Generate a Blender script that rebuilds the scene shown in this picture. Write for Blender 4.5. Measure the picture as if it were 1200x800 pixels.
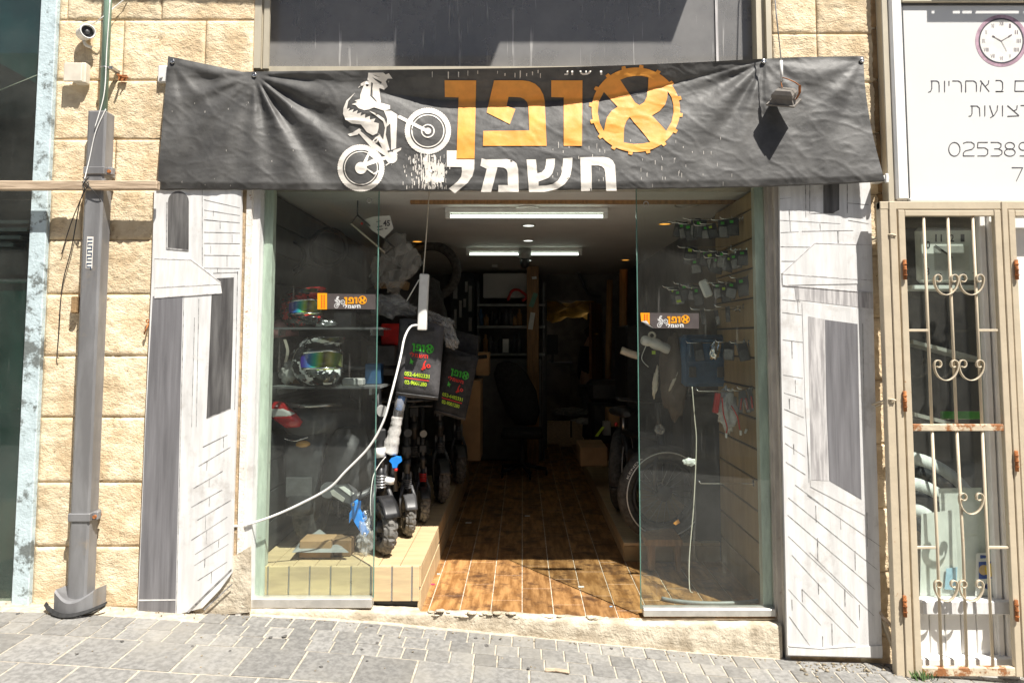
import bpy, bmesh, math, random
from mathutils import Vector, Matrix, noise, Euler
random.seed(7)
R = math.radians
PI = math.pi
SC = bpy.context.scene
COL = SC.collection
for o in list(bpy.data.objects):
    bpy.data.objects.remove(o)

# ------------------------------------------------------------------ camera
CAM = Vector((0.0, -4.0, 1.58))
PITCH = 3.9
FPX, CU, CV = 800.0, 612.0, 341.0            # focal length and principal point of the photograph, in its pixels
cam_d = bpy.data.cameras.new('camera')
cam = bpy.data.objects.new('camera', cam_d)
COL.objects.link(cam)
cam.location = CAM
cam.rotation_euler = (R(90 + PITCH), 0, 0)
cam_d.sensor_width = 36
cam_d.lens = 36 * FPX / 1200
cam_d.shift_x = (600 - CU) / 1200
cam_d.shift_y = (CV - 400) / 1200
cam_d.clip_start = 0.05
cam_d.clip_end = 600
SC.camera = cam
SC.render.resolution_x, SC.render.resolution_y = 1024, 682

# ------------------------------------------------------------------ light
SUN = Vector((-0.78, 1.0, -2.1)).normalized()   # the way the sunlight travels
w = bpy.data.worlds.new('World')
SC.world = w
w.use_nodes = True
nt = w.node_tree
bg = nt.nodes['Background']
sky = nt.nodes.new('ShaderNodeTexSky')
sky.sky_type = 'NISHITA'
sky.sun_disc = False
sky.sun_elevation = math.asin(-SUN.z)
sky.sun_rotation = math.atan2(-SUN.x, -SUN.y)
sky.air_density = 1.0
sky.dust_density = 1.5
nt.links.new(sky.outputs['Color'], bg.inputs['Color'])
bg.inputs['Strength'].default_value = 0.05
sl = bpy.data.lights.new('sun', 'SUN')
sl.energy = 5.0
sl.angle = R(0.55)
sl.color = (1.0, 0.955, 0.88)
so = bpy.data.objects.new('sun', sl)
COL.objects.link(so)
so.rotation_euler = SUN.to_track_quat('-Z', 'Y').to_euler()
so.location = (6, -10, 20)
SC.view_settings.view_transform = 'Standard'
SC.view_settings.look = 'None'
SC.view_settings.gamma = 1
SC.view_settings.exposure = 0.9
SC.cycles.max_bounces = 8
SC.cycles.transparent_max_bounces = 16

# ------------------------------------------------------------------ helpers
_cp, _sp = math.cos(R(PITCH)), math.sin(R(PITCH))
def at(u, v, Y):
    """the point of the upright plane at depth Y that the photograph shows at pixel (u, v)"""
    x = (u - CU) / FPX
    y = -(v - CV) / FPX
    dy = _cp - y * _sp
    dz = _sp + y * _cp
    t = (Y - CAM.y) / dy
    return Vector((x * t, Y, CAM.z + dz * t))
def on_z(u, v, z):
    x = (u - CU) / FPX
    y = -(v - CV) / FPX
    dy = _cp - y * _sp
    dz = _sp + y * _cp
    t = (z - CAM.z) / dz
    return Vector((x * t, CAM.y + dy * t, z))

def root_loc(p):
    v = Vector((0, 0, 0))
    while p is not None:
        v += p.location
        p = p.parent
    return v

class MB:
    def __init__(s):
        s.v = []; s.f = []; s.sm = []
    def add(s, vs, fs, smooth=False):
        n = len(s.v)
        s.v += [Vector(a) for a in vs]
        s.f += [tuple(i + n for i in f) for f in fs]
        s.sm += [smooth] * len(fs)
        return s
    def box(s, x0, x1, y0, y1, z0, z1, mat=None, bev=0.0):
        if x0 > x1: x0, x1 = x1, x0
        if y0 > y1: y0, y1 = y1, y0
        if z0 > z1: z0, z1 = z1, z0
        if bev <= 0:
            vs = [(x, y, z) for x in (x0, x1) for y in (y0, y1) for z in (z0, z1)]
            fs = [(0, 1, 3, 2), (4, 6, 7, 5), (0, 4, 5, 1), (2, 3, 7, 6), (0, 2, 6, 4), (1, 5, 7, 3)]
        else:
            b = min(bev, (x1 - x0) * .45, (y1 - y0) * .45, (z1 - z0) * .45)
            bm = bmesh.new()
            bmesh.ops.create_cube(bm, size=1)
            for q in bm.verts:
                q.co = Vector(((x0 + x1) / 2 + q.co.x * (x1 - x0), (y0 + y1) / 2 + q.co.y * (y1 - y0), (z0 + z1) / 2 + q.co.z * (z1 - z0)))
            bmesh.ops.bevel(bm, geom=bm.edges[:], offset=b, segments=1, affect='EDGES')
            bm.verts.index_update()
            vs = [q.co.copy() for q in bm.verts]
            fs = [tuple(q.index for q in f.verts) for f in bm.faces]
            bm.free()
        if mat is not None:
            vs = [mat @ Vector(a) for a in vs]
        return s.add(vs, fs)
    def tube(s, pts, r, n=8, cap=True, smooth=True):
        pts = [Vector(p) for p in pts]
        rs = r if isinstance(r, (list, tuple)) else [r] * len(pts)
        vs = []; fs = []
        up = None
        for i, p in enumerate(pts):
            a = pts[max(i - 1, 0)]; b = pts[min(i + 1, len(pts) - 1)]
            t = (b - a).normalized()
            if up is None:
                up = Vector((0, 0, 1)) if abs(t.z) < .9 else Vector((1, 0, 0))
            side = t.cross(up)
            if side.length < 1e-6: side = t.cross(Vector((0.3, 1, 0.2)))
            side.normalize()
            up = side.cross(t).normalized()
            for k in range(n):
                an = 2 * PI * k / n
                vs.append(p + (side * math.cos(an) + up * math.sin(an)) * rs[i])
        for i in range(len(pts) - 1):
            for k in range(n):
                k2 = (k + 1) % n
                fs.append((i * n + k, i * n + k2, (i + 1) * n + k2, (i + 1) * n + k))
        s.add(vs, fs, smooth)
        if cap:
            m = len(s.v) - len(vs)
            s.f.append(tuple(m + k for k in reversed(range(n)))); s.sm.append(False)
            s.f.append(tuple(m + (len(pts) - 1) * n + k for k in range(n))); s.sm.append(False)
        return s
    def ribbon(s, pts, wv, th):
        """a flat bar along pts: width along the vector wv, thickness th"""
        pts = [Vector(p) for p in pts]; wv = Vector(wv)
        vs = []; fs = []
        for i, p in enumerate(pts):
            a = pts[max(i - 1, 0)]; b = pts[min(i + 1, len(pts) - 1)]
            nrm = (b - a).normalized().cross(wv.normalized()).normalized() * th / 2
            vs += [p - wv / 2 - nrm, p + wv / 2 - nrm, p + wv / 2 + nrm, p - wv / 2 + nrm]
        for i in range(len(pts) - 1):
            for k in range(4):
                k2 = (k + 1) % 4
                fs.append((i * 4 + k, i * 4 + k2, i * 4 + 4 + k2, i * 4 + 4 + k))
        n = (len(pts) - 1) * 4
        fs += [(3, 2, 1, 0), (n, n + 1, n + 2, n + 3)]
        return s.add(vs, fs)
    def lathe(s, prof, n=24, mat=None, smooth=True, a0=0, a1=2 * PI):
        """prof = (radius, height) pairs round the local z axis"""
        full = abs(a1 - a0 - 2 * PI) < 1e-6
        m = n if full else n + 1
        vs = []; fs = []
        for k in range(m):
            an = a0 + (a1 - a0) * k / n
            for r, h in prof:
                vs.append(Vector((r * math.cos(an), r * math.sin(an), h)))
        q = len(prof)
        for k in range(n):
            k2 = (k + 1) % m
            for i in range(q - 1):
                fs.append((k * q + i, k2 * q + i, k2 * q + i + 1, k * q + i + 1))
        if mat is not None:
            vs = [mat @ a for a in vs]
        return s.add(vs, fs, smooth)
    def torus(s, c, Rr, r, axis='Y', n=40, m=12, mat=None, fn=None, smooth=True):
        vs = []; fs = []
        for i in range(n):
            a = 2 * PI * i / n
            for j in range(m):
                b = 2 * PI * j / m
                rr = r if fn is None else fn(i, j, r)
                d = Rr + rr * math.cos(b); h = rr * math.sin(b)
                p = {'Y': Vector((d * math.cos(a), h, d * math.sin(a))), 'X': Vector((h, d * math.cos(a), d * math.sin(a))), 'Z': Vector((d * math.cos(a), d * math.sin(a), h))}[axis]
                vs.append(p)
        for i in range(n):
            for j in range(m):
                i2 = (i + 1) % n; j2 = (j + 1) % m
                fs.append((i * m + j, i2 * m + j, i2 * m + j2, i * m + j2))
        c = Vector(c)
        vs = [(mat @ a if mat is not None else a) + c for a in vs]
        return s.add(vs, fs, smooth)
    def prism(s, pts, Y, th, px=True):
        """polygon given in photograph pixels, standing upright at depth Y, th thick to the back"""
        f = [at(u, v, Y) for u, v in pts] if px else [Vector((a, Y, b)) for a, b in pts]
        n = len(f)
        area = sum(f[i].x * f[(i + 1) % n].z - f[(i + 1) % n].x * f[i].z for i in range(n))
        if area < 0: f = f[::-1]
        b = [p + Vector((0, th, 0)) for p in f]
        fs = [tuple(range(n)), tuple(reversed(range(n, 2 * n)))]
        for i in range(n):
            j = (i + 1) % n
            fs.append((i, i + n, j + n, j))
        return s.add(f + b, fs)
    def loft(s, rings, cap=True, smooth=True):
        n = len(rings[0]); vs = []; fs = []
        for r in rings: vs += [Vector(a) for a in r]
        for i in range(len(rings) - 1):
            for k in range(n):
                k2 = (k + 1) % n
                fs.append((i * n + k, i * n + k2, i * n + n + k2, i * n + n + k))
        base = len(s.v)
        s.add(vs, fs, smooth)
        if cap:
            s.f.append(tuple(base + k for k in reversed(range(n)))); s.sm.append(False)
            s.f.append(tuple(base + (len(rings) - 1) * n + k for k in range(n))); s.sm.append(False)
        return s
    def blob(s, c, rad, seed=0, amp=.15, freq=2.0, sub=3, mat=None, ridge=0.0):
        bm = bmesh.new()
        bmesh.ops.create_icosphere(bm, subdivisions=sub, radius=1)
        vs = []
        for q in bm.verts:
            d = q.co.normalized()
            k = 1 + amp * noise.fractal(d * freq + Vector((seed * 3.1, seed * 1.7, seed)), .6, 2.0, 4)
            if ridge: k += ridge * (.5 - abs(noise.noise(d * freq * 1.6 + Vector((seed, 3, 7)))) * 2.2) + ridge * .5 * (.4 - abs(noise.noise(d * freq * 4 + Vector((9, seed, 2)))) * 2)
            p = Vector((d.x * rad[0] * k, d.y * rad[1] * k, d.z * rad[2] * k))
            vs.append((mat @ p if mat is not None else p) + Vector(c))
        bm.verts.index_update()
        fs = [tuple(q.index for q in f.verts) for f in bm.faces]
        bm.free()
        return s.add(vs, fs, True)

def obj(name, mb, mat, parent=None, origin=None):
    me = bpy.data.meshes.new(name)
    off = root_loc(parent) if parent is not None else Vector((0, 0, 0))
    loc = Vector((0, 0, 0))
    if origin is not None and parent is None:
        loc = Vector(origin); off = loc
    me.from_pydata([tuple(p - off) for p in mb.v], [], mb.f)
    if any(mb.sm):
        me.polygons.foreach_set('use_smooth', mb.sm)
    me.materials.append(mat)
    me.update()
    o = bpy.data.objects.new(name, me)
    COL.objects.link(o)
    o.location = loc
    if parent is not None: o.parent = parent
    return o

def tag(o, label, cat, group=None):
    o['label'] = label; o['category'] = cat
    if group: o['group'] = group
    return o
def thing(name, label, cat, loc=(0, 0, 0), rz=0, group=None):
    o = bpy.data.objects.new(name, None)
    o.empty_display_size = .1
    COL.objects.link(o)
    o.location = loc; o.rotation_euler = (0, 0, rz)
    return tag(o, label, cat, group)
def struct(name, mb, mat, label=None):
    o = obj(name, mb, mat); o['kind'] = 'structure'
    if label: o['label'] = label
    return o
def copy_tree(o, parent=None):
    c = o.copy(); COL.objects.link(c)
    if parent is not None: c.parent = parent
    for ch in list(o.children): copy_tree(ch, c)
    return c
def copy_thing(o, loc, rz, label, group=None):
    c = copy_tree(o)
    c.location = loc; c.rotation_euler = (0, 0, rz); c['label'] = label
    if group: c['group'] = group
    return c

# shapes with holes and lettering -> 2-D triangles
def fill2d(loops):
    cu = bpy.data.curves.new('tmp', 'CURVE'); cu.dimensions = '2D'; cu.fill_mode = 'FRONT'
    for lp in loops:
        sp = cu.splines.new('POLY'); sp.points.add(len(lp) - 1)
        for p, (a, b) in zip(sp.points, lp): p.co = (a, b, 0, 1)
        sp.use_cyclic_u = True
    o = bpy.data.objects.new('tmp', cu)
    me = bpy.data.meshes.new_from_object(o)
    r = ([(v.co.x, v.co.y) for v in me.vertices], [tuple(p.vertices) for p in me.polygons])
    bpy.data.objects.remove(o); bpy.data.curves.remove(cu); bpy.data.meshes.remove(me)
    return r
def text2d(body, size=1.0, bold=0.0):
    cu = bpy.data.curves.new('tmp', 'FONT'); cu.body = body; cu.size = size; cu.offset = bold
    cu.resolution_u = 3; cu.fill_mode = 'FRONT'
    o = bpy.data.objects.new('tmp', cu)
    COL.objects.link(o)
    bpy.context.view_layer.update()
    me = bpy.data.meshes.new_from_object(o.evaluated_get(bpy.context.evaluated_depsgraph_get()))
    r = ([(v.co.x, v.co.y) for v in me.vertices], [tuple(p.vertices) for p in me.polygons])
    bpy.data.objects.remove(o); bpy.data.curves.remove(cu); bpy.data.meshes.remove(me)
    return r
def fit(shape, u0, v0, u1, v1):
    """fit lettering into the photograph rectangle (y of letters goes up, v goes down)"""
    vs, fs = shape
    ax = min(p[0] for p in vs); bx = max(p[0] for p in vs); ay = min(p[1] for p in vs); by = max(p[1] for p in vs)
    return [(u0 + (p[0] - ax) / (bx - ax) * (u1 - u0), v1 - (p[1] - ay) / (by - ay) * (v1 - v0)) for p in vs], fs
def cut2d(shape, step):
    vs, fs = shape
    bm = bmesh.new()
    bv = [bm.verts.new((a, b, 0)) for a, b in vs]
    for f in fs:
        try: bm.faces.new([bv[i] for i in f])
        except ValueError: pass
    for ax in (0, 1):
        lo = min(v.co[ax] for v in bm.verts); hi = max(v.co[ax] for v in bm.verts)
        k = math.floor(lo / step) + 1
        while k * step < hi:
            co = [0, 0, 0]; no = [0, 0, 0]; co[ax] = k * step; no[ax] = 1
            bmesh.ops.bisect_plane(bm, geom=bm.verts[:] + bm.edges[:] + bm.faces[:], plane_co=co, plane_no=no)
            k += 1
    bm.verts.index_update()
    r = ([(v.co.x, v.co.y) for v in bm.verts], [tuple(v.index for v in f.verts) for f in bm.faces])
    bm.free()
    return r
def flat(mb, shape, Y, fn=None):
    vs, fs = shape
    if fn is None: fn = lambda u, v: at(u, v, Y)
    p3 = [fn(a, b) for a, b in vs]
    out = []
    for f in fs:
        n = (p3[f[1]] - p3[f[0]]).cross(p3[f[2]] - p3[f[0]])
        out.append(tuple(reversed(f)) if n.y > 0 else f)
    mb.add(p3, out)
    return mb
def lerp(a, b, t): return a + (b - a) * t
def sstep(a, b, x):
    t = min(1, max(0, (x - a) / (b - a))); return t * t * (3 - 2 * t)
def curve1(tab, x):
    if x <= tab[0][0]: return tab[0][1]
    for (a, p), (b, q) in zip(tab, tab[1:]):
        if x <= b: return lerp(p, q, (x - a) / (b - a))
    return tab[-1][1]
def circ(cx, cy, r, n=28, a0=0): return [(cx + r * math.cos(a0 + 2 * PI * k / n), cy + r * math.sin(a0 + 2 * PI * k / n)) for k in range(n)]
def arc_pts(c, r, a0, a1, n=10, ry=None): return [(c[0] + r * math.cos(lerp(a0, a1, k / n)), c[1] + (ry or r) * math.sin(lerp(a0, a1, k / n))) for k in range(n + 1)]
def smooth_path(pts, n=8):
    pts = [Vector(p) for p in pts]; out = []
    for i in range(len(pts) - 1):
        p0 = pts[max(i - 1, 0)]; p1 = pts[i]; p2 = pts[i + 1]; p3 = pts[min(i + 2, len(pts) - 1)]
        for k in range(n):
            t = k / n
            out.append(.5 * ((2 * p1) + (p2 - p0) * t + (2 * p0 - 5 * p1 + 4 * p2 - p3) * t * t + (3 * p1 - p0 - 3 * p2 + p3) * t ** 3))
    out.append(pts[-1]); return out

# ------------------------------------------------------------------ materials
def M(name, col, rough=.6, metal=0.0, var=.15, scale=8.0, bump=0.0, bscale=60.0, col2=None, amt=(.35, .65), rand=0.0,
      stretch=(1, 1, 1), spec=.5, rust=None, rust_amt=(.62, .7), rscale=14.0, coat=0.0, bump2=0.0, b2scale=12.0, emit=None, dist=.01, bstretch=None):
    m = bpy.data.materials.new(name); m.use_nodes = True
    N = m.node_tree.nodes; L = m.node_tree.links
    b = N['Principled BSDF']
    b.inputs['Roughness'].default_value = rough; b.inputs['Metallic'].default_value = metal
    b.inputs['Specular IOR Level'].default_value = spec
    b.inputs['Coat Weight'].default_value = coat
    geo = N.new('ShaderNodeNewGeometry')
    def pos(st):
        mp = N.new('ShaderNodeVectorMath'); mp.operation = 'MULTIPLY'; mp.inputs[1].default_value = st
        L.new(geo.outputs['Position'], mp.inputs[0]); return mp.outputs[0]
    p = pos(stretch)
    def nz(sc, det=6, rg=.6, pp=None):
        n = N.new('ShaderNodeTexNoise'); n.inputs['Scale'].default_value = sc; n.inputs['Detail'].default_value = det; n.inputs['Roughness'].default_value = rg
        L.new(pp or p, n.inputs['Vector']); return n.outputs['Fac']
    def ramp(fac, lo, hi):
        r = N.new('ShaderNodeMapRange'); r.interpolation_type = 'SMOOTHSTEP'
        r.inputs['From Min'].default_value = lo; r.inputs['From Max'].default_value = hi
        L.new(fac, r.inputs['Value']); return r.outputs['Result']
    def mix(fac, a, bb):
        x = N.new('ShaderNodeMix'); x.data_type = 'RGBA'
        if isinstance(fac, float): x.inputs['Factor'].default_value = fac
        else: L.new(fac, x.inputs['Factor'])
        for sock, val in ((x.inputs['A'], a), (x.inputs['B'], bb)):
            if isinstance(val, tuple): sock.default_value = (*val, 1)
            else: L.new(val, sock)
        return x.outputs['Result']
    c1 = tuple(max(0, c * (1 - var)) for c in col)
    c2 = col2 if col2 is not None else tuple(min(1, c * (1 + var)) for c in col)
    c = mix(ramp(nz(scale), *amt), c1, c2)
    if rust is not None:
        c = mix(ramp(nz(rscale, 8, .7, pos((1, 1, 1))), *rust_amt), c, rust)
    if rand > 0:
        oi = N.new('ShaderNodeObjectInfo')
        mr = N.new('ShaderNodeMapRange'); mr.inputs['To Min'].default_value = 1 - rand; mr.inputs['To Max'].default_value = 1 + rand
        L.new(oi.outputs['Random'], mr.inputs['Value'])
        hs = N.new('ShaderNodeHueSaturation'); L.new(mr.outputs['Result'], hs.inputs['Value']); L.new(c, hs.inputs['Color']); c = hs.outputs['Color']
    L.new(c, b.inputs['Base Color'])
    if bump > 0 or bump2 > 0:
        last = None
        for st, sc, di in ((bump, bscale, dist), (bump2, b2scale, dist * 4)):
            if st <= 0: continue
            bp = N.new('ShaderNodeBump'); bp.inputs['Strength'].default_value = st; bp.inputs['Distance'].default_value = di
            L.new(nz(sc, 5, .6, pos(bstretch or stretch)), bp.inputs['Height'])
            if last: L.new(last, bp.inputs['Normal'])
            last = bp.outputs['Normal']
        L.new(last, b.inputs['Normal'])
    # roughness breaks up a little
    rr = N.new('ShaderNodeMapRange'); rr.inputs['To Min'].default_value = max(.03, rough - .1); rr.inputs['To Max'].default_value = min(1, rough + .1)
    L.new(nz(scale * 2.3), rr.inputs['Value']); L.new(rr.outputs['Result'], b.inputs['Roughness'])
    if emit:
        b.inputs['Emission Color'].default_value = (*emit[:3], 1); b.inputs['Emission Strength'].default_value = emit[3]
    return m

def glass_mat(name, tint=(.93, .97, .95), dust=(.03, .10), dcol=(.55, .53, .49), dscale=3.0, streak=.0, opaque=0.0):
    m = bpy.data.materials.new(name); m.use_nodes = True
    N = m.node_tree.nodes; L = m.node_tree.links
    N.remove(N['Principled BSDF']); out = N['Material Output']
    tr = N.new('ShaderNodeBsdfTransparent'); tr.inputs['Color'].default_value = (*tint, 1)
    gl = N.new('ShaderNodeBsdfGlossy'); gl.inputs['Roughness'].default_value = .015
    fr = N.new('ShaderNodeFresnel'); geo = N.new('ShaderNodeNewGeometry')
    io = N.new('ShaderNodeMapRange'); io.inputs['To Min'].default_value = 1.5; io.inputs['To Max'].default_value = 1 / 1.5
    L.new(geo.outputs['Backfacing'], io.inputs['Value']); L.new(io.outputs['Result'], fr.inputs['IOR'])
    mx = N.new('ShaderNodeMixShader'); L.new(fr.outputs[0], mx.inputs[0]); L.new(tr.outputs[0], mx.inputs[1]); L.new(gl.outputs[0], mx.inputs[2])
    df = N.new('ShaderNodeBsdfDiffuse'); df.inputs['Color'].default_value = (*dcol, 1)
    geo = N.new('ShaderNodeNewGeometry')
    n1 = N.new('ShaderNodeTexNoise'); n1.inputs['Scale'].default_value = dscale; n1.inputs['Detail'].default_value = 8; n1.inputs['Roughness'].default_value = .65
    L.new(geo.outputs['Position'], n1.inputs['Vector'])
    r1 = N.new('ShaderNodeMapRange'); r1.inputs['From Min'].default_value = .3; r1.inputs['From Max'].default_value = .75
    r1.inputs['To Min'].default_value = dust[0]; r1.inputs['To Max'].default_value = dust[1]
    L.new(n1.outputs['Fac'], r1.inputs['Value'])
    fac = r1.outputs['Result']
    # dried specks and runs
    vm = N.new('ShaderNodeVectorMath'); vm.operation = 'MULTIPLY'; vm.inputs[1].default_value = (48, 48, 2.6)
    L.new(geo.outputs['Position'], vm.inputs[0])
    n2 = N.new('ShaderNodeTexNoise'); n2.inputs['Scale'].default_value = 1; n2.inputs['Detail'].default_value = 3
    L.new(vm.outputs[0], n2.inputs['Vector'])
    r2 = N.new('ShaderNodeMapRange'); r2.inputs['From Min'].default_value = .66; r2.inputs['From Max'].default_value = .8; r2.inputs['To Max'].default_value = streak
    L.new(n2.outputs['Fac'], r2.inputs['Value'])
    n3 = N.new('ShaderNodeTexNoise'); n3.inputs['Scale'].default_value = 90; n3.inputs['Detail'].default_value = 2
    L.new(geo.outputs['Position'], n3.inputs['Vector'])
    r3 = N.new('ShaderNodeMapRange'); r3.inputs['From Min'].default_value = .74; r3.inputs['From Max'].default_value = .8; r3.inputs['To Max'].default_value = .35
    L.new(n3.outputs['Fac'], r3.inputs['Value'])
    ad = N.new('ShaderNodeMath'); ad.operation = 'ADD'; L.new(fac, ad.inputs[0]); L.new(r2.outputs['Result'], ad.inputs[1])
    a2 = N.new('ShaderNodeMath'); a2.operation = 'ADD'; a2.use_clamp = True; L.new(ad.outputs[0], a2.inputs[0]); L.new(r3.outputs['Result'], a2.inputs[1])
    m2 = N.new('ShaderNodeMixShader'); L.new(a2.outputs[0], m2.inputs[0]); L.new(mx.outputs[0], m2.inputs[1]); L.new(df.outputs[0], m2.inputs[2])
    L.new(m2.outputs[0], out.inputs['Surface'])
    return m
def film_mat(name, col, alpha, rough=.25, scale=40):
    m = M(name, col, rough=rough, var=.1, scale=scale, bump=.5, bscale=scale)
    N = m.node_tree.nodes; L = m.node_tree.links; out = N['Material Output']
    tr = N.new('ShaderNodeBsdfTransparent')
    mx = N.new('ShaderNodeMixShader'); mx.inputs[0].default_value = alpha
    L.new(tr.outputs[0], mx.inputs[1]); L.new(N['Principled BSDF'].outputs[0], mx.inputs[2]); L.new(mx.outputs[0], out.inputs['Surface'])
    return m

m_stone = M('stone_block', (.76, .58, .365), rough=.9, var=.16, scale=7, col2=(.84, .70, .49), rand=.09, bump=.75, bscale=100, bump2=.35, b2scale=40, dist=.008, rust=(.55, .31, .12), rust_amt=(.64, .8), rscale=5, spec=.2, stretch=(1, 1, 1), bstretch=(1.0, 1.0, 1.5))
m_mortar = M('mortar', (.50, .37, .23), rough=.95, var=.25, scale=18, bump=.5, bscale=90)
m_plaster = M('plaster', (.50, .42, .31), rough=.95, var=.2, scale=9, bump=.6, bscale=60, bump2=.4, b2scale=14, col2=(.62, .55, .43))
m_concrete = M('concrete', (.42, .37, .28), rough=.95, var=.25, scale=11, bump=.7, bscale=70, bump2=.6, b2scale=18, col2=(.52, .46, .36), rust=(.22, .18, .13), rust_amt=(.6, .75), rscale=7)
m_tile = M('paving_stone', (.195, .19, .18), rough=.85, var=.2, scale=38, rand=.2, bump=.35, bscale=220, rust=(.26, .245, .215), rust_amt=(.42, .75), rscale=1.3, col2=(.245, .239, .226), dist=.004)
m_grout = M('grout', (.44, .39, .31), rough=.95, var=.2, scale=30, bump=.3, bscale=150)
m_asphalt = M('road_paving', (.22, .215, .205), rough=.9, var=.2, scale=40, bump=.5, bscale=180)
m_kerb = M('kerb_stone', (.35, .33, .30), rough=.9, var=.15, scale=12)
m_wood = M('wood_tile', (.31, .145, .045), rough=.5, var=.3, scale=5, stretch=(5, .8, 5), col2=(.44, .235, .09), rand=.2, bump=.2, bscale=30, rust=(.09, .043, .02), rust_amt=(.46, .66), rscale=5.5, dist=.004)
m_wgrout = M('pale_grout', (.55, .45, .34), rough=.9, var=.25, scale=20)
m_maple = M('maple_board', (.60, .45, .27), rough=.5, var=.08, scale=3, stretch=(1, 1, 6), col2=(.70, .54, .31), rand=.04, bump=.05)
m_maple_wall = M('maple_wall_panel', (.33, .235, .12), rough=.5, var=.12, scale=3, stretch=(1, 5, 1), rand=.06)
m_bagcloth_sunlit = M('sunlit_bag_fabric', (.060, .057, .059), rough=.7, var=.2, scale=14, bump=.35, bscale=40)
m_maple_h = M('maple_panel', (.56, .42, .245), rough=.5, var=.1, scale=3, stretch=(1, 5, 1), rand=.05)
m_alu = M('aluminium', (.62, .60, .56), rough=.4, metal=.6, var=.1, scale=12, bump=.1)
m_alu_dirty = M('dirty_aluminium', (.50, .46, .40), rough=.6, metal=.15, var=.2, scale=9, stretch=(1, 1, .3), rust=(.25, .17, .10), rust_amt=(.58, .75), rscale=16)
m_alu_beige = M('beige_aluminium', (.50, .45, .35), rough=.5, metal=.2, var=.08, scale=10, stretch=(1, 1, .3))
m_jamb = M('pale_jamb', (.56, .60, .52), rough=.6, var=.15, scale=9, stretch=(3, 3, .5), rust=(.32, .30, .24), rust_amt=(.6, .8), rscale=8)
m_white = M('white_paint', (.66, .655, .645), rough=.6, var=.10, scale=8, stretch=(3, 3, .35), rust=(.40, .37, .34), rust_amt=(.50, .82), rscale=5, bump=.1, bscale=60)
m_white_peel = M('peeling_white_paint', (.74, .70, .64), rough=.8, var=.1, scale=16, rust=(.42, .24, .12), rust_amt=(.6, .66), rscale=40, bump=.5, bscale=80)
m_pgrey = M('grey_brush_paint', (.17, .165, .175), rough=.55, var=.45, scale=5, stretch=(7, 7, .35), col2=(.25, .245, .258), amt=(.1, .95))
m_pdark = M('dark_brush_paint', (.09, .085, .085), rough=.5, var=.4, scale=5, stretch=(6, 6, .5), col2=(.19, .185, .18), amt=(.25, .85))
m_pmid = M('pale_grey_brush_paint', (.42, .40, .40), rough=.6, var=.25, scale=5, stretch=(9, 9, .7), col2=(.6, .58, .57))
m_pline = M('black_line_paint', (.10, .095, .095), rough=.6, var=.5, scale=30, col2=(.45, .44, .43), amt=(.25, .7))
m_poff = M('off_white_paint', (.70, .69, .67), rough=.6, var=.08, scale=8, stretch=(6, 6, 1))
m_vinyl = M('black_vinyl', (.074, .072, .070), rough=.55, spec=.4, var=.3, scale=5, bump=.3, bscale=60, bump2=.05, b2scale=22, col2=(.128, .125, .120), amt=(.25, .8), rust=(.24, .23, .215), rust_amt=(.6, .9), rscale=11, dist=.004)
m_orange = M('orange_print', (.80, .34, .055), rough=.5, var=.08, scale=9, bump=.3, bscale=28, dist=.004)
m_print = M('white_print', (.78, .73, .66), rough=.5, var=.06, scale=20, bump=.3, bscale=28, dist=.004)
m_pipe = M('grey_steel_pipe', (.20, .197, .20), rough=.5, metal=.2, var=.12, scale=4, stretch=(2, 2, .4), col2=(.26, .26, .265), rust=(.29, .25, .20), rust_amt=(.56, .8), rscale=9)
m_pipe_green = M('green_painted_pipe', (.27, .40, .31), rough=.5, var=.15, scale=10, stretch=(3, 3, .6))
m_rubber = M('black_rubber', (.018, .018, .018), rough=.75, var=.3, scale=30, bump=.3, bscale=90)
m_tyre = M('tyre_rubber', (.05, .049, .047), rough=.8, var=.3, scale=30, bump=.3, bscale=90, col2=(.08, .077, .072))
m_beam = M('weathered_timber', (.42, .31, .21), rough=.8, var=.2, scale=4, stretch=(1, 8, 12), bump=.4, bscale=8, col2=(.55, .43, .31))
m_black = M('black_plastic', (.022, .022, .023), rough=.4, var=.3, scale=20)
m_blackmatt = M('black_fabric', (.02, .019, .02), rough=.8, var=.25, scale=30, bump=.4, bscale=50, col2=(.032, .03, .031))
m_darkgrey = M('dark_grey_plastic', (.07, .07, .072), rough=.45, var=.2, scale=14)
m_grey = M('grey_plastic', (.28, .28, .27), rough=.45, var=.15, scale=12)
m_wplastic = M('white_plastic', (.74, .73, .70), rough=.4, var=.06, scale=12)
m_beige = M('beige_plastic', (.66, .60, .50), rough=.5, var=.08, scale=12)
m_blue = M('bright_blue_plastic', (.02, .24, .75), rough=.35, var=.1, scale=15)
m_dblue = M('dark_blue_plastic', (.03, .085, .17), rough=.45, var=.15, scale=12)
m_red = M('red_plastic', (.50, .015, .012), rough=.35, var=.15, scale=15)
m_redlens = M('red_lens', (.55, .012, .015), rough=.15, var=.1, scale=10, coat=.6)
m_chrome = M('chrome', (.75, .75, .74), rough=.15, metal=1, var=.05, scale=10)
m_steel = M('brushed_steel', (.5, .5, .5), rough=.3, metal=.9, var=.1, scale=20)
m_cream = M('cream_gate_paint', (.53, .45, .33), rough=.5, var=.05, scale=9, rust=(.36, .17, .06), rust_amt=(.63, .70), rscale=22, bump=.12, bscale=60)
m_cream_rust = M('rust_eaten_cream_paint', (.60, .51, .37), rough=.65, var=.14, scale=9, rust=(.30, .12, .04), rust_amt=(.50, .58), rscale=12, bump=.4, bscale=60)
m_rusty = M('rusty_iron', (.34, .12, .035), rough=.9, var=.35, scale=30, bump=.5, bscale=90)
m_sign = M('white_sign_face', (.70, .70, .68), rough=.35, var=.015, scale=2)
m_signframe = M('white_sign_frame', (.80, .79, .76), rough=.35, var=.04, scale=8)
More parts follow.
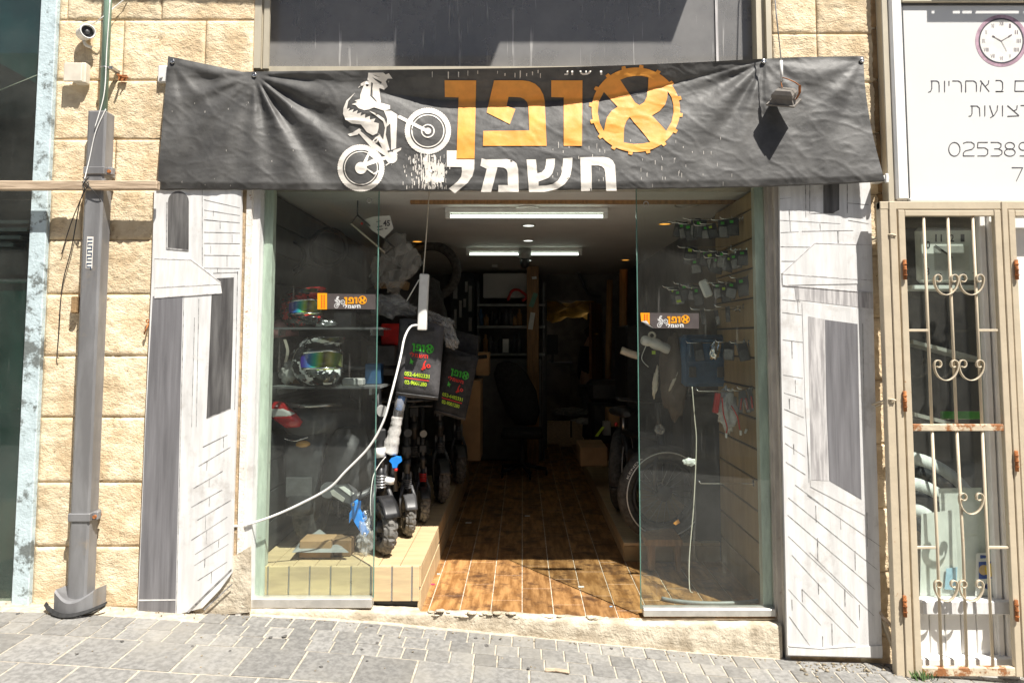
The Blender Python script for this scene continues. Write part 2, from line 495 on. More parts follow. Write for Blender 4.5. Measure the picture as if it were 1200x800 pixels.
m_ink = M('dark_ink', (.055, .05, .065), rough=.6, var=.1, scale=10)
m_pink = M('mauve_print', (.42, .28, .34), rough=.4, var=.25, scale=24)
m_ceiling = M('ceiling_paint', (.60, .58, .55), rough=.7, var=.05, scale=3)
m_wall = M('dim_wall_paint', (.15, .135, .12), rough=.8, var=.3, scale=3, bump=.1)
m_wall_dark = M('dark_slat_board', (.04, .04, .04), rough=.5, var=.3, scale=5, rand=.1)
m_carton = M('brown_cardboard', (.36, .22, .11), rough=.85, var=.12, scale=6, bump=.1, bscale=40)
m_post = M('brown_timber', (.30, .16, .065), rough=.6, var=.25, scale=5, stretch=(8, 8, .8))
m_door = M('brown_door', (.26, .12, .05), rough=.45, var=.2, scale=4, stretch=(8, 8, .7))
m_tarp = M('lamplit_yellow_tarpaulin', (.55, .33, .06), rough=.7, var=.25, scale=5, bump=.5, bscale=8)  # amber lamp glow is put into the cloth's colour
m_lgreen = M('green_print', (.05, .42, .03), rough=.5, var=.1, scale=20)
m_lime = M('lime_print', (.45, .62, .03), rough=.5, var=.1, scale=20)
m_rprint = M('red_print', (.62, .03, .02), rough=.5, var=.1, scale=20)
m_darkbrown = M('charcoal_print', (.075, .062, .06), rough=.5, var=.1, scale=20)
m_paper = M('white_paper', (.72, .71, .67), rough=.8, var=.06, scale=8, bump=.15, bscale=14)
m_greenpanel = M('dark_green_panel', (.012, .055, .045), rough=.35, var=.25, scale=4, stretch=(3, 3, .6))
m_teal_reflection = M('teal_sky_reflection', (.035, .08, .078), rough=.4, var=.2, scale=4)
m_peelblue = M('pale_blue_peeling_paint', (.50, .60, .63), rough=.7, var=.1, scale=9, rust=(.15, .17, .165), rust_amt=(.52, .6), rscale=5.5, bump=.4, bscale=60)
m_brownstain = M('brown_stained_stone', (.30, .19, .09), rough=.9, var=.3, scale=9, bump=.6, bscale=50)
m_glass = glass_mat('shop_glass', dust=(.003, .030), streak=.12)
m_glass_up = glass_mat('dusty_window_glass', tint=(.75, .76, .78), dust=(.30, .52), dcol=(.40, .39, .38), dscale=2.5, streak=.9)
m_glass_n = glass_mat('neighbour_glass', tint=(.75, .82, .8), dust=(.01, .05), streak=.05)
m_glass_g = glass_mat('window_pane_glass', dust=(.01, .05), streak=.04)
m_edge = M('green_glass_edge', (.10, .22, .18), rough=.2, var=.1, scale=20)
m_poly = film_mat('clear_polythene', (.62, .61, .60), .26, rough=.08, scale=18)
m_blister = film_mat('clear_blister', (.5, .5, .5), .10, rough=.1, scale=25)
m_bubble = film_mat('bubble_wrap', (.62, .60, .57), .8, scale=70)
m_tube = M('lit_fluorescent_tube', (.9, .9, .9), emit=(.86, 1.0, .84, 2.2))
m_spot = M('lit_downlight', (.9, .9, .9), emit=(.95, 1.0, .9, 1.2))
m_amber = M('amber_downlight', (.9, .6, .3), emit=(1.0, .42, .05, .8))
m_skin = M('skin', (.40, .23, .15), rough=.55, var=.08, scale=20)
m_hair = M('dark_hair', (.02, .016, .013), rough=.6, var=.2, scale=60)
m_cloth = M('black_jacket', (.022, .022, .024), rough=.9, var=.2, scale=20, bump=.3, bscale=30)
m_trouser = M('grey_trousers', (.12, .115, .11), rough=.9, var=.15, scale=20, bump=.3, bscale=30)
m_pinkcap = M('dusty_pink_shell', (.36, .17, .17), rough=.6, var=.1, scale=20)
m_opp = M('opposite_wall', (.20, .17, .135), rough=.9, var=.2, scale=2)
# ================================================================== GROUND
_gp = [(10, 704, -.08), (60, 705.5, -.08), (170, 711, -.08), (280, 715, -.03), (400, 721, -.03), (533, 733, -.03), (700, 748, -.03), (800, 758, -.03), (915, 767, -.03), (1068, 791, -.23)]
_gt = [(at(u, v, Y).x, at(u, v, Y).z) for u, v, Y in _gp]
_gt = [(-14, _gt[0][1] + .06)] + _gt + [(16, _gt[-1][1] - 1.2)]
def ground(x): return sum(curve1(_gt, x + d) for d in (-.24, -.12, 0, .12, .24)) / 5
CROSS = .012                                  # the pavement falls a little towards the road
def gz(x, y): return ground(x) + CROSS * min(0, max(y, -2.6))
def ground_sheet(xs, ys, dz):
    mb = MB(); n = len(ys)
    vs = [(x, y, gz(x, y) + dz) for x in xs for y in ys]
    fs = [(i * n + j, (i + 1) * n + j, (i + 1) * n + j + 1, i * n + j + 1) for i in range(len(xs) - 1) for j in range(n - 1)]
    return mb.add(vs, fs, True)
xs = [-300, -60, -14] + [-6 + .2 * i for i in range(61)] + [16, 60, 300]
terrain = struct('ground', ground_sheet(xs, [-300, -60, -12, -6, 0, 12, 60, 300], -.5), m_grout)
pavement = struct('pavement', ground_sheet([-14] + [-6 + .12 * i for i in range(101)] + [16], [-2.46, -1.8, -1.2, -.8, -.4, 0.02], -.005), m_grout)
road = struct('road', ground_sheet([-60, -14] + [-6 + .2 * i for i in range(61)] + [16, 60], [-7.6, -5, -2.6], -.13), m_asphalt)
mb = MB(); xs2 = [-14 + .5 * i for i in range(60)]
mb.loft([[(x, -2.6, gz(x, -2.6) - .16), (x, -2.46, gz(x, -2.46) - .16), (x, -2.46, gz(x, -2.46) - .004), (x, -2.58, gz(x, -2.5) - .004), (x, -2.6, gz(x, -2.5) - .02)] for x in xs2], smooth=False)
struct('kerb', mb, m_kerb)
struct('far_pavement', ground_sheet([-60, -14] + [-6 + .5 * i for i in range(25)] + [16, 60], [-10, -7.6], -.02), m_kerb)

def tile_mesh(w, d, seed):
    rnd = random.Random(seed); b = .004
    mb = MB(); h = .012
    dz = [rnd.uniform(-.0012, .0012) for _ in range(4)]
    c = [(-w / 2, -d / 2), (w / 2, -d / 2), (w / 2, d / 2), (-w / 2, d / 2)]
    vs = [(x, y, -h) for x, y in c] + [(x, y, -b + dz[i]) for i, (x, y) in enumerate(c)] + [(x - math.copysign(b, x), y - math.copysign(b, y), dz[i]) for i, (x, y) in enumerate(c)]
    fs = [(8, 9, 10, 11)]
    for a in (0, 4):
        for i in range(4):
            j = (i + 1) % 4; fs.append((a + i, a + j, a + 4 + j, a + 4 + i))
    mb.add(vs, fs)
    me = bpy.data.meshes.new('paving_tile'); me.from_pydata([tuple(v) for v in mb.v], [], mb.f); me.materials.append(m_tile)
    return me
TW, TL = .121, .278
tile_s = [tile_mesh(TW - .007, TW - .006, s) for s in range(6)]
tile_l = [tile_mesh(TL - .010, TL - .010, s + 20) for s in range(6)]
tile_e = [tile_mesh(TL * 1.5 - .010, TL - .010, s + 40) for s in range(4)]
ntile = 0
stuff = MB()
def put_tile(me, x, y):
    global ntile
    sl_ = (ground(x + .05) - ground(x - .05)) / .1
    m = Matrix.Translation((x, y, gz(x, y) + random.uniform(-.0015, .0015))) @ Euler((CROSS + random.uniform(-.004, .004), -math.atan(sl_) + random.uniform(-.004, .004), random.uniform(-.006, .006))).to_matrix().to_4x4()
    # only what the photograph sees is laid tile by tile; the rest of the pavement is one mass of the same tiles
    p = m.translation
    sx = CU + FPX * p.x / (p.y + 4); 
    seen = p.y > -.86 and -40 < sx < 1250 and ntile < 292
    if seen:
        o = bpy.data.objects.new('paving_tile', me); COL.objects.link(o); o.matrix_world = m; o.parent = pavement; ntile += 1
    else:
        stuff.add([m @ v.co for v in me.vertices], [tuple(f.vertices) for f in me.polygons])
# three rows of small setts along the wall, then large slabs in staggered rows
def xrange_(a, b, s):
    n = int((b - a) / s); return [a + s * (i + .5) for i in range(n)]
for r in range(3):
    for x in xrange_(-3.3 if r > 0 else -1.75, 3.3, TW):
        put_tile(random.choice(tile_s), x + .013 * r, -.085 - TW * (r + .5))
for r in range(8):
    y = -.085 - TW * 3 - TL * (r + .5)
    for x in xrange_(-3.6, 3.6, TL):
        put_tile(random.choice(tile_l), x + (.5 * TL if r % 2 else 0) + .02, y)
o = obj('paving_tiles', stuff, m_tile, pavement); o['kind'] = 'stuff'

# ================================================================== THE SHOP BUILDING
building = thing('shop_building', 'sandstone shopfront with dusty window above and open glass entrance', 'building', (0, 0, 0))
YS = -.08                                       # face of the stone
def stone(x0, x1, z0, z1, seed, ydepth=.07):
    """a rock-faced block: chamfered margin and a pitted, tooled face"""
    g = .0022
    x0 += g; x1 -= g; z0 += g; z1 -= g
    nx = max(4, int((x1 - x0) / .0135)); nz_ = max(4, int((z1 - z0) / .0135))
    vs = []; fs = []
    off = Vector((seed * 7.13, seed * 3.7, seed * 1.9))
    for j in range(nz_ + 1):
        for i in range(nx + 1):
            x = lerp(x0, x1, i / nx); z = lerp(z0, z1, j / nz_)
            e = min(x - x0, x1 - x, z - z0, z1 - z)
            k = min(1, e / .010)
            p = Vector((x, 0, z))
            q = Vector((x + .35 * z, seed, z - .5 * x))
            big = noise.fractal(p * 5 + off, .7, 2.0, 3) * .0055
            pit = noise.noise(Vector((q.x * 34, seed * 2.3, q.z * 72)) + off)
            pit2 = noise.noise(Vector((q.x * 50, seed, q.z * 110)) + off)
            d = big - .011 * max(0, pit - .12) - .005 * max(0, pit2)
            y = YS - .004 * k - d * k * 1.25 + (.003 if e < 1e-6 else 0)
            vs.append((x, y, z))
    W = nx + 1
    for j in range(nz_):
        for i in range(nx): fs.append((j * W + i, j * W + i + 1, (j + 1) * W + i + 1, (j + 1) * W + i))
    n = len(vs)
    rim = [i for i in range(W)] + [j * W + nx for j in range(1, nz_ + 1)] + [nz_ * W + i for i in range(nx - 1, -1, -1)] + [j * W for j in range(nz_ - 1, 0, -1)]
    for i in rim: vs.append((vs[i][0], YS + ydepth, vs[i][2]))
    m = len(rim)
    for a in range(m):
        b = (a + 1) % m; fs.append((rim[b], rim[a], n + a, n + b))
    mb = MB().add(vs, fs, True)
    return obj('stone_block', mb, m_stone, building)
XL0, XL1 = at(62, 300, YS).x, at(297, 40, YS).x
vjl = [-52, 24, 94.5, 163.5, 223, 281, 345, 417, 489, 565, 640, 712]
zl = [at(110, v, YS).z for v in vjl]
sd = 1
for k in range(len(zl) - 1):
    z1, z0 = zl[k], zl[k + 1]
    left_edge = at(lerp(66, 24, (vjl[k] + 30) / 740), vjl[k], YS).x - .03
    left_edge = at(47.5, 400, -.105).x + .002
    vm = (vjl[k] + vjl[k + 1]) / 2
    if k == 0: js = [80, 190, 297]
    elif k == 1: js = [144, 240, 297]
    elif k == 2: js = [113, 225, 297]
    elif k == 3: js = [134, 230, 297]
    else: js = [[110, 205], [96, 215], [112, 205]][k % 3]
    xs_ = [left_edge] + [at(j, vm, YS).x for j in js]
    if k >= 4: xs_[-1] = -2.02
    if k < 4: xs_[-1] = XL1
    for a, b in zip(xs_, xs_[1:]):
        stone(a, b, z0, z1, sd); sd += 1
XR0, XR1 = at(905, 40, YS).x, at(1036, 300, YS).x
vjr = [-40, 40, 97, 157, 228, 300, 372, 445, 520, 595, 670, 745, 820]
zr = [at(1000, v, YS).z for v in vjr]
for k in range(len(zr) - 1):
    vm = (vjr[k] + vjr[k + 1]) / 2
    js = [905, 957, 1036] if k < 2 else ([905, 985, 1036] if k % 2 else [905, 945, 1036])
    xs_ = [at(j, 40, YS).x for j in js]; xs_[-1] = XR1; xs_[0] = XR0
    for a, b in zip(xs_, xs_[1:]):
        if k >= 2 and b < XR1 - .01: continue
        stone(a, b, zr[k + 1], zr[k], sd); sd += 1
# mortar behind the blocks, lintel and the masses that close the room
ZT = 4.3
mb = MB()
mb.box(at(30, 400, -.09).x, -1.585, -.074, .30, -.3, ZT)
obj('backing_wall', mb, m_mortar, building)
obj('backing_wall', MB().box(1.475, 2.058, -.074, .30, -.9, ZT), m_mortar, building)
zwin = at(600, 84, -.02).z                       # sill of the upper window
mb = MB(); mb.box(-1.585, 1.475, .0, .283, 2.502, zwin - .02)
obj('lintel', mb, m_alu_dirty, building)

# upper window
uw = obj('upper_window', MB().box(-1.585, 1.475, .40, .46, 2.6, ZT), m_pdark, building)
def px_box(mb, u0, u1, v0, v1, Y, th, bev=0):
    a = at(u0, v1, Y); b = at(u1, v0, Y)
    vm = (v0 + v1) / 2
    mb.box(at(u0, vm, Y).x, at(u1, vm, Y).x, Y, Y + th, a.z, b.z, bev=bev); return mb
XWL, XWR = at(314, 40, 0).x, at(882, 40, 0).x
mb = MB().box(XWL, XWR, .012, .018, zwin, ZT)
obj('window_pane', mb, m_glass_up, uw)
mb = MB()
mb.box(-1.585, -1.545, -.075, .04, zwin, ZT); mb.box(-1.545, XWL, -.055, .04, zwin, ZT); mb.box(-1.532, -1.50, -.068, -.052, zwin, ZT)
mb.box(1.445, 1.475, -.075, .04, zwin, ZT); mb.box(XWR, 1.445, -.05, .04, zwin, ZT); mb.box(1.39, 1.412, -.066, -.048, zwin, ZT)
mb.box(XWL, XWR, -.05, .04, zwin - .03, zwin + .02)
obj('window_frame', mb, m_alu_beige, uw)
mb = MB().box(at(842, 40, .0).x, at(839, 40, .0).x, .004, .0115, zwin + .02, ZT)
obj('sealing_strip', mb, m_pmid, uw)
mb = MB()
for (ua, va), (ub, vb), (uc, vc) in (((340, 70), (384, 81), (342, 78)), ((835, 52), (838, 60), (752, 76))):
    mb.add([at(ua, va, .05), at(ub, vb, .045), at(uc, vc, .06), at((ua + uc) / 2, (va + vc) / 2 - 1, .075)], [(0, 1, 2), (0, 2, 3)])
obj('torn_window_film', mb, m_poly, uw)

# entrance frame: jambs, posts
zh = 2.52
mb = MB()
mb.box(at(299, 450, 0).x, at(314, 450, 0).x, .02, .07, .02, zh)
mb.box(at(890, 450, 0).x, at(905, 450, 0).x, .02, .07, -.02, zh)
obj('door_jamb', mb, m_jamb, building)
mb = MB()
mb.box(at(292, 450, -.05).x, at(300, 450, -.05).x, -.055, .05, ground(-1.6), zh)
obj('white_post', mb, m_white, building)
mb = MB()
mb.box(at(905, 450, -.03).x, at(911, 450, -.03).x, -.035, .05, -.22, zh); mb.box(at(911, 450, -.05).x, at(916, 450, -.05).x, -.075, .05, -.22, zh)
mb.box(at(902, 450, -.02).x, at(905, 450, -.02).x, -.012, .05, -.02, zh)
obj('side_post', mb, m_alu_dirty, building)
mb = MB(); mb.box(at(286, 450, -.05).x, at(292, 450, -.05).x, -.085, .03, ground(-1.62) - .05, zh)
obj('peeling_strip', mb, m_white_peel, building)

# glass sheets of the entrance
def glass_sheet(u0, u1, vt, vb, Y):
    x0, x1 = at(u0, 480, Y).x, at(u1, 480, Y).x
    zb = at(600, vb, Y).z
    mb = MB().box(x0, x1, Y, Y + .010, zb, zh + .1)
    g = obj('glass_panel', mb, m_glass, building)
    return g, x0, x1, zb
gL, gx0, gx1, gzb = glass_sheet(299, 440, 200, 700, 0)
obj('glass_edge', MB().box(gx1, gx1 + .005, -.001, .011, gzb, zh), m_edge, gL)
mb = MB(); mb.box(at(285, 706, 0).x, at(437, 706, 0).x, -.035, .03, at(300, 712, -.03).z, at(300, 701, -.03).z, bev=.004)
obj('bottom_rail', mb, m_alu, gL)
gR, hx0, hx1, hzb = glass_sheet(749, 905, 200, 713, 0)
obj('glass_edge', MB().box(hx0 - .005, hx0, -.001, .011, hzb, zh), m_edge, gR)
mb = MB(); mb.box(at(753, 716, 0).x, at(907, 716, 0).x, -.035, .03, at(800, 722, -.03).z, at(800, 713, -.03).z, bev=.004)
obj('bottom_rail', mb, m_alu, gR)
for g, u, v in ((gL, 433, 235), (gR, 757, 239)):
    c = at(u, v, -.004)
    obj('bolt_ring', MB().torus(c, .014, .003, 'Y', 20, 6), m_steel, g)

# doorstep: rough plaster face and the broken edge under the tiles
sp = [(240, 700), (290, 713), (400, 714), (436, 716), (500, 719), (520, 717), (560, 718), (600, 719), (640, 722), (700, 724), (752, 728), (800, 728), (915, 729)]
st = [(at(u, v, -.04).x, at(u, v, -.04).z) for u, v in sp]
mb = MB(); vs = []; fs = []; NX = 150; prof = 9
for i in range(NX + 1):
    x = lerp(-1.72, at(914, 740, -.04).x, i / NX)
    zt = curve1(st, x); zb = ground(x) - .05
    rag = (noise.noise(Vector((x * 14, 2, 0))) * .010 + noise.noise(Vector((x * 37, 5, 0))) * .006) if -.6 < x < .7 else .002 * noise.noise(Vector((x * 30, 0, 0)))
    yf = -.05 - .02 * sstep(-.3, .3, x)
    rows = [(yf, zb), (yf, lerp(zb, zt, .25)), (yf, lerp(zb, zt, .5)), (yf, lerp(zb, zt, .72)), (yf + .002, lerp(zb, zt, .88)), (yf + .006, zt - .006 + rag), (yf + .015, zt + rag), (yf + .04, zt + rag * .6), (.05 if not (-.6 < x < .7) else .0, zt + (-.004 if -.6 < x < .7 else 0))]
    for j, (y, z) in enumerate(rows):
        n_ = noise.fractal(Vector((x * 13, z * 13, j * .3)), .6, 2, 3) * .006
        vs.append((x, y + n_, z + n_ * .5))
for i in range(NX):
    for j in range(prof - 1): fs.append((i * prof + j, (i + 1) * prof + j, (i + 1) * prof + j + 1, i * prof + j + 1))
mb.add(vs, fs, True)
struct('doorstep', mb, m_plaster)
# broken lumps of mortar along the threshold
rub = MB()
for i in range(90):
    u = random.uniform(503, 752); v = lerp(717, 728, (u - 503) / 249) + random.uniform(-3, 3)
    p = at(u, v, -.03 + random.uniform(-.02, .02)); s_ = random.uniform(.005, .016)
    rub.blob(p, (s_ * 2.0, s_ * 1.2, s_ * .55), seed=i, amp=.45, freq=1.8, sub=2)
o = obj('broken_mortar', rub, m_plaster, building); o['kind'] = 'stuff'

# ================================================================== SHOP INTERIOR SHELL
XWl, XWr, YB, ZC = -1.60, 1.46, 5.9, 2.50
struct('subfloor', MB().box(-1.7, 1.6, -.01, 9.2, -.3, -.012), m_wgrout)
floor_ = struct('shop_floor', MB().box(-1.66, 1.56, -.02, 9.2, -.012, -.004), m_wgrout)
PW, PL = .182, .43
wt = []
for s in range(5):
    w_, l_ = PW - .006, PL - .006
    me = bpy.data.meshes.new('floor_tile'); b = .002
    c = [(-w_ / 2, -l_ / 2), (w_ / 2, -l_ / 2), (w_ / 2, l_ / 2), (-w_ / 2, l_ / 2)]
    vs = [(x, y, -.006) for x, y in c] + [(x, y, -b) for x, y in c] + [(x - math.copysign(b, x), y - math.copysign(b, y), 0) for x, y in c]
    fs = [(8, 9, 10, 11)]
    for a in (0, 4):
        for i in range(4):
            j = (i + 1) % 4; fs.append((a + i, a + j, a + 4 + j, a + 4 + i))
    me.from_pydata(vs, [], fs); me.materials.append(m_wood); wt.append(me)
fx0 = on_z(612, 690, 0).x
for c in range(-9, 9):
    x = fx0 + PW * (c + .5)
    if x < -1.6 or x > 1.5: continue
    offs = [.0, .17, .31, .08, .24][c % 5]
    for r in range(-1, 14):
        y = .0 + offs + PL * (r + .5)
        if y - PL / 2 < -.02:
            if y + PL / 2 < .05: continue
            sc = (y + PL / 2 + .015) / PL; yc = (y + PL / 2 - .015) / 2
        else: sc, yc = 1, y
        if x + PW / 2 < -.59 and y > .5: continue
        o = bpy.data.objects.new('floor_tile', random.choice(wt)); COL.objects.link(o)
        o.location = (x, yc, random.uniform(-.0008, .0008)); o.scale = (1, sc, 1); o.parent = floor_
struct('ceiling', MB().box(-1.75, 1.65, .285, 9.4, ZC, ZC + .12), m_ceiling)
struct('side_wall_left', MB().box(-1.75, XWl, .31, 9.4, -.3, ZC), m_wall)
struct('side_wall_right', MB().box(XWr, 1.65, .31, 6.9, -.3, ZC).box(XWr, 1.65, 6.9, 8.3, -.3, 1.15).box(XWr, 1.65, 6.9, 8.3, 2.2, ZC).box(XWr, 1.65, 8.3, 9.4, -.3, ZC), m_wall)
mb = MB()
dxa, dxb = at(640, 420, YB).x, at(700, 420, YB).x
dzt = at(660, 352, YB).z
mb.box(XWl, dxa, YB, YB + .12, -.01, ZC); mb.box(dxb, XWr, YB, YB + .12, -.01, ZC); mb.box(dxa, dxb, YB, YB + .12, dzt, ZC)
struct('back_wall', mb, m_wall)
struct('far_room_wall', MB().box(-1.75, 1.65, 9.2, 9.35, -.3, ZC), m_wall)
struct('roof', MB().box(-3, 3.4, .30, 9.5, ZC + .3, ZC + .5), m_wall)
struct('upper_room', MB().box(-1.8, 1.7, .47, .6, ZC + .06, ZT + .3), m_pdark)
struct('upper_room_lid', MB().box(-1.8, 1.7, .02, .6, ZT + .002, ZT + .2), m_pdark)
struct('lintel_face', MB().box(XWl, XWr, .2835, .31, ZC + .121, ZC + .25), m_ceiling)
tag(obj('ceiling_trim', MB().box(on_z(481, 238, 2.48).x, on_z(872, 238, 2.48).x, on_z(600, 236, 2.49).y, on_z(600, 236, 2.49).y + .03, 2.475, 2.4995), m_post), 'thin orange brown wooden strip along the front edge of the ceiling', 'trim')

# slat boards: right wall maple, left wall dark
SB = .183
def slat_wall(name, label, x, y0, y1, z0, z1, side, mat, th=.018, n0=0):
    t = thing(name, label, 'slat wall', (x, y0, z0))
    z = z0
    while z < z1 - .02:
        mb = MB(); zt_ = min(z + SB - .012, z1)
        mb.box(x, x + side * th, y0, y1, z, zt_, bev=.003)
        obj('slat_board', mb, mat, t); z += SB
    obj('slat_backing', MB().box(x + side * (th - .004), x + side * (th + .01), y0, y1, z0, z1), m_black, t)
    return t
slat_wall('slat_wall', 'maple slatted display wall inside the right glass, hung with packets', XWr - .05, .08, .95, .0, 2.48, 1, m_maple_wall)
slat_wall('slat_wall', 'dark grooved slat wall behind the left glass and moped', XWl + .05, .08, 2.6, .28, 2.48, -1, m_wall_dark)

# low display platform on the left
PZ = .268; PX = -.585
plat = thing('display_platform', 'low maple display platform on the left, carrying the scooters', 'platform', (-1.1, .05, 0))
ub = [300, 313.5, 338, 362.5, 387, 411, 434.5, 459, 482.5, 492]
zb = at(400, 704, .03).z
for a, b in zip(ub, ub[1:]):
    mb = MB().box(at(a + 1, 676, .03).x, at(b - 1, 676, .03).x, .03, .048, zb, PZ - .002, bev=.002)
    obj('front_board', mb, m_maple, plat)
for u in ub[1:-1]:
    obj('metal_groove', MB().box(at(u - 1, 676, .03).x, at(u + 1, 676, .03).x, .038, .048, zb, PZ - .006), m_steel, plat)
x = PX
while x > -1.55:
    obj('top_board', MB().box(max(x - .120, -1.56), x, .049, 3.6, PZ - .02, PZ, bev=.002), m_maple_h, plat); x -= .1235
obj('core', MB().box(-1.56, PX - .02, .06, 3.59, .0, PZ - .022), m_black, plat)
obj('side_board', MB().box(PX - .018, PX, .05, 3.6, .148, PZ - .0215), m_maple_h, plat)
obj('side_board', MB().box(PX - .018, PX, .05, 3.6, .002, .128), m_maple_h, plat)
obj('side_strip', MB().box(PX - .018, PX - .004, .05, 3.6, .131, .145), m_steel, plat)
# platform on the right
plr = thing('display_platform', 'low maple display platform on the right, under the fat tyre bicycle', 'platform', (1.1, .95, 0))
x = .72
k = 0
while x < 1.40:
    obj('top_board', MB().box(x, min(x + .18, 1.405), .95, 4.2, .11, .13, bev=.002), m_maple_h, plr); x += .1835
obj('side_board', MB().box(.722, .74, .97, 4.2, .060, .108), m_maple_h, plr)
obj('side_board', MB().box(.722, .74, .97, 4.2, .002, .054), m_maple_h, plr)
for a in range(4):
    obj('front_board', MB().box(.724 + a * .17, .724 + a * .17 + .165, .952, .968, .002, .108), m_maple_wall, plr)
# ================================================================== THE BANNER
topv = [(184, 64), (197, 66), (240, 75), (285, 84.5), (298, 84), (380, 83), (450, 82), (600, 80), (690, 78), (750, 76), (820, 73), (885, 69.5), (897, 69), (940, 67), (1012, 66), (1040, 66)]
botv = [(184, 221), (300, 221), (450, 222.5), (600, 222), (720, 220.5), (800, 219.5), (900, 217.5), (1000, 213.5), (1040, 211)]
valv = [(184, 60), (298, 84), (340, 94), (400, 103), (450, 109), (500, 115), (540, 118), (620, 118.5), (690, 116), (740, 108), (790, 97), (840, 85), (892, 70), (1040, 64)]
y_top = [(184, -.15), (240, -.125), (298, -.10), (440, -.155), (540, -.175), (690, -.175), (780, -.155), (895, -.10), (950, -.12), (1012, -.115), (1040, -.115)]
y_bot = [(184, -.135), (300, -.14), (600, -.15), (900, -.18), (1040, -.216)]
GR = [(298, 88), (895, 72), (202, 72), (1010, 71)]
def banner_y(u, v):
    vt, vb = curve1(topv, u), curve1(botv, u)
    t = max(0, min(1, (v - vt) / (vb - vt)))
    yt, yb = curve1(y_top, u), curve1(y_bot, u)
    base = lerp(-.10 if 300 < u < 893 else yt, yb, t)
    y = base
    if 298 < u < 895:
        A = max(0, math.sin(PI * (u - 298) / 597)) ** .8 * lerp(.08, 1, sstep(400, 510, u))
        d = v - curve1(valv, u)
        vv = yt + .118 * A                              # bottom of the fold
        dv = max(1.0, curve1(valv, u) - vt)
        if d < 0:
            k = min(1, -d / dv)
            y = lerp(vv, yt, k ** .8)
        else:
            k = 1 - math.exp(-d / 26.0)
            y = lerp(vv, base - .014 * A, k)
    # folds fan out from the eyelets
    for gi, (gu, gv) in enumerate(GR):
        du, dv_ = u - gu, v - gv
        r = math.hypot(du, dv_)
        if r < 1e-3: continue
        th = math.atan2(dv_, du)
        kf = (15, 12, 9, 9)[gi]
        amp = (.017, .015, .008, .009)[gi] * sstep(3, 45, r) * math.exp(-r / (190, 150, 110, 110)[gi])
        dirw = 1.0
        if gi == 0: dirw = sstep(-.1, .25, th) * (1 - sstep(1.25, 1.7, th)) + .35
        if gi == 1: dirw = sstep(1.5, 2.1, th) * (1 - sstep(3.0, 3.3, th)) + .3
        y += amp * dirw * math.sin(kf * th + gi * 1.3 + 1.1 * noise.noise(Vector((th * 3, gi, 0))))
    # crumples
    a = Vector((u / 60, v / 34, 3.3))
    y += .0045 * noise.fractal(a, .8, 2, 4)
    w_ = noise.noise(Vector((u / 30 + v / 40, v / 16 - u / 70, 9.0)))
    y -= .0016 * max(0, 1 - abs(w_) * 9)
    w2 = noise.noise(Vector((u / 46 - v / 30 + 5, v / 60 + u / 90, 4.0)))
    y -= .0018 * max(0, 1 - abs(w2) * 8)
    y += .0022 * math.sin(v / 6.0 + u / 55 + 2.2 * noise.noise(Vector((u / 55, v / 25, 0)))) * sstep(480, 560, u) * (1 - sstep(720, 800, u)) * sstep(120, 150, v)
    if t > .95: y += .012 * ((t - .95) / .05)             # the hem rolls under
    return y
def banner_pt(u, v, lift=0.0): return at(u, v, banner_y(u, v) - lift)
banner = thing('shop_banner', 'long black vinyl banner with orange and white lettering hung over the entrance', 'banner', at(610, 220, -.1))
NU, NV = 430, 96
vs = []; fs = []
for j in range(NV + 1):
    for i in range(NU + 1):
        s_ = i / NU; t_ = j / NV
        ul = lerp(197, 184, t_); ur = 1012 + 25 * t_ ** 1.8
        u = lerp(ul, ur, s_)
        v = lerp(curve1(topv, u), curve1(botv, u), t_)
        if j == NV: v += .8 * noise.noise(Vector((u / 9, 0, 0)))
        vs.append(banner_pt(u, v))
W = NU + 1
for j in range(NV):
    for i in range(NU): fs.append((j * W + i, (j + 1) * W + i, (j + 1) * W + i + 1, j * W + i + 1))
mb = MB().add(vs, fs, True)
clo = obj('cloth', mb, m_vinyl, banner)
# top edge rolled back towards the wall, and the hem tube
mb = MB(); rows = []
for i in range(0, NU + 1, 3):
    p = vs[i]; rows.append([p, p + Vector((0, .012, .003)), p + Vector((0, .035, .0)), p + Vector((0, .05, -.01))])
for a, b in zip(rows, rows[1:]):
    n = len(mb.v); mb.v += a + b
    for k in range(3): mb.f.append((n + k, n + 4 + k, n + 5 + k, n + k + 1)); mb.sm.append(True)
obj('rolled_edge', mb, m_vinyl, banner)
mb = MB(); mb.tube([vs[NV * W + i] + Vector((0, .012, .006)) for i in range(0, NU + 1, 5)], .011, 7)
obj('hem', mb, m_vinyl, banner)

def print_on_banner(name, shapes, mat, lift, each=False):
    if each:
        for sh in shapes: print_on_banner(name, [sh], mat, lift)
        return
    mb = MB()
    for sh in shapes:
        flat(mb, cut2d(sh, 2.6), 0, lambda u, v: banner_pt(u, v, lift))
    mb.sm = [True] * len(mb.f)
    return obj(name, mb, mat, banner)
def zp(pts, s, ou, ov): return [(ou + a / s, ov + b / s) for a, b in pts]
L5 = lambda pts: zp(pts, 5.0, 500, 70)
NUN = L5([(105, 122), (290, 122), (280, 580), (175, 580), (187, 222), (107, 220)])
PE = L5([(395, 122), (560, 122), (600, 127), (635, 142), (663, 168), (683, 205), (692, 245), (703, 505), (330, 505), (332, 418), (602, 415), (596, 275), (588, 250), (572, 232), (550, 222), (480, 218), (468, 272), (520, 290), (487, 378), (352, 310), (357, 285)])
VAV = L5([(730, 122), (913, 122), (910, 505), (803, 505), (803, 222), (730, 220)])
LAM = L5([(118, 532), (176, 532), (174, 585), (280, 585), (279, 640), (268, 682), (240, 722), (165, 783), (130, 755), (180, 715), (202, 685), (207, 655), (205, 630), (118, 628)])
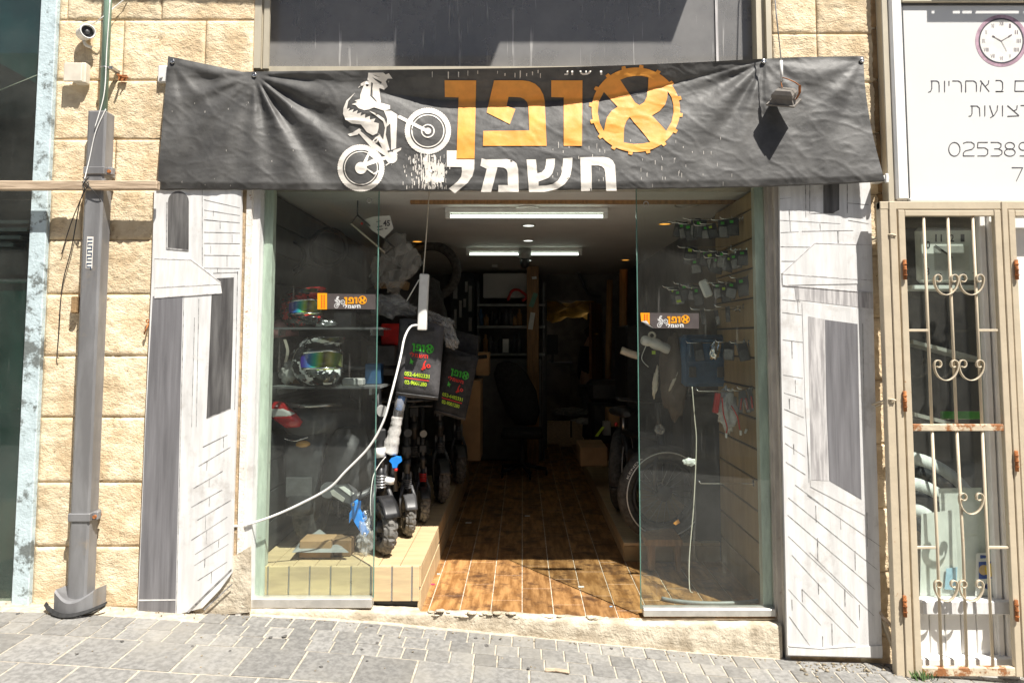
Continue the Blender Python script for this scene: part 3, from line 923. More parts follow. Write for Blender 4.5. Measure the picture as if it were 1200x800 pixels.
MEM = L5([(322, 578), (345, 585), (470, 583), (503, 590), (526, 608), (536, 640), (540, 775), (420, 775), (420, 735), (476, 735), (474, 660), (466, 642), (452, 633), (415, 630), (378, 775), (318, 775), (352, 640), (315, 622)])
SHIN = L5([(585, 585), (640, 585), (648, 667), (676, 658), (692, 640), (699, 612), (700, 583), (752, 580), (748, 630), (736, 668), (712, 694), (655, 715), (656, 740), (700, 738), (740, 728), (770, 708), (788, 675), (795, 640), (800, 578), (855, 575), (850, 640), (838, 690), (808, 730), (765, 758), (690, 775), (600, 775)])
HET = L5([(900, 572), (1035, 570), (1068, 576), (1090, 592), (1104, 618), (1113, 768), (1052, 768), (1047, 665), (1042, 642), (1028, 626), (1005, 620), (965, 620), (968, 768), (905, 770)])
L4 = lambda pts: zp(pts, 4.446, 620, 60)
gear = []
for k in range(16):
    a = 2 * PI * k / 16 + .12
    for da, r in ((-.05, 51.8), (-.04, 55.2), (.04, 55.2), (.05, 51.8), (.12, 51.8), (.2, 51.8), (.27, 51.8)):
        gear.append((745.2 + r * math.cos(a + da), 128.8 + r * 1.0 * math.sin(a + da) * .955))
GEAR = [gear,
        L4([(475, 150), (510, 137), (545, 130), (585, 130), (622, 138), (620, 190), (613, 240), (600, 267), (575, 282), (552, 268)]),
        L4([(722, 208), (742, 240), (752, 280), (753, 320), (742, 370), (715, 416), (678, 375), (640, 336), (680, 312), (708, 280), (720, 245)]),
        L4([(390, 213), (425, 252), (462, 290), (430, 312), (406, 345), (397, 380), (390, 418), (368, 375), (358, 320), (363, 265)]),
        L4([(525, 343), (550, 375), (590, 420), (632, 474), (590, 482), (545, 484), (493, 476), (494, 430), (496, 395), (507, 365)])]
print_on_banner('orange_letter', [fill2d([NUN]), fill2d([PE]), fill2d([VAV]), fill2d(GEAR)], m_orange, .0042, True)
TAV = [L5([(806, 91), (808, 82), (820, 82), (822, 66), (832, 66), (831, 86), (826, 91)]), L5([(848, 66), (858, 66), (858, 91), (848, 91)])]
SH2 = [L5([(896, 66), (906, 66), (914, 80), (930, 80), (930, 66), (938, 66), (938, 80), (948, 74), (956, 66), (966, 66), (956, 82), (938, 90), (915, 90), (903, 84)])]
RE2 = [L5([(1016, 66), (1028, 66), (1029, 90), (1018, 90)])]
print_on_banner('white_letter', [fill2d([p]) for p in [LAM, MEM, SHIN, HET] + SH2 + RE2], m_print, .003, True)
print_on_banner('white_letter', [fill2d([p]) for p in TAV], m_print, .003)
# the rider on a bicycle
Z = lambda pts: zp(pts, 5.0, 380, 70)
def ring(c, ro, ri, n=44, teeth=0):
    o = [(c[0] + (ro + (2.5 if teeth and k % 2 else 0)) * math.cos(2 * PI * k / n), c[1] + (ro + (2.5 if teeth and k % 2 else 0)) * math.sin(2 * PI * k / n)) for k in range(n)]
    return [Z(o), Z(circ(c[0], c[1], ri, 40))]
RIDER = [
    ring((607, 418), 134, 106, 120, 1), ring((607, 418), 97, 91), ring((607, 418), 40, 33), [Z(circ(607, 418, 19))],
    ring((215, 635), 136, 107, 120, 1), ring((215, 635), 99, 94), [Z(circ(215, 635, 35))],
    [Z([(258, 78), (345, 76), (360, 88), (378, 80), (400, 112), (372, 112), (360, 128), (372, 158), (350, 177), (320, 165), (300, 148), (254, 118)]), Z([(285, 88), (330, 104), (300, 98)]), Z([(280, 102), (338, 132), (332, 143), (300, 122)])],
    [Z([(240, 126), (276, 122), (274, 160), (268, 214), (302, 246), (385, 268), (386, 290), (350, 300), (292, 280), (262, 292), (235, 297), (200, 285), (185, 268), (160, 262), (192, 250), (178, 240), (210, 230), (212, 203), (228, 160)])],
    [Z([(198, 168), (215, 140), (239, 126), (230, 150), (213, 157)])],
    [Z([(286, 130), (330, 150), (322, 172), (331, 250), (318, 256), (284, 214), (282, 170)])],
    [Z([(182, 193), (140, 245), (132, 290), (150, 284), (140, 302), (172, 290), (165, 310), (196, 296), (190, 318), (218, 308), (212, 330), (240, 318), (238, 342), (268, 330), (266, 352), (300, 345), (290, 366), (320, 374), (318, 402), (310, 432), (285, 444), (250, 425), (215, 380), (160, 374), (125, 352), (110, 318), (112, 285), (130, 240)])],
    [Z([(262, 300), (310, 318), (350, 345), (366, 380), (360, 440), (384, 530), (352, 540), (318, 430), (345, 470), (356, 400), (345, 362), (305, 330)])],
    [Z([(350, 300), (392, 300), (428, 322), (420, 520), (392, 530), (388, 400), (386, 375), (360, 400), (370, 352)])],
    [Z([(430, 330), (442, 325), (613, 412), (604, 430), (430, 342)])],
    [Z([(137, 437), (165, 428), (205, 403), (216, 412), (196, 440), (150, 449)])],
    [Z([(192, 420), (204, 412), (300, 492), (390, 560), (372, 574), (270, 508)])],
    [Z([(322, 440), (348, 498), (375, 545), (360, 560), (320, 480), (310, 450)])],
    [Z([(300, 455), (330, 440), (310, 486), (268, 492)]), Z([(302, 466), (314, 460), (303, 478), (284, 482)])],
    [Z([(262, 536), (282, 532), (308, 576), (375, 562), (372, 582), (232, 630), (222, 612)]), Z([(262, 560), (290, 580), (250, 600)])],
    [Z(circ(394, 574, 34))], [Z([(405, 530), (452, 516), (448, 530), (425, 545), (430, 560), (400, 560)])],
    [Z([(245, 640), (252, 636), (292, 664), (350, 630), (348, 640), (292, 674)])], [Z([(358, 618), (395, 590), (400, 596), (362, 622)])],
]
print_on_banner('rider_emblem', [fill2d(l) for l in RIDER], m_print, .003)
# print worn off in runs
worn = MB(); rnd = random.Random(5)
def fleck(u, v, w_, h_):
    vs_, fs_ = [(u - w_ / 2, v), (u + w_ / 2, v + rnd.uniform(-1, 1)), (u + w_ * .3, v + h_), (u - w_ * .4, v + h_ * .9)], [(0, 1, 2, 3)]
    flat(worn, (vs_, fs_), 0, lambda a, b: banner_pt(a, min(b, curve1(botv, a) - .5), .0028))
for k in range(210):
    u = rnd.gauss(501, 13); v = rnd.uniform(180, 220)
    if not 472 < u < 528: continue
    dens = math.exp(-((u - 503) / 14) ** 2)
    fleck(u, v, rnd.uniform(.25, 1.0 + .9 * dens), rnd.uniform(2, 5 + 9 * dens))
for k in range(60):
    fleck(rnd.uniform(500, 520), rnd.uniform(190, 213), rnd.uniform(2, 4), rnd.uniform(3, 8))
for k in range(60):
    fleck(rnd.uniform(640, 860), rnd.uniform(160, 216), rnd.uniform(.2, .6), rnd.uniform(1.5, 6))
for k in range(26):
    fleck(rnd.uniform(200, 470), rnd.uniform(90, 218), rnd.uniform(.2, .5), rnd.uniform(.6, 2.5))
for k in range(14):
    fleck(rnd.uniform(500, 640), curve1(topv, 560) + rnd.uniform(2, 6), rnd.uniform(.5, 1.4), rnd.uniform(3, 9))
obj('worn_print', worn, m_print, banner)['kind'] = 'stuff'
for gu, gv in GR:
    p = banner_pt(gu, gv, .006)
    mb = MB().torus(p, .010, .0045, 'Y', 18, 6); obj('eyelet', mb, m_chrome, banner)
    mb = MB().lathe([(0, 0), (.006, .002)], 10, Matrix.Translation(p + Vector((0, -.004, 0))) @ Matrix.Rotation(R(90), 4, 'X')); obj('screw', mb, m_steel, banner)
# brackets that hold it
p = at(190, 86, -.12)
mb = MB().box(p.x - .03, p.x + .03, -.115, -.085, p.z - .05, p.z + .05, bev=.006); mb.tube([(p.x - .005, -.116, p.z - .02), (p.x - .005, -.124, p.z - .02)], .009, 8)
tag(obj('wall_bracket', mb, m_wplastic), 'small white wall bracket at the upper left corner of the black banner', 'bracket')
p = at(1035, 208, -.2)
mb = MB().box(p.x - .01, p.x + .035, -.2, -.06, p.z - .012, p.z + .012, bev=.003); mb.box(p.x + .012, p.x + .03, -.205, -.19, p.z - .03, p.z + .022, bev=.003)
tag(obj('wall_bracket', mb, m_wplastic), 'white clip bracket at the lower right corner of the black banner', 'bracket')

# floodlight hanging in front of the banner
m_fl = M('weathered_lamp_metal', (.15, .135, .12), rough=.6, var=.2, scale=20, rust=(.2, .1, .04), rust_amt=(.62, .72), rscale=30)
fl = thing('floodlight', 'small rusty floodlight hanging on a wire in front of the banner', 'floodlight', at(920, 110, -.238))
YF = -.238
c = at(919, 112, YF)
def fr(cx, cz, hw, hd, y, rx, rz_):
    m = Matrix.Translation((cx, y, cz)) @ Matrix.Rotation(rz_, 4, 'Z') @ Matrix.Rotation(rx, 4, 'X')
    return [m @ Vector(a) for a in ((-hw, -hd, 0), (hw, -hd, 0), (hw, hd, 0), (-hw, hd, 0))]
mb = MB()
mt = Matrix.Translation(c) @ Matrix.Rotation(R(38), 4, 'X') @ Matrix.Rotation(R(-8), 4, 'Y') @ Matrix.Rotation(R(-36), 4, 'Z') @ Matrix.Scale(.88, 4)
def q(hw, hd, z): return [mt @ Vector(a) for a in ((-hw, -hd, z), (hw, -hd, z), (hw, hd, z), (-hw, hd, z))]
mb.loft([q(.090, .070, -.050), q(.090, .070, -.040)], smooth=False)
obj('front_frame', mb, m_fl, fl)
mb = MB().loft([q(.078, .058, -.040), q(.062, .044, -.006)], smooth=False); obj('reflector_housing', mb, m_fl, fl)
mb = MB().loft([q(.068, .050, -.004), q(.066, .048, .018), q(.048, .034, .040)], smooth=False); obj('gear_box', mb, m_fl, fl)
for s_ in (-1, 1):
    if s_ < 0: continue
    mb = MB().ribbon([mt @ Vector((s_ * .075, -.0, -.02)), mt @ Vector((s_ * .092, .01, .02)), mt @ Vector((s_ * .085, .02, .062))], (0, .026, 0), .005); obj('yoke_arm', mb, m_rusty, fl)
top = c + Vector((-.012, 0, .20))
mb = MB().tube(smooth_path([mt @ Vector((.085, .02, .062)), mt @ Vector((.04, .02, .088)), top + Vector((0, 0, -.10)), mt @ Vector((-.02, .01, .045))]), .003, 6); obj('bail_wire', mb, m_rusty, fl)
mb = MB().tube([top + Vector((0, 0, -.12)), top], .009, 8); obj('cable_gland', mb, m_wplastic, fl)
mb = MB().tube([top, top + Vector((-.01, .03, .30)), top + Vector((-.02, .08, .8)), top + Vector((-.02, .2, 1.2))], .0035, 6); obj('hanging_wire', mb, m_steel, fl)

# ================================================================== PAINTED BOARDS BESIDE THE ENTRANCE
def strokes(mb, segs, Y, w_=1.0, th=.0012):
    for a, b, *k in segs:
        ww = k[0] if k else w_
        A = Vector(a); B = Vector(b); d = (B - A); n_ = Vector((-d.y, d.x)).normalized() * ww / 2
        mb.prism([tuple(A - n_), tuple(B - n_ * .7), tuple(B + n_ * .7), tuple(A + n_)], Y - th, th * .9)
    return mb
obj('base_plaster', MB().prism([(222, 723), (293, 717), (293, 640), (268, 655)], -.088, .016), m_plaster, building)
pl = thing('painted_board', 'left white board painted as a house with dark door and arched window', 'painted board', at(220, 710, -.1))
YP = -.11
BL = [(181, 214), (283, 214), (282, 300), (278, 450), (274, 560), (271, 672), (258, 690), (237, 712), (206, 720), (161, 720.5), (170, 500), (178, 320)]
obj('board', MB().prism(BL, YP, .022), m_white, pl)
def paint(parent, name, pts, mat, Y, lift=.0015): return obj(name, MB().prism(pts, Y - lift, lift * .9), mat, parent)
paint(pl, 'painted_window', [(196.5, 291)] + [(209 + 12.2 * math.cos(PI - PI * k / 10), 236 - 12 * math.sin(PI * k / 10)) for k in range(11)] + [(221, 293)], m_pdark, YP)
mb = MB(); strokes(mb, [((195, 291), (221, 293.5), 2.0), ((195.5, 237), (195, 291), 1.3)], YP, th=.003); obj('painted_sill', mb, m_pline, pl)
paint(pl, 'painted_door', [(179, 347), (214, 346), (211, 480), (205.3, 719.5), (162, 720), (170.5, 500)], m_pgrey, YP)
mb = MB(); strokes(mb, [((162.5, 703), (205.5, 702.5), 1.6)], YP, th=.003); obj('painted_door_line', mb, m_poff, pl)
paint(pl, 'painted_awning', [(181, 303), (224, 304.5), (258, 330), (260, 343), (181, 349)], m_poff, YP, .003)
mb = MB(); strokes(mb, [((181, 337), (259, 333), 1.3), ((181, 349), (260, 343.5), 1.2), ((224, 304.5), (258.5, 331), 1.1), ((181, 303), (224, 304.5), .9)], YP, th=.0042); obj('painted_awning_edge', mb, m_pmid, pl)
paint(pl, 'painted_window', [(248, 346), (254, 326), (274, 325), (272.5, 400), (270.3, 478), (242, 489.5), (245, 420)], m_pdark, YP)
seg = [((237, 222), (237, 312), .8), ((278.5, 318), (275, 480), .9), ((250, 320), (279, 319), .9), ((228, 372), (224.5, 500), .7), ((242, 489.5), (270.5, 478), 2.0), ((233, 350), (230, 500), .7), ((215.5, 346), (206.5, 718), .7)]
for a, b in ((234, 243.5), (246, 252.5), (257.5, 261), (272, 273), (285, 285.5), (299, 299.5), (314, 314.5)): seg.append(((239, a), (281, b), rnd.uniform(.5, 1.1)))
for u_, a, b in ((258, 260, 268), (250, 247, 253), (272, 275, 284), (247, 288, 297), (266, 300, 312), (255, 315, 320)): seg.append(((u_, a), (u_, b), .7))
lv = [529, 550, 573, 594, 614, 634, 654, 667, 688]; rv = [506, 522, 545, 567, 585, 602, 622, 635, 655]
for k, (a, b) in enumerate(zip(lv, rv)):
    ul = 227 - k * 1.0; ur = 273 - k * .3
    f0 = rnd.uniform(0, .25); f1 = rnd.uniform(.75, 1)
    seg.append(((lerp(ul, ur, f0), lerp(a, b, f0)), (lerp(ul, ur, f1), lerp(a, b, f1)), rnd.uniform(.6, 1.1)))
    f = rnd.uniform(.25, .8); seg.append(((lerp(ul, ur, f), lerp(a, b, f)), (lerp(ul, ur, f) - .5, lerp(a, b, f) + rnd.uniform(7, 17)), .8))
mb = MB(); strokes(mb, seg, YP); strokes(mb, [((220, 717), (243, 694), 2.4), ((243, 694), (271, 667), 2.0), ((239, 714), (272, 684), 1.8)], YP, th=.004)  # the heavier strokes low down paint a cable's shadow and the board edge
obj('painted_lines', mb, m_pline, pl)

pr = thing('painted_board', 'white board right of the entrance painted as a brick house with a tall window', 'painted board', at(975, 768, -.1))
BR = [(913.5, 200), (1019.5, 200), (1022, 290), (1027, 520), (1034, 771), (923, 768), (919, 600), (915, 400)]
obj('board', MB().prism(BR, YP, .022), m_white, pr)
paint(pr, 'painted_window', [(965, 215), (983.5, 215), (983.5, 246), (976, 250), (965, 250)], m_pdark, YP)
paint(pr, 'painted_awning', [(955, 285), (1021, 287), (1022.5, 332), (917.5, 334), (917, 320)], m_white, YP, .003)
mb = MB(); strokes(mb, [((917, 321), (1022, 328.5), 1.1), ((917.5, 334), (1022, 343), 1.0), ((955, 285), (917, 320), .9), ((955, 285), (1021, 287), .8)], YP, th=.0042); obj('painted_awning_edge', mb, m_pmid, pr)
paint(pr, 'painted_band', [(931, 336), (1022.5, 344), (1023.5, 362), (933, 351)], m_pmid, YP)
paint(pr, 'painted_frame', [(940, 354), (1010, 362), (1015, 604), (950, 570), (944, 480)], m_white, YP, .0022)
paint(pr, 'painted_window', [(947, 370.5), (966.5, 374), (968, 470), (971, 563), (951, 562), (949, 470)], m_pmid, YP, .0035)
paint(pr, 'painted_window', [(967, 374.5), (1005, 379.5), (1007, 480), (1009.5, 585), (972, 563), (968.5, 470)], m_pgrey, YP, .0035)
seg = [((944, 215), (944.5, 255), .8), ((993, 215), (993, 250), 1.2), ((950, 250), (983, 250), .8), ((949, 215), (949, 250), .7), ((951, 563), (1012, 597), 1.1), ((1011, 379), (1014, 600), .9), ((940, 356), (948, 565), .8), ((916, 320), (916.5, 334), .8)]
for a, b, c_, d in ((914, 233, 927, 232), (914, 258, 985, 262), (915, 272.5, 936, 271.5), (940, 271, 1000, 270), (915, 289, 950, 289.5), (916, 306, 938, 306), (993, 238, 1018, 240), (994, 258, 1018, 262), (917, 351, 938, 353), (917, 366, 940, 369), (917.5, 398, 941, 401), (918, 439, 941, 443), (919, 460, 941, 467), (919, 479, 942, 489), (919.5, 499, 943, 510), (920, 519, 944, 535), (921, 541, 944, 556), (946, 580, 1032, 640), (924, 583, 1028, 667), (923, 603, 1025, 690), (949, 647, 1024, 721), (928, 650, 1006, 735), (924, 690, 962, 732), (940, 690, 1002, 752), (925, 722, 950, 757), (932, 568, 975, 600), (924, 628, 1000, 700)):
    seg.append(((a, b), (c_, d), rnd.uniform(.45, 1.0)))
for u_, a, b in ((925, 246, 258), (982, 271, 289), (926, 259, 271), (961, 262, 270), (935, 352, 366), (928, 400, 420), (932, 445, 460), (925, 467, 479), (930, 520, 532), (956, 592, 612), (985, 607, 620), (958, 630, 657), (1002, 645, 668), (959, 683, 696), (990, 690, 710), (1007, 708, 726), (940, 690, 705), (975, 730, 756), (964, 745, 760), (928, 702, 715), (1016, 600, 640)):
    seg.append(((u_, a), (u_ + .5, b), rnd.uniform(.7, 1.4)))
mb = MB(); strokes(mb, seg, YP); obj('painted_lines', mb, m_pline, pr)
paint(pr, 'kick_strip', [(923, 758), (960, 760), (1034, 756), (1034.5, 770), (923.5, 767)], m_poff, YP, .006)
mb = MB(); strokes(mb, [((925, 756.5), (962, 759.5), 1.3), ((962, 759.5), (1004, 756.5), 1.0)], YP, th=.008); obj('lifted_edge', mb, m_white, pr)

# ================================================================== PIPE, BEAM AND SMALL THINGS ON THE LEFT WALL
pipe = thing('drain_pipe', 'grey steel channel down the left wall with a green pipe entering its top', 'pipe', at(86, 722, -.14))
def vbox(mb, uvs, Y0, Y1, hw):
    """square section along pixel points at the middle of the pipe"""
    rings = []
    for u, v in uvs:
        p = at(u, v, Y0)
        c = .25 * hw
        rings.append([(p.x - hw, Y0 + c, p.z), (p.x - hw + c, Y0, p.z), (p.x + hw - c, Y0, p.z), (p.x + hw, Y0 + c, p.z), (p.x + hw, Y1, p.z), (p.x - hw, Y1, p.z)])
    return mb.loft(rings, smooth=False)
XP = at(101, 420, -.19).x
za, zb_ = at(114, 129, -.19).z, at(86, 706, -.19).z
mb = MB(); hw = .052
mb.box(XP - hw, XP + hw, -.19, -.098, zb_, za, bev=.010)
obj('channel', mb, m_pipe, pipe)
mb = MB(); mb.box(XP - hw - .006, XP - hw + .012, -.175, -.093, zb_, za + .0); obj('channel_lip', mb, m_pipe, pipe)
mb = MB(); mb.tube([(XP + .012, -.15, za - .05), (XP + .012, -.15, za + .9), (XP + .015, -.15, 4.2)], .021, 14); obj('green_pipe', mb, m_pipe_green, pipe)
for v in (200, 606):
    z = at(100, v, -.19).z
    mb = MB(); mb.box(XP - hw - .008, XP + hw + .008, -.198, -.09, z - .022, z + .022, bev=.004); mb.box(XP + hw + .006, XP + hw + .036, -.17, -.135, z - .018, z + .026, bev=.004); mb.box(XP - hw - .02, XP - hw - .008, -.17, -.1, z - .016, z + .016)
    cl = obj('pipe_clamp', mb, m_pipe, pipe)
    mb = MB().tube([(XP + hw + .022, -.18, z), (XP + hw + .022, -.125, z)], .010, 8); obj('bolt', mb, m_rusty, cl)
z = at(112, 80, -.15).z
mb = MB(); mb.torus((XP + .013, -.15, z), .024, .004, 'Z', 18, 6); mb.box(XP + .035, XP + .06, -.16, -.085, z - .008, z + .008); obj('pipe_clip', mb, m_steel, pipe)
# shoe with a scooped collar and a bitumen gasket
zf = gz(XP, -.2)
mb = MB(); n = 20; rows = []
for i in range(n + 1):
    f = i / n; x = XP - .105 + .21 * f
    yy = -.21 - .03 * math.sin(PI * f)
    zt_ = zf + .125 - .05 * math.sin(PI * f)
    rows.append([(x, yy, zf + .005), (x, yy, zt_ - .01), (x, yy + .012, zt_), (x, yy + .05, zt_ - .004), (x, -.09, zt_ - .01), (x, -.09, zf)])
mb.loft(rows, smooth=False); obj('shoe', mb, m_pipe, pipe)
mb = MB(); pts = []
for i in range(25):
    f = i / 24; x = XP - .165 + .33 * f
    pts.append(Vector((x, -.19 - .075 * math.sin(PI * f) + .006 * noise.noise(Vector((i * .7, 0, 0))), zf + .012 + .035 * (2 * f - 1) ** 2 + .004 * noise.noise(Vector((i, 3, 0))))))
mb.ribbon(pts, (0, .02, .014), .008); obj('gasket', mb, m_rubber, pipe)
mb = MB(); ps = at(105, 296, -.192)
mb.box(ps.x - .018, ps.x + .018, -.1922, -.1915, ps.z - .09, ps.z + .09); st_ = obj('sticker', mb, m_print, pipe)
mb = MB()
for k in range(9):
    z = ps.z + .082 - k * .0195
    mb.box(ps.x - .014, ps.x + .014, -.1934, -.1926, z - .011, z - .004)
    if k % 2: mb.box(ps.x - .014, ps.x - .009, -.1934, -.1926, z - .02, z - .011)
    elif k % 3: mb.box(ps.x + .008, ps.x + .014, -.1934, -.1926, z - .02, z - .011)
obj('sticker_print', mb, M('dark_blue_print', (.03, .06, .11), rough=.5), st_)

beam = MB(); p0 = at(-60, 216.5, -.215); p1 = at(183.5, 216.5, -.215)
beam.box(p0.x, p1.x, -.215, -.175, at(60, 222, -.215).z, at(60, 211.5, -.215).z, bev=.004)
tag(obj('timber_batten', beam, m_beam), 'weathered wooden batten running level from the left edge to the banner', 'batten')
wires = thing('tie_wire', 'thin black wire tying the wooden batten to the grey pipe and trailing down the stone', 'wire', at(100, 215, -.22))
mb = MB()
mb.tube(smooth_path([at(97, 208, -.225), at(104, 216, -.225), at(98, 226, -.222), at(83, 262, -.11), at(72, 298, -.10)]), .0028, 5)
mb.tube(smooth_path([at(104, 208, -.225), at(97, 217, -.225), at(99, 222, -.222), at(93, 240, -.16), at(84, 290, -.11), at(73, 335, -.105), at(69, 390, -.105), at(67, 416, -.10), at(69, 419, -.10)]), .003, 5)
mb.tube(smooth_path([at(98, 212, -.226), at(116, 232, -.20), at(125, 255, -.12)]), .0025, 5)
obj('wire_strand', mb, m_black, wires)
mb = MB()
mb.tube(smooth_path([at(124, 128, -.19), at(112, 155, -.20), at(104, 190, -.20), at(98, 214, -.226)]), .003, 5)
mb.tube(smooth_path([at(129, 0, -.17), at(125, 60, -.17), at(122, 110, -.185), at(111, 150, -.20)]), .003, 5)
tag(obj('cable', mb, m_wplastic), 'thin pale cable running down beside the green pipe at the top of the left wall', 'cable')

cc = at(104, 42, -.16)
cctv = thing('security_camera', 'small white bullet camera on the stone wall left of the green pipe', 'camera', cc)
md = Matrix.Translation(at(99, 39.5, -.13)) @ Vector((.85, -.8, -.15)).to_track_quat('Z', 'Y').to_matrix().to_4x4()
mb = MB().lathe([(0, -.04), (.034, -.04), (.037, -.03), (.038, .055), (.041, .06), (.041, .075), (.034, .075), (.032, .06)], 24, md); obj('housing', mb, m_wplastic, cctv)
mb = MB().lathe([(0, .058), (.033, .058)], 24, md); lens = obj('front_glass', mb, m_black, cctv)
mb = MB().lathe([(0, .066), (.010, .066), (.014, .058)], 16, md); obj('lens', mb, m_darkgrey, lens)
mb = MB().tube(smooth_path([at(98, 42, -.10), at(100, 52, -.115), at(108, 56, -.095)]), .009, 8); obj('mount_arm', mb, m_wplastic, cctv)
mb = MB().box(at(86.5, 80, -.13).x, at(101, 80, -.13).x, -.135, -.085, at(88, 97.5, -.13).z, at(88, 73.5, -.13).z, bev=.006)
jb = tag(obj('junction_box', mb, m_beige), 'square cream junction box on the stone below the security camera', 'box')
mb = MB().box(at(75.5, 80, -.14).x, at(97, 80, -.14).x, -.148, -.1345, at(86, 96, -.14).z, at(86, 74, -.14).z, bev=.004); obj('cover', mb, m_beige, jb)
mb = MB().tube(smooth_path([at(150, -4, -.10), at(135, 8, -.12), at(118, 22, -.17), at(101, 33, -.11)]), .003, 5)
tag(obj('cable', mb, m_wplastic), 'thin cable slanting down to the security camera from the upper right', 'cable')
mb = MB().tube([at(143, 91, -.09), at(138, 87.5, -.15)], [.005, .007], 8); mb.tube([at(150, 91, -.09), at(143, 90.5, -.125)], .005, 6); mb.box(at(138, 90, -.11).x, at(147, 90, -.11).x, -.104, -.095, at(140, 95, -.1).z, at(140, 88, -.1).z)
tag(obj('rusty_nail', mb, m_rusty), 'bent rusty nail sticking out of the stone joint', 'nail')
mb = MB().torus(at(173, 376, -.10), .008, .004, 'Y', 12, 6); mb.tube(smooth_path([at(174, 379, -.1), at(171, 386, -.12), at(169, 391, -.10)]), .0045, 6)
tag(obj('iron_hook', mb, m_rusty), 'small rusty iron hook in the stone beside the left painted board', 'hook')
mb = MB().box(at(86.5, 358, -.1).x, at(93, 358, -.1).x, -.13, -.09, at(90, 367, -.12).z, at(90, 347, -.12).z, bev=.006)
tag(obj('cork_plug', mb, m_brownstain), 'brown plug wedged between the stone wall and the grey pipe', 'plug')

# ================================================================== NEIGHBOUR ON THE LEFT
nl = thing('neighbour_window', 'dark shop window at the left edge with a peeling pale blue frame', 'window', at(20, 700, -.05))
xa, xb = at(28, 400, -.105).x, at(48, 350, -.1).x
xs1 = at(27 + 19, 350, -.1).x
mb = MB(); mb.box(xa, at(47.5, 400, -.105).x, -.105, -.02, -.05, 4.2, bev=.004); obj('frame_post', mb, m_peelblue, nl)
mb = MB().box(-6, xa, -.06, -.052, -.05, 4.2); obj('pane', mb, m_glass_n, nl)
obj('lower_panel', MB().box(-6, xa - .002, -.02, .0, -.05, at(10, 328, -.02).z), m_greenpanel, nl)
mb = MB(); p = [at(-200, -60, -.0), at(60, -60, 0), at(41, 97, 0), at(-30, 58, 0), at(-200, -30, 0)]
mb.add(p + [a + Vector((0, .02, 0)) for a in p], [(0, 4, 3, 2, 1), (5, 6, 7, 8, 9)]); obj('reflection_panel', mb, m_teal_reflection, nl)  # teal sheet painted for the sky's reflection above a slanting roofline
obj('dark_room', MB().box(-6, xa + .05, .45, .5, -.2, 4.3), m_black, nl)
mb = MB().tube([at(-10, 110, -.045), at(44, 88, -.045)], .003, 5); obj('hanging_cord', mb, m_beige, nl)
mb = MB().box(-6, xa - .01, -.045, -.03, at(10, 330, -.04).z, at(10, 327, -.04).z); obj('glazing_bar', mb, m_steel, nl)
mb = MB()
for k in range(4): mb.box(at(0, 258 + k * 9, .2).x - 1, at(40 - k * 8, 258, .2).x, .2, .3, at(0, 262 + k * 9, .2).z, at(0, 258 + k * 9, .2).z)
obj('shelf', mb, m_darkgrey, nl)
# ================================================================== NEIGHBOUR ON THE RIGHT
YG = -.23
nr = thing('watch_shop_front', 'cream framed watch shop window at the right edge under the white sign', 'shop front', at(1130, 790, -.12))
# recess and side of the wall
obj('side_reveal', MB().box(2.06, 2.20, -.075, -.02, -.9, ZT), m_brownstain, nr)
for k, (va, vb) in enumerate(((-20, 34), (36, 94), (96, 156), (158, 226), (228, 304), (306, 372), (374, 432), (434, 506), (508, 580), (582, 655), (657, 730), (732, 800))):
    z0, z1 = at(1030, vb, -.06).z, at(1030, va, -.06).z
    obj('stone_block', MB().box(2.062, 2.15, -.075 - .012, -.07, z0, z1, bev=.006), m_brownstain, nr)
def pbox(name, u0, u1, v0, v1, Y, th, mat, parent, bev=.002):
    return obj(name, px_box(MB(), u0, u1, v0, v1, Y, th, bev), mat, parent)
mb = MB(); YW = -.11
x0w = at(1050, 500, YW).x
mb.box(x0w - .02, at(1067, 500, YW).x, YW - .01, YW + .05, -.75, at(1100, 244, YW).z)
mb.box(at(1156, 500, YW).x, at(1163, 500, YW).x, YW - .02, YW + .05, -.75, at(1100, 244, YW).z, bev=.004)
mb.box(at(1165, 500, YW).x, at(1178, 500, YW).x, YW - .03, YW + .05, -.75, at(1100, 244, YW).z, bev=.006)
mb.box(at(1178, 500, YW).x, at(1230, 500, YW).x, YW - .015, YW + .05, -.75, at(1100, 244, YW).z)
obj('window_frame', mb, m_signframe, nr)
zs = at(1130, 704, YW).z
obj('pane', MB().box(at(1067, 500, YW).x, at(1156, 500, YW).x, YW + .012, YW + .018, zs, at(1100, 250, YW).z), m_glass_g, nr)
obj('sill', MB().box(at(1074, 700, YW).x, at(1186, 700, YW).x, YW - .05, YW + .03, at(1130, 716, YW).z, at(1130, 700, YW).z, bev=.006), m_white, nr)
xx = [at(u, 745, YW).x for u in (1074, 1090, 1108, 1127, 1145, 1165, 1181)]
for a, b in zip(xx, xx[1:]):
    obj('base_board', MB().box(a + .002, b - .002, YW, YW + .02, at(1130, 770, YW).z, at(1130, 716.5, YW).z, bev=.004), m_signframe, nr)
obj('base_ledge', MB().box(at(1074, 775, YW).x, at(1188, 775, YW).x, YW - .05, YW + .03, -.75, at(1130, 766, YW).z, bev=.006), m_signframe, nr)
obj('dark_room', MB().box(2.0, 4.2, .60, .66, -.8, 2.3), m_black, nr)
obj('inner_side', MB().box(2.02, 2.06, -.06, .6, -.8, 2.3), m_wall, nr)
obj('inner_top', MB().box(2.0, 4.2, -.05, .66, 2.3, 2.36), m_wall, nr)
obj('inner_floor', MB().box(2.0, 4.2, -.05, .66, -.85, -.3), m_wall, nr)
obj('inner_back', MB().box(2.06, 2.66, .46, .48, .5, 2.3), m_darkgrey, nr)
obj('brown_back', MB().box(2.06, 2.66, .40, .42, -.3, .62), m_brownstain, nr)
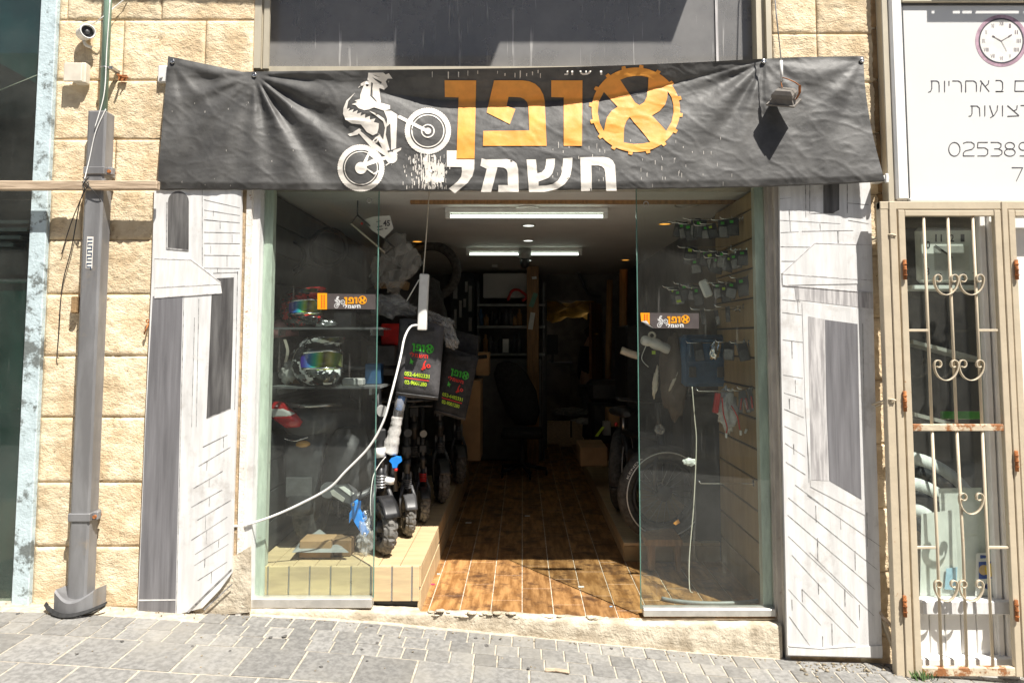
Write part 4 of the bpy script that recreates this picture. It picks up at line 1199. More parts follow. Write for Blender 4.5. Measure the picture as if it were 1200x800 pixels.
for k, (a, b) in enumerate((((1069, 334), (1158, 334)), ((1070, 398), (1158, 421)), ((1072, 483), (1130, 498)))):
    mb = MB(); A = at(*a, -.06); B = at(*b, -.06 + (.0 if k == 0 else .10))
    mb.loft([[(A.x, -.06, A.z), (A.x, -.06, A.z - .022), (A.x, .12, A.z - .022), (A.x, .12, A.z)], [(B.x, B.y, B.z), (B.x, B.y, B.z - .02), (B.x, .22, B.z - .02), (B.x, .22, B.z)]], smooth=False)
    tag(obj('window_shelf', mb, m_wplastic if k == 0 else m_alu), ['white shelf in the watch shop window carrying the square clock', 'sloping grey shelf in the watch shop window below the clock', 'lowest grey shelf in the watch shop window, above the cream crossbar'][k], 'shelf')
pbox('green_strip', 1104, 1152, 482, 491, .12, .02, m_lgreen, nr)
# the square clock
ck = thing('wall_clock', 'square silver clock with black numerals standing on the window shelf behind the grille', 'clock', at(1117, 333, -.055))
YC = -.055
A = at(1077, 332, YC); B = at(1157, 266, YC)
obj('case', MB().box(A.x, B.x, YC, YC + .05, A.z, B.z, bev=.03), m_alu, ck)
A = at(1081, 328, YC); B = at(1153, 270, YC)
fc = obj('face', MB().box(A.x, B.x, YC - .003, YC, A.z, B.z, bev=.002), m_paper, ck)
pbox('inner_dial', 1095, 1136, 288, 317, YC - .005, .002, m_alu, ck, 0)
mb = MB()
for txt, u, v in (('12', 1114, 279), ('1', 1128, 279), ('2', 1142, 284), ('3', 1144, 303), ('4', 1142, 319), ('5', 1130, 325), ('6', 1115, 326), ('7', 1101, 325), ('8', 1087, 318), ('9', 1084, 303), ('10', 1086, 287), ('11', 1100, 279)):
    ww = 4.6 if len(txt) == 1 else 8
    flat(mb, fit(text2d(txt, 1, .02), u - ww / 2, v - 4.4, u + ww / 2, v + 4.4), YC - .0045)
obj('numerals', mb, m_ink, ck)
mb = MB(); strokes(mb, [((1116, 302), (1096, 287), 1.4), ((1116, 302), (1103, 292), 2.2), ((1116, 302), (1111, 312), .7)], YC - .008); obj('clock_hands', mb, m_ink, ck)
# things low in the window: striped umbrella, papers, stickers
um = thing('umbrella', 'open black and white striped umbrella behind the papers in the watch shop window', 'umbrella', at(1110, 640, .05))
c0 = at(1060, 640, .0)
for k in range(6):
    r0 = .535 - k * .070; mb = MB()
    rows = []
    for i in range(15):
        a = R(8 + 100 * i / 14)
        rows.append([(c0.x + r0 * math.cos(a), .05 - .016 * k, c0.z + r0 * math.sin(a)), (c0.x + (r0 - .069) * math.cos(a), .05 - .016 * (k + 1), c0.z + (r0 - .069) * math.sin(a)), (c0.x + (r0 - .069) * math.cos(a), .06 - .016 * (k + 1), c0.z + (r0 - .072) * math.sin(a)), (c0.x + r0 * math.cos(a), .06 - .016 * k, c0.z + (r0 - .003) * math.sin(a))])
    mb.loft(rows); obj('panel', mb, m_white if k % 2 == 0 else m_black, um)
def sheet(name, pts, Y, mat, label, cat='paper', group=None, curl=.006):
    mb = MB(); mb.prism(pts, Y, .002)
    for i in range(len(mb.v)): mb.v[i] = mb.v[i] + Vector((0, curl * math.sin(i * 2.1), 0))
    return tag(obj(name, mb, mat), label, cat, group)
sheet('paper_sheet', [(1100, 572), (1150, 571), (1157, 640), (1148, 699), (1108, 699)], -.050, m_paper, 'tall pale paper sheet at the back behind the lower grille of the right window', curl=.004)
sheet('paper_sheet', [(1080, 602), (1117, 597), (1128, 655), (1124, 699), (1078, 699)], -.075, m_paper, 'white paper leaning at the lower left of the watch shop window', curl=.004)
s_ = sheet('sticker', [(1109, 666), (1122, 664), (1121, 691), (1107, 690)], -.086, M('pale_blue_print', (.42, .62, .78), rough=.5), 'small pale blue sticker on the leaning white paper', 'sticker', curl=0)
cs = thing('card_sticker', 'blue sticker with a yellow disc in the lower right of the watch shop window', 'sticker', at(1160, 690, -.092))
obj('backing', MB().prism([(1144, 648), (1171, 646), (1173, 697), (1143, 698)], -.094, .001), m_paper, cs)
obj('blue_field', MB().prism([(1147, 658), (1171, 657), (1172, 677), (1147, 678)], -.0955, .001), M('blue_print', (.02, .07, .32), rough=.5), cs)
obj('yellow_disc', MB().prism(circ(1162, 667.5, 8, 20), -.097, .001), M('yellow_print', (.75, .5, .03), rough=.5), cs)
obj('orange_disc', MB().prism(circ(1153, 667.5, 6, 18), -.0965, .0008), M('pale_orange_print', (.62, .42, .2), rough=.5), cs)
mb = MB(); strokes(mb, [((1149, 652), (1158, 652), 4), ((1162, 650), (1166, 654), 2.5), ((1162, 655), (1166, 651), 2.5), ((1150, 684), (1160, 690), 4), ((1150, 691), (1158, 684), 3), ((1164, 685), (1169, 690), 2)], -.0955); obj('blue_marks', mb, bpy.data.materials['blue_print'], cs)

# the grille gate
def gate(name, label, u0, u1, scrolls=True):
    g = thing(name, label, 'gate', at((u0 + u1) / 2, 792, YG))
    zt_, zb_ = at(1120, 246, YG).z, at(1120, 793 if scrolls else 797, YG).z
    X = lambda u: at(u, 500, YG).x
    obj('stile', MB().box(X(u0), X(u0 + 8), YG, YG + .03, zb_, zt_, bev=.003), m_cream, g)
    obj('top_rail', MB().box(X(u0 + 8.2), X(u1 - 8.2), YG + .001, YG + .029, at(1120, 253, YG).z, zt_ - .001, bev=.003), m_cream, g)
    zb1 = at(1120, 782, YG).z
    br = obj('bottom_rail', MB().box(X(u0 + 8.2), X(u1 - 8.2), YG + .001, YG + .029, zb_ + .003, zb1, bev=.003), m_cream_rust, g)
    obj('stile', MB().box(X(u1 - 8), X(u1), YG, YG + .03, zb_, zt_, bev=.003), m_cream, g)
    if not scrolls: return g
    zm0, zm1 = at(1120, 505, YG).z, at(1120, 497, YG).z
    mr_ = obj('middle_rail', MB().box(X(1070.2), X(1176.8), YG + .002, YG + .028, zm0, zm1, bev=.003), m_cream_rust, g)
    bars = [1094, 1123, 1153]
    for k, u in enumerate(bars):
        lean = (.0, .004, -.004)[k]
        mb = MB(); mb.tube([(X(u), YG + .015, zb1 - .002), (X(u) + lean, YG + .010, at(1120, 640, YG).z), (X(u), YG + .015, zm0 + .001)], .008, 8)
        mb.tube([(X(u), YG + .015, zm1 - .001), (X(u), YG + .015, at(1120, 252, YG).z)], .008, 8)
        obj('bar', mb, m_cream, g)
    for v in (387, 642):
        for a, b in ((1070, 1094), (1153, 1177)):
            z = at(1120, v, YG).z; obj('stub_bar', MB().box(X(a), X(b), YG + .008, YG + .022, z - .007, z + .007, bev=.002), m_cream, g)
    def cup(ua, ub, v, hgt):
        """a C-scroll: two curls joined by a hanging bow"""
        cx = (ua + ub) / 2; hw_ = (ub - ua) / 2; pts = []
        for s_, rng in ((-1, range(9)), (1, range(8, -1, -1))):
            for i in rng:
                f = i / 8
                a = PI * 1.75 * (1 - f)
                r_ = lerp(hw_ * .16, hw_ * .34, f)
                px_ = cx + s_ * (hw_ * .66 + r_ * math.cos(a)); pv = v - hgt * .5 + hgt * .12 - r_ * math.sin(a) * 1.25
                pts.append((px_, pv))
            if s_ == -1:
                for i in range(1, 10):
                    a = PI - PI * i / 10; pts.append((cx + hw_ * math.cos(a), v - hgt * .38 + hgt * .88 * math.sin(a)))
        mb = MB().ribbon(smooth_path([at(a, b, YG + .002) for a, b in pts], 3), (0, .018, 0), .005)
        mb.sm = [True] * len(mb.sm)
        return obj('scroll', mb, m_cream, g)
    for v in (335, 435):
        cup(1094.5, 1122.5, v, 21); cup(1123.5, 1152.5, v, 21)
    cup(1124, 1152, 591, 22)
    cup(1095, 1122, 693, 22); cup(1124, 1152, 693, 22)
    return g
g1 = gate('grille_gate', 'cream iron grille gate with scrolls and rust patches in front of the watch shop window', 1062, 1185)
g2 = gate('grille_gate', 'cream gate leaf cut by the right edge of the photo', 1194, 1310, False)
for g, us, vs_ in ((g1, 1060.5, (316, 470, 710)), (g2, 1191.5, (316, 540, 715))):
    for v in vs_:
        p = at(us, v, YG - .01)
        mb = MB().tube([p + Vector((0, 0, -.055)), p + Vector((0, 0, .055))], .009, 10)
        for dz in (-.03, 0, .03): mb.tube([p + Vector((0, 0, dz - .003)), p + Vector((0, 0, dz + .003))], .0115, 10)
        obj('hinge', mb, m_rusty, g)
# jambs
mb = MB(); zt_, zb_ = at(1050, 236, YG).z, at(1050, 790, YG).z - .02
X = lambda u: at(u, 500, YG).x
post = thing('gate_post', 'cream rust speckled steel gate post left of the grille gate', 'post', (X(1050), YG, zb_))
obj('post_tube', MB().box(X(1041), X(1051), YG + .006, YG + .05, zb_, zt_, bev=.003), m_cream, post)
obj('post_tube', MB().box(X(1051.3), X(1060), YG - .002, YG + .045, zb_, zt_, bev=.003), m_cream, post)
post2 = thing('gate_post', 'cream steel gate post right of the grille gate', 'post', (X(1189), YG, zb_))
obj('post_tube', MB().box(X(1186), X(1193), YG - .002, YG + .045, zb_, zt_, bev=.003), m_cream, post2)
obj('head_rail', MB().box(X(1041), X(1310), YG + .004, YG + .044, at(1120, 245, YG).z, at(1120, 236, YG).z, bev=.003), m_cream, post)
for v in (130, 215, 300, 440, 560):
    p = at(1036, v, -.12)
    if v > 230:
        tag(obj('fixing_plate', MB().box(p.x - .025, p.x + .03, -.19, -.185, p.z - .04, p.z + .04, bev=.002).tube([(p.x, -.192, p.z), (p.x, -.184, p.z)], .008, 8), m_steel), {300: 'steel fixing plate beside the top of the right painted awning', 440: 'steel fixing plate beside the right painted window', 560: 'steel fixing plate low beside the right painted board'}[v], 'plate')
for v, lab in ((279, 'twisted wire tie holding the gate post above the right painted awning'), (472, 'twisted wire tie holding the gate post beside the right painted window')):
    mb = MB().tube(smooth_path([at(1022, v + 2, -.12), at(1030, v - 1, -.16), at(1042, v - 4, -.225), at(1050, v - 3, -.235)]), .006, 6).tube(smooth_path([at(1026, v + 4, -.12), at(1036, v, -.18), at(1046, v - 2, -.235)]), .005, 6)
    tag(obj('wire_tie', mb, m_cream), lab, 'wire tie')
mb = MB()
a, b = at(1033, 720, -.13), at(1062, 752, -.20)
mb.ribbon([a, b], (0, .05, .02), .012)
tag(obj('timber_offcut', mb, m_beam), 'broken wooden offcut wedged low between the right board and the gate post', 'offcut')
mb = MB(); a, b = at(1034, 726, -.10), at(1052, 770, -.14)
mb.ribbon([a, b], (0, .04, .0), .015)
tag(obj('timber_offcut', mb, m_cream), 'cream wooden piece leaning under the broken offcut by the gate post', 'offcut')

# the white sign
YN = -.15
sg = thing('shop_sign', 'large white sign with a round clock picture and Hebrew lettering above the grille gate', 'sign', at(1120, 235, YN))
X = lambda u: at(u, 120, YN).x
zs0, zs1 = at(1120, 235.5, YN).z, at(1120, 4, YN).z
obj('sign_face', MB().box(X(1060), X(1400), YN + .004, YN + .02, zs0 + .01, zs1 + .0), m_sign, sg)
obj('frame_post', MB().box(X(1045), X(1059.5), YN - .02, YN + .06, zs0 - .0, 4.0, bev=.012), m_signframe, sg)
obj('frame_lip', MB().box(X(1037), X(1045), YN + .0, YN + .07, zs0 - .6, 4.0, bev=.004), m_alu_beige, sg)
obj('frame_lip', MB().box(X(1060), X(1062), YN - .004, YN + .004, zs0 + .01, zs1), m_darkgrey, sg)
obj('frame_bottom', MB().box(X(1059.7), X(1400), YN - .018, YN + .05, zs0 - .008, zs0 + .012, bev=.004), m_signframe, sg)
obj('frame_top', MB().box(X(1059.7), X(1400), YN - .018, YN + .05, zs1, zs1 + .10, bev=.004), m_alu_beige, sg)
obj('frame_top_lip', MB().box(X(1062), X(1400), YN - .002, YN + .004, zs1 - .012, zs1), m_darkgrey, sg)
def thin(paths, ww=1.5): 
    mb = MB()
    for p in paths: strokes(mb, [(a, b, ww) for a, b in zip(p, p[1:])], YN + .0035, th=.001)
    return mb
Q = lambda pts: [(1080 + a / 3.475, b / 3.475) for a, b in pts]
T1 = [ # ...ם באחריות
    Q([(38, 330), (62, 330), (70, 335), (72, 348), (72, 376)]), Q([(42, 332), (42, 360), (38, 372), (28, 376)]),
    Q([(94, 330), (94, 376)]), Q([(112, 330), (112, 350)]),
    Q([(126, 330), (150, 330), (160, 336), (163, 348), (163, 376)]), Q([(180, 376), (180, 330)]), Q([(180, 330), (212, 330), (222, 336), (224, 348), (224, 374)]),
    Q([(240, 328), (276, 374)]), Q([(274, 328), (272, 342), (260, 352)]), Q([(246, 338), (242, 350), (240, 374)]),
    Q([(302, 328), (322, 328), (330, 336), (331, 362), (326, 373), (302, 373)]), Q([(302, 373), (334, 373)]),
    Q([(380, 330), (440, 330)]), Q([(382, 330), (380, 372)]), Q([(380, 372), (440, 372)]), Q([(440, 330), (440, 372)])]
T2 = [
    Q([(200, 432), (226, 432), (236, 440), (238, 474)]), Q([(206, 432), (206, 462), (202, 472), (192, 474)]),
    Q([(258, 430), (258, 474)]), Q([(278, 430), (284, 450), (292, 472)]), Q([(310, 430), (308, 450), (296, 470), (280, 480)]),
    Q([(330, 430), (330, 474)]), Q([(350, 430), (396, 470)]), Q([(390, 430), (388, 446), (374, 452)]), Q([(350, 474), (398, 472)]),
    Q([(404, 430), (440, 430)])]
obj('sign_lettering', thin(T1 + T2, 1.15), m_ink, sg)
def oval(cx, cy, rx, ry, n=20): return [(cx + rx * math.cos(2 * PI * k / n), cy + ry * math.sin(2 * PI * k / n)) for k in range(n + 1)]
NUMS = [Q(oval(134, 608, 23, 28)), Q([(170, 584), (182, 579), (202, 579), (214, 586), (215, 598), (206, 608), (180, 614), (171, 622), (170, 635), (216, 635)]),
        Q([(270, 580), (230, 580), (228, 602), (258, 602), (270, 610), (270, 626), (260, 635), (228, 635)]),
        Q([(282, 580), (312, 580), (324, 586), (324, 598), (314, 606), (296, 606)]), Q([(314, 606), (328, 614), (328, 626), (316, 635), (282, 635)]),
        Q(oval(360, 594, 19, 14)), Q(oval(360, 621, 22, 15)), Q(oval(414, 596, 17, 16)), Q([(431, 596), (430, 618), (418, 635), (400, 635)]),
        Q([(368, 683), (412, 683), (386, 738)]), Q([(430, 683), (470, 683), (450, 738)])]
for nm_ in (NUMS[:-2], NUMS[-2:]): obj('phone_number', thin(nm_, 1.1), m_ink, sg)
cu_, cv_ = 1173.5, 48
rc = lambda r, n=48: oval(cu_, cv_, r, r, n)[:-1]
def annul(ro, ri, Y):
    return flat(MB(), fill2d([rc(ro), rc(ri)]), Y)
ckp = obj('clock_picture_rim', annul(30.5, 25, YN + .003), m_pink, sg)
obj('clock_picture_face', flat(MB(), fill2d([rc(25)]), YN + .0032), m_paper, sg)
obj('clock_picture_inner_rim', annul(26.5, 25, YN + .002), m_ink, sg)
mb = MB(); strokes(mb, [((1173.5, 48), (1184, 42), .7), ((1173.5, 48), (1164, 42.5), .7), ((1173.5, 48), (1180, 60), .3), ((1182, 43), (1186, 40.5), 1.6), ((1163, 42), (1166, 43.5), 1.6)], YN + .002)
for k, t_ in enumerate(['XII', 'I', 'II', 'III', 'IIII', 'V', 'VI', 'VII', 'VIII', 'IX', 'X', 'XI']):
    a = 2 * PI * k / 12; u, v = cu_ + 20.5 * math.sin(a), cv_ - 20.5 * math.cos(a)
    ww = .9 + .9 * len(t_)
    flat(mb, fit(text2d(t_, 1, 0), u - ww / 1.6, v - 2.3, u + ww / 1.6, v + 2.3), YN + .0018)
obj('clock_picture_marks', mb, M('grey_ink', (.22, .18, .2), rough=.6), sg)['kind'] = 'stuff'

# ================================================================== ABOVE THE FRAME: what shades the upper wall
e = at(500, 50, .012); dfr = .5
zc_ = e.z + 2.1 * (dfr + .012)
xr = at(787, 50, .012).x + .78 * (dfr + .012)
can = thing('shade_canopy', 'unseen canopy slab added over the shopfront to shade the upper wall', 'canopy', (0, -.2, zc_))  # unseen; its edges are set to cast the upper wall's shadow line
obj('slab', MB().box(-2.6 + .78 * (dfr - .08), xr, -dfr, -.05, zc_, zc_ + .14), m_concrete, can)
shade_bx = thing('shade_box', 'unseen box added over the shopfront to shade the upper window', 'shade caster', (0, -.4, zc_ + .5))  # unseen box, added and placed to cast the slanted shadow column
d2 = .95
e2 = at(516, 96, .012)
obj('casing', MB().box(at(464, 83, .012).x + .78 * d2, at(568, 83, .012).x + .78 * d2, -d2, -.06, e2.z + 2.1 * d2, e2.z + 2.1 * d2 + .5), m_wplastic, shade_bx)
gb = .16
zz = lambda v: at(1140, v, YN).z + 2.1 * gb
xq = lambda u: at(u, 15, YN).x + .78 * gb
lb = thing('sign_shade_rail', 'unseen slotted rail added above the white sign to cast its shadow band', 'rail', (xq(1140), YN - gb, zz(15)))  # unseen rail, slotted and placed to cast the band of shadow below
mb = MB(); mb.box(xq(1088), xq(1330), YN - gb - .006, YN - gb, zz(22), zz(14)); mb.box(xq(1088), xq(1330), YN - gb - .006, YN - gb, zz(8.5), zz(6.5))
for a, b in ((1088, 1093), (1097, 1118), (1127, 1129), (1196, 1201)): mb.box(xq(a), xq(b), YN - gb - .005, YN - gb - .001, zz(14.01), zz(8.49))
obj('rail', mb, m_steel, lb)
obj('rail_arm', MB().box(xq(1140), xq(1144), YN - gb, -.1, zz(14), zz(10)), m_steel, lb)
obj('rail_arm', MB().box(xq(1260), xq(1264), YN - gb, -.1, zz(14), zz(10)), m_steel, lb)

# ================================================================== ACROSS THE STREET (only ever seen as a reflection)
op = thing('street_building', 'stone building across the street, behind the camera, reflected in the glass', 'building', (0, -10, 0))
obj('wall', MB().box(-16, 16, -11, -10, -1.6, 7.5), m_opp, op)
mbw = [MB().box(-15 + 2.6 * i, -13.6 + 2.6 * i, -10.02, -9.98, z, z + 1.6) for i in range(11) for z in (.3, 3.2, 5.4) if z > 1 or i % 2]
for m_ in mbw[:30]: obj('window', m_, m_pdark, op)
tr = thing('street_tree', 'bare street tree across the road, behind the camera', 'tree', (-2.6, -8.6, -.1))
mb = MB(); rnd = random.Random(3)
def branch(p, d, r, n):
    q_ = p + d
    mb.tube([p, p + d * .5 + Vector((rnd.uniform(-.05, .05), 0, 0)), q_], [r, r * .85, r * .7], 6)
    if n > 0:
        for k in range(3): branch(q_, Vector((d.x + rnd.uniform(-.6, .6), d.y + rnd.uniform(-.6, .6), d.z * rnd.uniform(.6, .9))) * .75, r * .6, n - 1)
branch(Vector((-2.6, -8.6, -.2)), Vector((0, 0, 1.9)), .12, 4)
obj('trunk', mb, m_post, tr)
# ================================================================== CEILING LAMPS AND CAMERA
def tube_light(ua, ub, va, vb, Yl, label):
    a = on_z(ua, va, 2.44); b = on_z(ub, vb, 2.44)
    y = (a.y + b.y) / 2
    t = thing('tube_lamp', label, 'ceiling lamp', ((a.x + b.x) / 2, y, 2.5), group='fluorescent tube lamps on the ceiling')
    obj('batten', MB().box(a.x - .02, b.x + .02, y - .03, y + .05, 2.462, 2.499, bev=.004), m_wplastic, t)
    obj('tube', MB().tube([(a.x + .02, y - .01, 2.437), (b.x - .02, y - .01, 2.437)], .011, 12), m_tube, t)
    for x in (a.x, b.x): obj('end_cap', MB().box(x - .018, x + .018, y - .03, y + .012, 2.42, 2.4615, bev=.004), m_wplastic, t)
tube_light(526, 710, 255, 252, 0, 'fluorescent tube lamp on the ceiling nearest the entrance, the longer one in view')
tube_light(549, 680, 298, 297, 0, 'fluorescent tube lamp deeper in the shop behind the dome camera')
for (u, v, m_, lab) in ((618, 245, m_wplastic, 'unlit round downlight just behind the brown ceiling strip'), (619.5, 265, m_spot, 'lit round downlight just behind the nearer tube lamp'), (619, 282.5, m_spot, 'lit round downlight in front of the dome camera'), (618.5, 305.5, m_spot, 'lit round downlight deepest in the shop'), (489, 283.5, m_amber, 'amber downlight at the left of the ceiling'), (733, 305, m_amber, 'amber downlight at the right of the ceiling near the glass edge'), (779, 263, m_amber, 'amber downlight seen through the right glass above the packets'), (805, 241, m_wplastic, 'unlit round downlight seen through the right glass')):
    p = on_z(u, v, 2.49)
    d = thing('downlight', lab, 'ceiling lamp', p, group='round downlights in the ceiling')
    r_ = .045 if m_ is not m_wplastic else .075
    obj('rim', MB().torus((p.x, p.y, 2.496), r_ + .008, .007, 'Z', 24, 6), m_alu, d)
    obj('disc', MB().lathe([(0, 2.493), (r_, 2.494)], 24, Matrix.Translation((p.x, p.y, 0))), m_, d)
p = on_z(615, 290, 2.5); p.y = 3.0; p = at(615, 297, 3.0)
dc = thing('dome_camera', 'small dark eyed dome camera hanging from the middle of the ceiling', 'camera', (p.x, p.y, 2.5))
obj('mount', MB().lathe([(.0, 2.499), (.07, 2.499), (.075, 2.44), (.06, 2.39), (0, 2.38)], 20, Matrix.Translation((p.x, p.y, 0))), m_grey, dc)
obj('dome', MB().blob((p.x, p.y - .01, 2.35), (.052, .052, .06), amp=0, sub=3), m_black, dc)

# ================================================================== STICKERS ON THE GLASS
def affine(src, dst):
    (a0, b0, a1, b1), (c0, d0, c1, d1) = src, dst
    return lambda u, v: (c0 + (u - a0) / (a1 - a0) * (c1 - c0), d0 + (v - b0) / (b1 - b0) * (d1 - d0))
BAN = (395, 78, 801, 224)
YOD = L5([(20, 585), (75, 585), (75, 690), (40, 690), (40, 640), (20, 640)])
LET_O = [fill2d([NUN]), fill2d([PE]), fill2d([VAV]), fill2d(GEAR)]
LET_W = [fill2d([p]) for p in [LAM, MEM, SHIN, HET, YOD]]
RID = [fill2d(l) for l in RIDER]
def glass_sticker(parent, bx, torn):
    u0, v0, u1, v1 = bx
    Yk = -.003
    st_ = obj('sticker', MB().prism([(u0 + 11.5, v0), (u1, v0 + .8), (u1, v1 + .6), (u0 + 11.5, v1)] if not torn else [(u0 + 11, v0), (u1, v0 + .5), (u1, v1), (u0 + 16, v1 - .3), (u0 + 11, v1 - 6)], Yk, .0015), m_darkbrown, parent)
    if not torn: op_ = [(u0, v0 - .6), (u0 + 11.2, v0 - .6), (u0 + 11.2, v1 + .4), (u0, v1 + .4)]
    else: op_ = [(u0, v0), (u0 + 10.8, v0), (u0 + 10.8, v0 + 15), (u0 + 7, v0 + 10), (u0 + 1, v0 + 10)]
    ob = obj('orange_tab', MB().prism(op_, Yk - .0005, .0015), M_sorange, st_)
    mb = MB()
    for k in range(8 if not torn else 4):
        for c in (0, 1): strokes(mb, [((u0 + 4.4 + 3 * c, v0 + 2 + 2 * k), (u0 + 5.6 + 3 * c, v0 + 2.2 + 2 * k), 1.2)], Yk - .001)
    obj('tab_print', mb, m_rprint, st_)
    if torn:
        cp = [at(u0 + 1, v0 + 10, -.004), at(u0 + 7, v0 + 9, -.014), at(u0 + 10, v0 + 13, -.02), at(u0 + 16, v1, -.008), at(u0 + 6, v0 + 13, -.010)]
        obj('curled_corner', MB().add(cp, [(0, 4, 2, 1), (4, 3, 2)]), m_white, st_)
    f = affine(BAN, (u0 + 19.5, v0 + 2.5, u0 + 58, v0 + 17.0))
    for nm, shp, m_ in (('orange_lettering', LET_O, M_sorange), ('white_lettering', LET_W, m_white), ('rider_emblem', RID, m_white)):
        mb = MB()
        for s_ in shp: flat(mb, s_, 0, lambda u, v: at(*f(u, v), Yk - .0012 - (.0006 if nm[0] == 'o' else 0)))
        obj(nm, mb, m_, st_)
M_sorange = M('sticker_orange', (.85, .33, .01), rough=.4, var=.05)
glass_sticker(gL, (372, 344, 440, 362), False)
glass_sticker(gR, (750.5, 366.5, 819, 385), True)

# ================================================================== HELMETS, SHELVES, MOPED BEHIND THE LEFT GLASS
def iris():
    m = M('iridescent_visor', (.2, .3, .1), rough=.1, coat=.5)
    N = m.node_tree.nodes; L = m.node_tree.links
    tc = N.new('ShaderNodeTexCoord'); sx = N.new('ShaderNodeSeparateXYZ'); L.new(tc.outputs['Generated'], sx.inputs[0])
    cr = N.new('ShaderNodeValToRGB'); L.new(sx.outputs['X'], cr.inputs[0])
    el = cr.color_ramp.elements
    el[0].color = (.05, .02, .25, 1); el[0].position = .05
    el[1].color = (.10, .07, .03, 1); el[1].position = 1
    for p_, c_ in ((.25, (.01, .10, .32, 1)), (.4, (.01, .35, .22, 1)), (.52, (.28, .42, .03, 1)), (.62, (.10, .07, .02, 1)), (.75, (.40, .33, .03, 1)), (.85, (.12, .2, .05, 1))):
        e_ = el.new(p_); e_.color = c_
    L.new(cr.outputs[0], N['Principled BSDF'].inputs['Base Color']); return m
m_iris = iris()
m_flame = M('black_red_flame_shell', (.02, .015, .015), rough=.2, var=.1, scale=16, col2=(.5, .02, .02), amt=(.5, .56), coat=.5, stretch=(1, 1, 2.5))
m_shell = M('black_silver_shell', (.02, .02, .021), rough=.15, var=.1, scale=10, col2=(.66, .66, .66), amt=(.53, .56), coat=.6, stretch=(1, 1, 2))
def helmet(name, label, c, yaw, s, mat, peak=True):
    h = thing(name, label, 'helmet', c)
    m = Matrix.Translation(c) @ Matrix.Rotation(yaw, 4, 'Z') @ Matrix.Scale(s, 4)
    def pt(lat, az, grow=1.0):
        p = Vector((.118 * math.cos(lat) * math.sin(az), -.145 * math.cos(lat) * math.cos(az), .13 * math.sin(lat))) * grow
        if math.cos(az) > 0:
            k = math.cos(az) ** 1.6 * sstep(R(0), R(-32), lat)
            p.y -= .085 * k; p.z += .012 * k
        return p
    na, nl = 48, 26; vs = []; fs = []
    for j in range(nl + 1):
        lat = lerp(R(-58), R(90), j / nl)
        for i in range(na): vs.append(m @ pt(lat, 2 * PI * i / na - PI))
    for j in range(nl):
        lat = lerp(R(-58), R(90), (j + .5) / nl)
        for i in range(na):
            az = 2 * PI * (i + .5) / na - PI
            if abs(az) < R(58) and R(-13) < lat < R(24) - .1 * abs(az): continue
            i2 = (i + 1) % na; fs.append((j * na + i, j * na + i2, (j + 1) * na + i2, (j + 1) * na + i))
    obj('shell', MB().add(vs, fs, True), mat, h)
    mb = MB(); rows = [[m @ (pt(lerp(R(-17), R(28), j / 8), lerp(-R(62), R(62), i / 20), .965) + Vector((0, -.004, 0))) for i in range(21)] for j in range(9)]
    vs = [p for r in rows for p in r]; fs = [(j * 21 + i, j * 21 + i + 1, (j + 1) * 21 + i + 1, (j + 1) * 21 + i) for j in range(8) for i in range(20)]
    obj('visor', mb.add(vs, fs, True), m_iris, h)
    mb = MB(); mb.tube([m @ (pt(R(-13), R(-58 + 116 * i / 20), 1.0)) for i in range(21)], .006 * s, 6); mb.tube([m @ (pt(R(25) - .1 * abs(R(-58 + 116 * i / 20)), R(-58 + 116 * i / 20), 1.0)) for i in range(21)], .006 * s, 6)
    obj('visor_trim', mb, m_chrome, h)
    if peak:
        a = []; b = []
        for i in range(13):
            az = R(-60 + 10 * i); p = pt(R(36), az, 1.02); f = math.cos(az)
            a.append([m @ p, m @ (p + Vector((0, -.02 - .11 * f, .012 + .03 * f))), m @ (p + Vector((0, -.02 - .11 * f, .006 + .03 * f))), m @ (p + Vector((0, 0, -.008)))])
        obj('peak', MB().loft(a, smooth=False), mat, h)
    mb = MB(); mb.loft([[m @ (pt(R(-57), 2 * PI * i / 24 - PI, .97) + Vector((0, 0, dz))) for i in range(24)] for dz in (0, -.02)])
    obj('neck_roll', mb, m_blackmatt, h)
    for k in (-1, 0, 1):
        p = m @ (pt(R(-34), R(18 * k), 1.012)); mb = MB().box(p.x - .010, p.x + .010, p.y - .004, p.y + .006, p.z - .014, p.z + .014, bev=.003); obj('vent', mb, m_black, h)
    return h
zsh2 = at(370, 451, .30).z
hs = at(372, 430, .30)
shelf_m = film_mat('glass_shelf', (.30, .32, .31), .45)
def gshelf(z, label, x1=-.86):
    t = thing('display_shelf', label, 'shelf', (-1.2, .35, z))
    obj('plate', MB().box(-1.53, x1, .16, .48, z - .012, z), shelf_m, t)
    obj('front_strip', MB().box(-1.53, x1, .150, .159, z - .012, z + .001), m_darkgrey, t)
    for x in (-1.48, x1 - .06): obj('bracket', MB().box(x - .008, x + .008, .17, .50, z - .05, z - .0125), m_steel, t)
    return t
gshelf(zsh2, 'lower display shelf behind the left glass carrying the black and silver helmet')
zsh1 = at(370, 384, .30).z
gshelf(zsh1, 'upper display shelf behind the left glass carrying the red flame helmet')
helmet('motocross_helmet', 'black and silver motocross helmet with rainbow visor behind the left glass', Vector((hs.x, .30, zsh2 + .145)), R(34), 1.32, m_shell)
hr = at(352, 348, .33)
helmet('motocross_helmet', 'black and red flame patterned helmet on the upper shelf behind the left glass sticker', Vector((hr.x, .34, zsh1 + .115)), R(42), 1.10, m_flame)
cpp = at(330, 392, .34)
hp = thing('shell_helmet', 'dusty pink open helmet on a dark stand at the left of the glass', 'helmet', cpp)
obj('shell', MB().lathe([(0, .10), (.05, .093), (.085, .065), (.103, .02), (.105, -.02), (.1, -.02), (.098, .02)], 28, Matrix.Translation(cpp) @ Matrix.Rotation(R(-8), 4, 'Y')), m_pinkcap, hp)
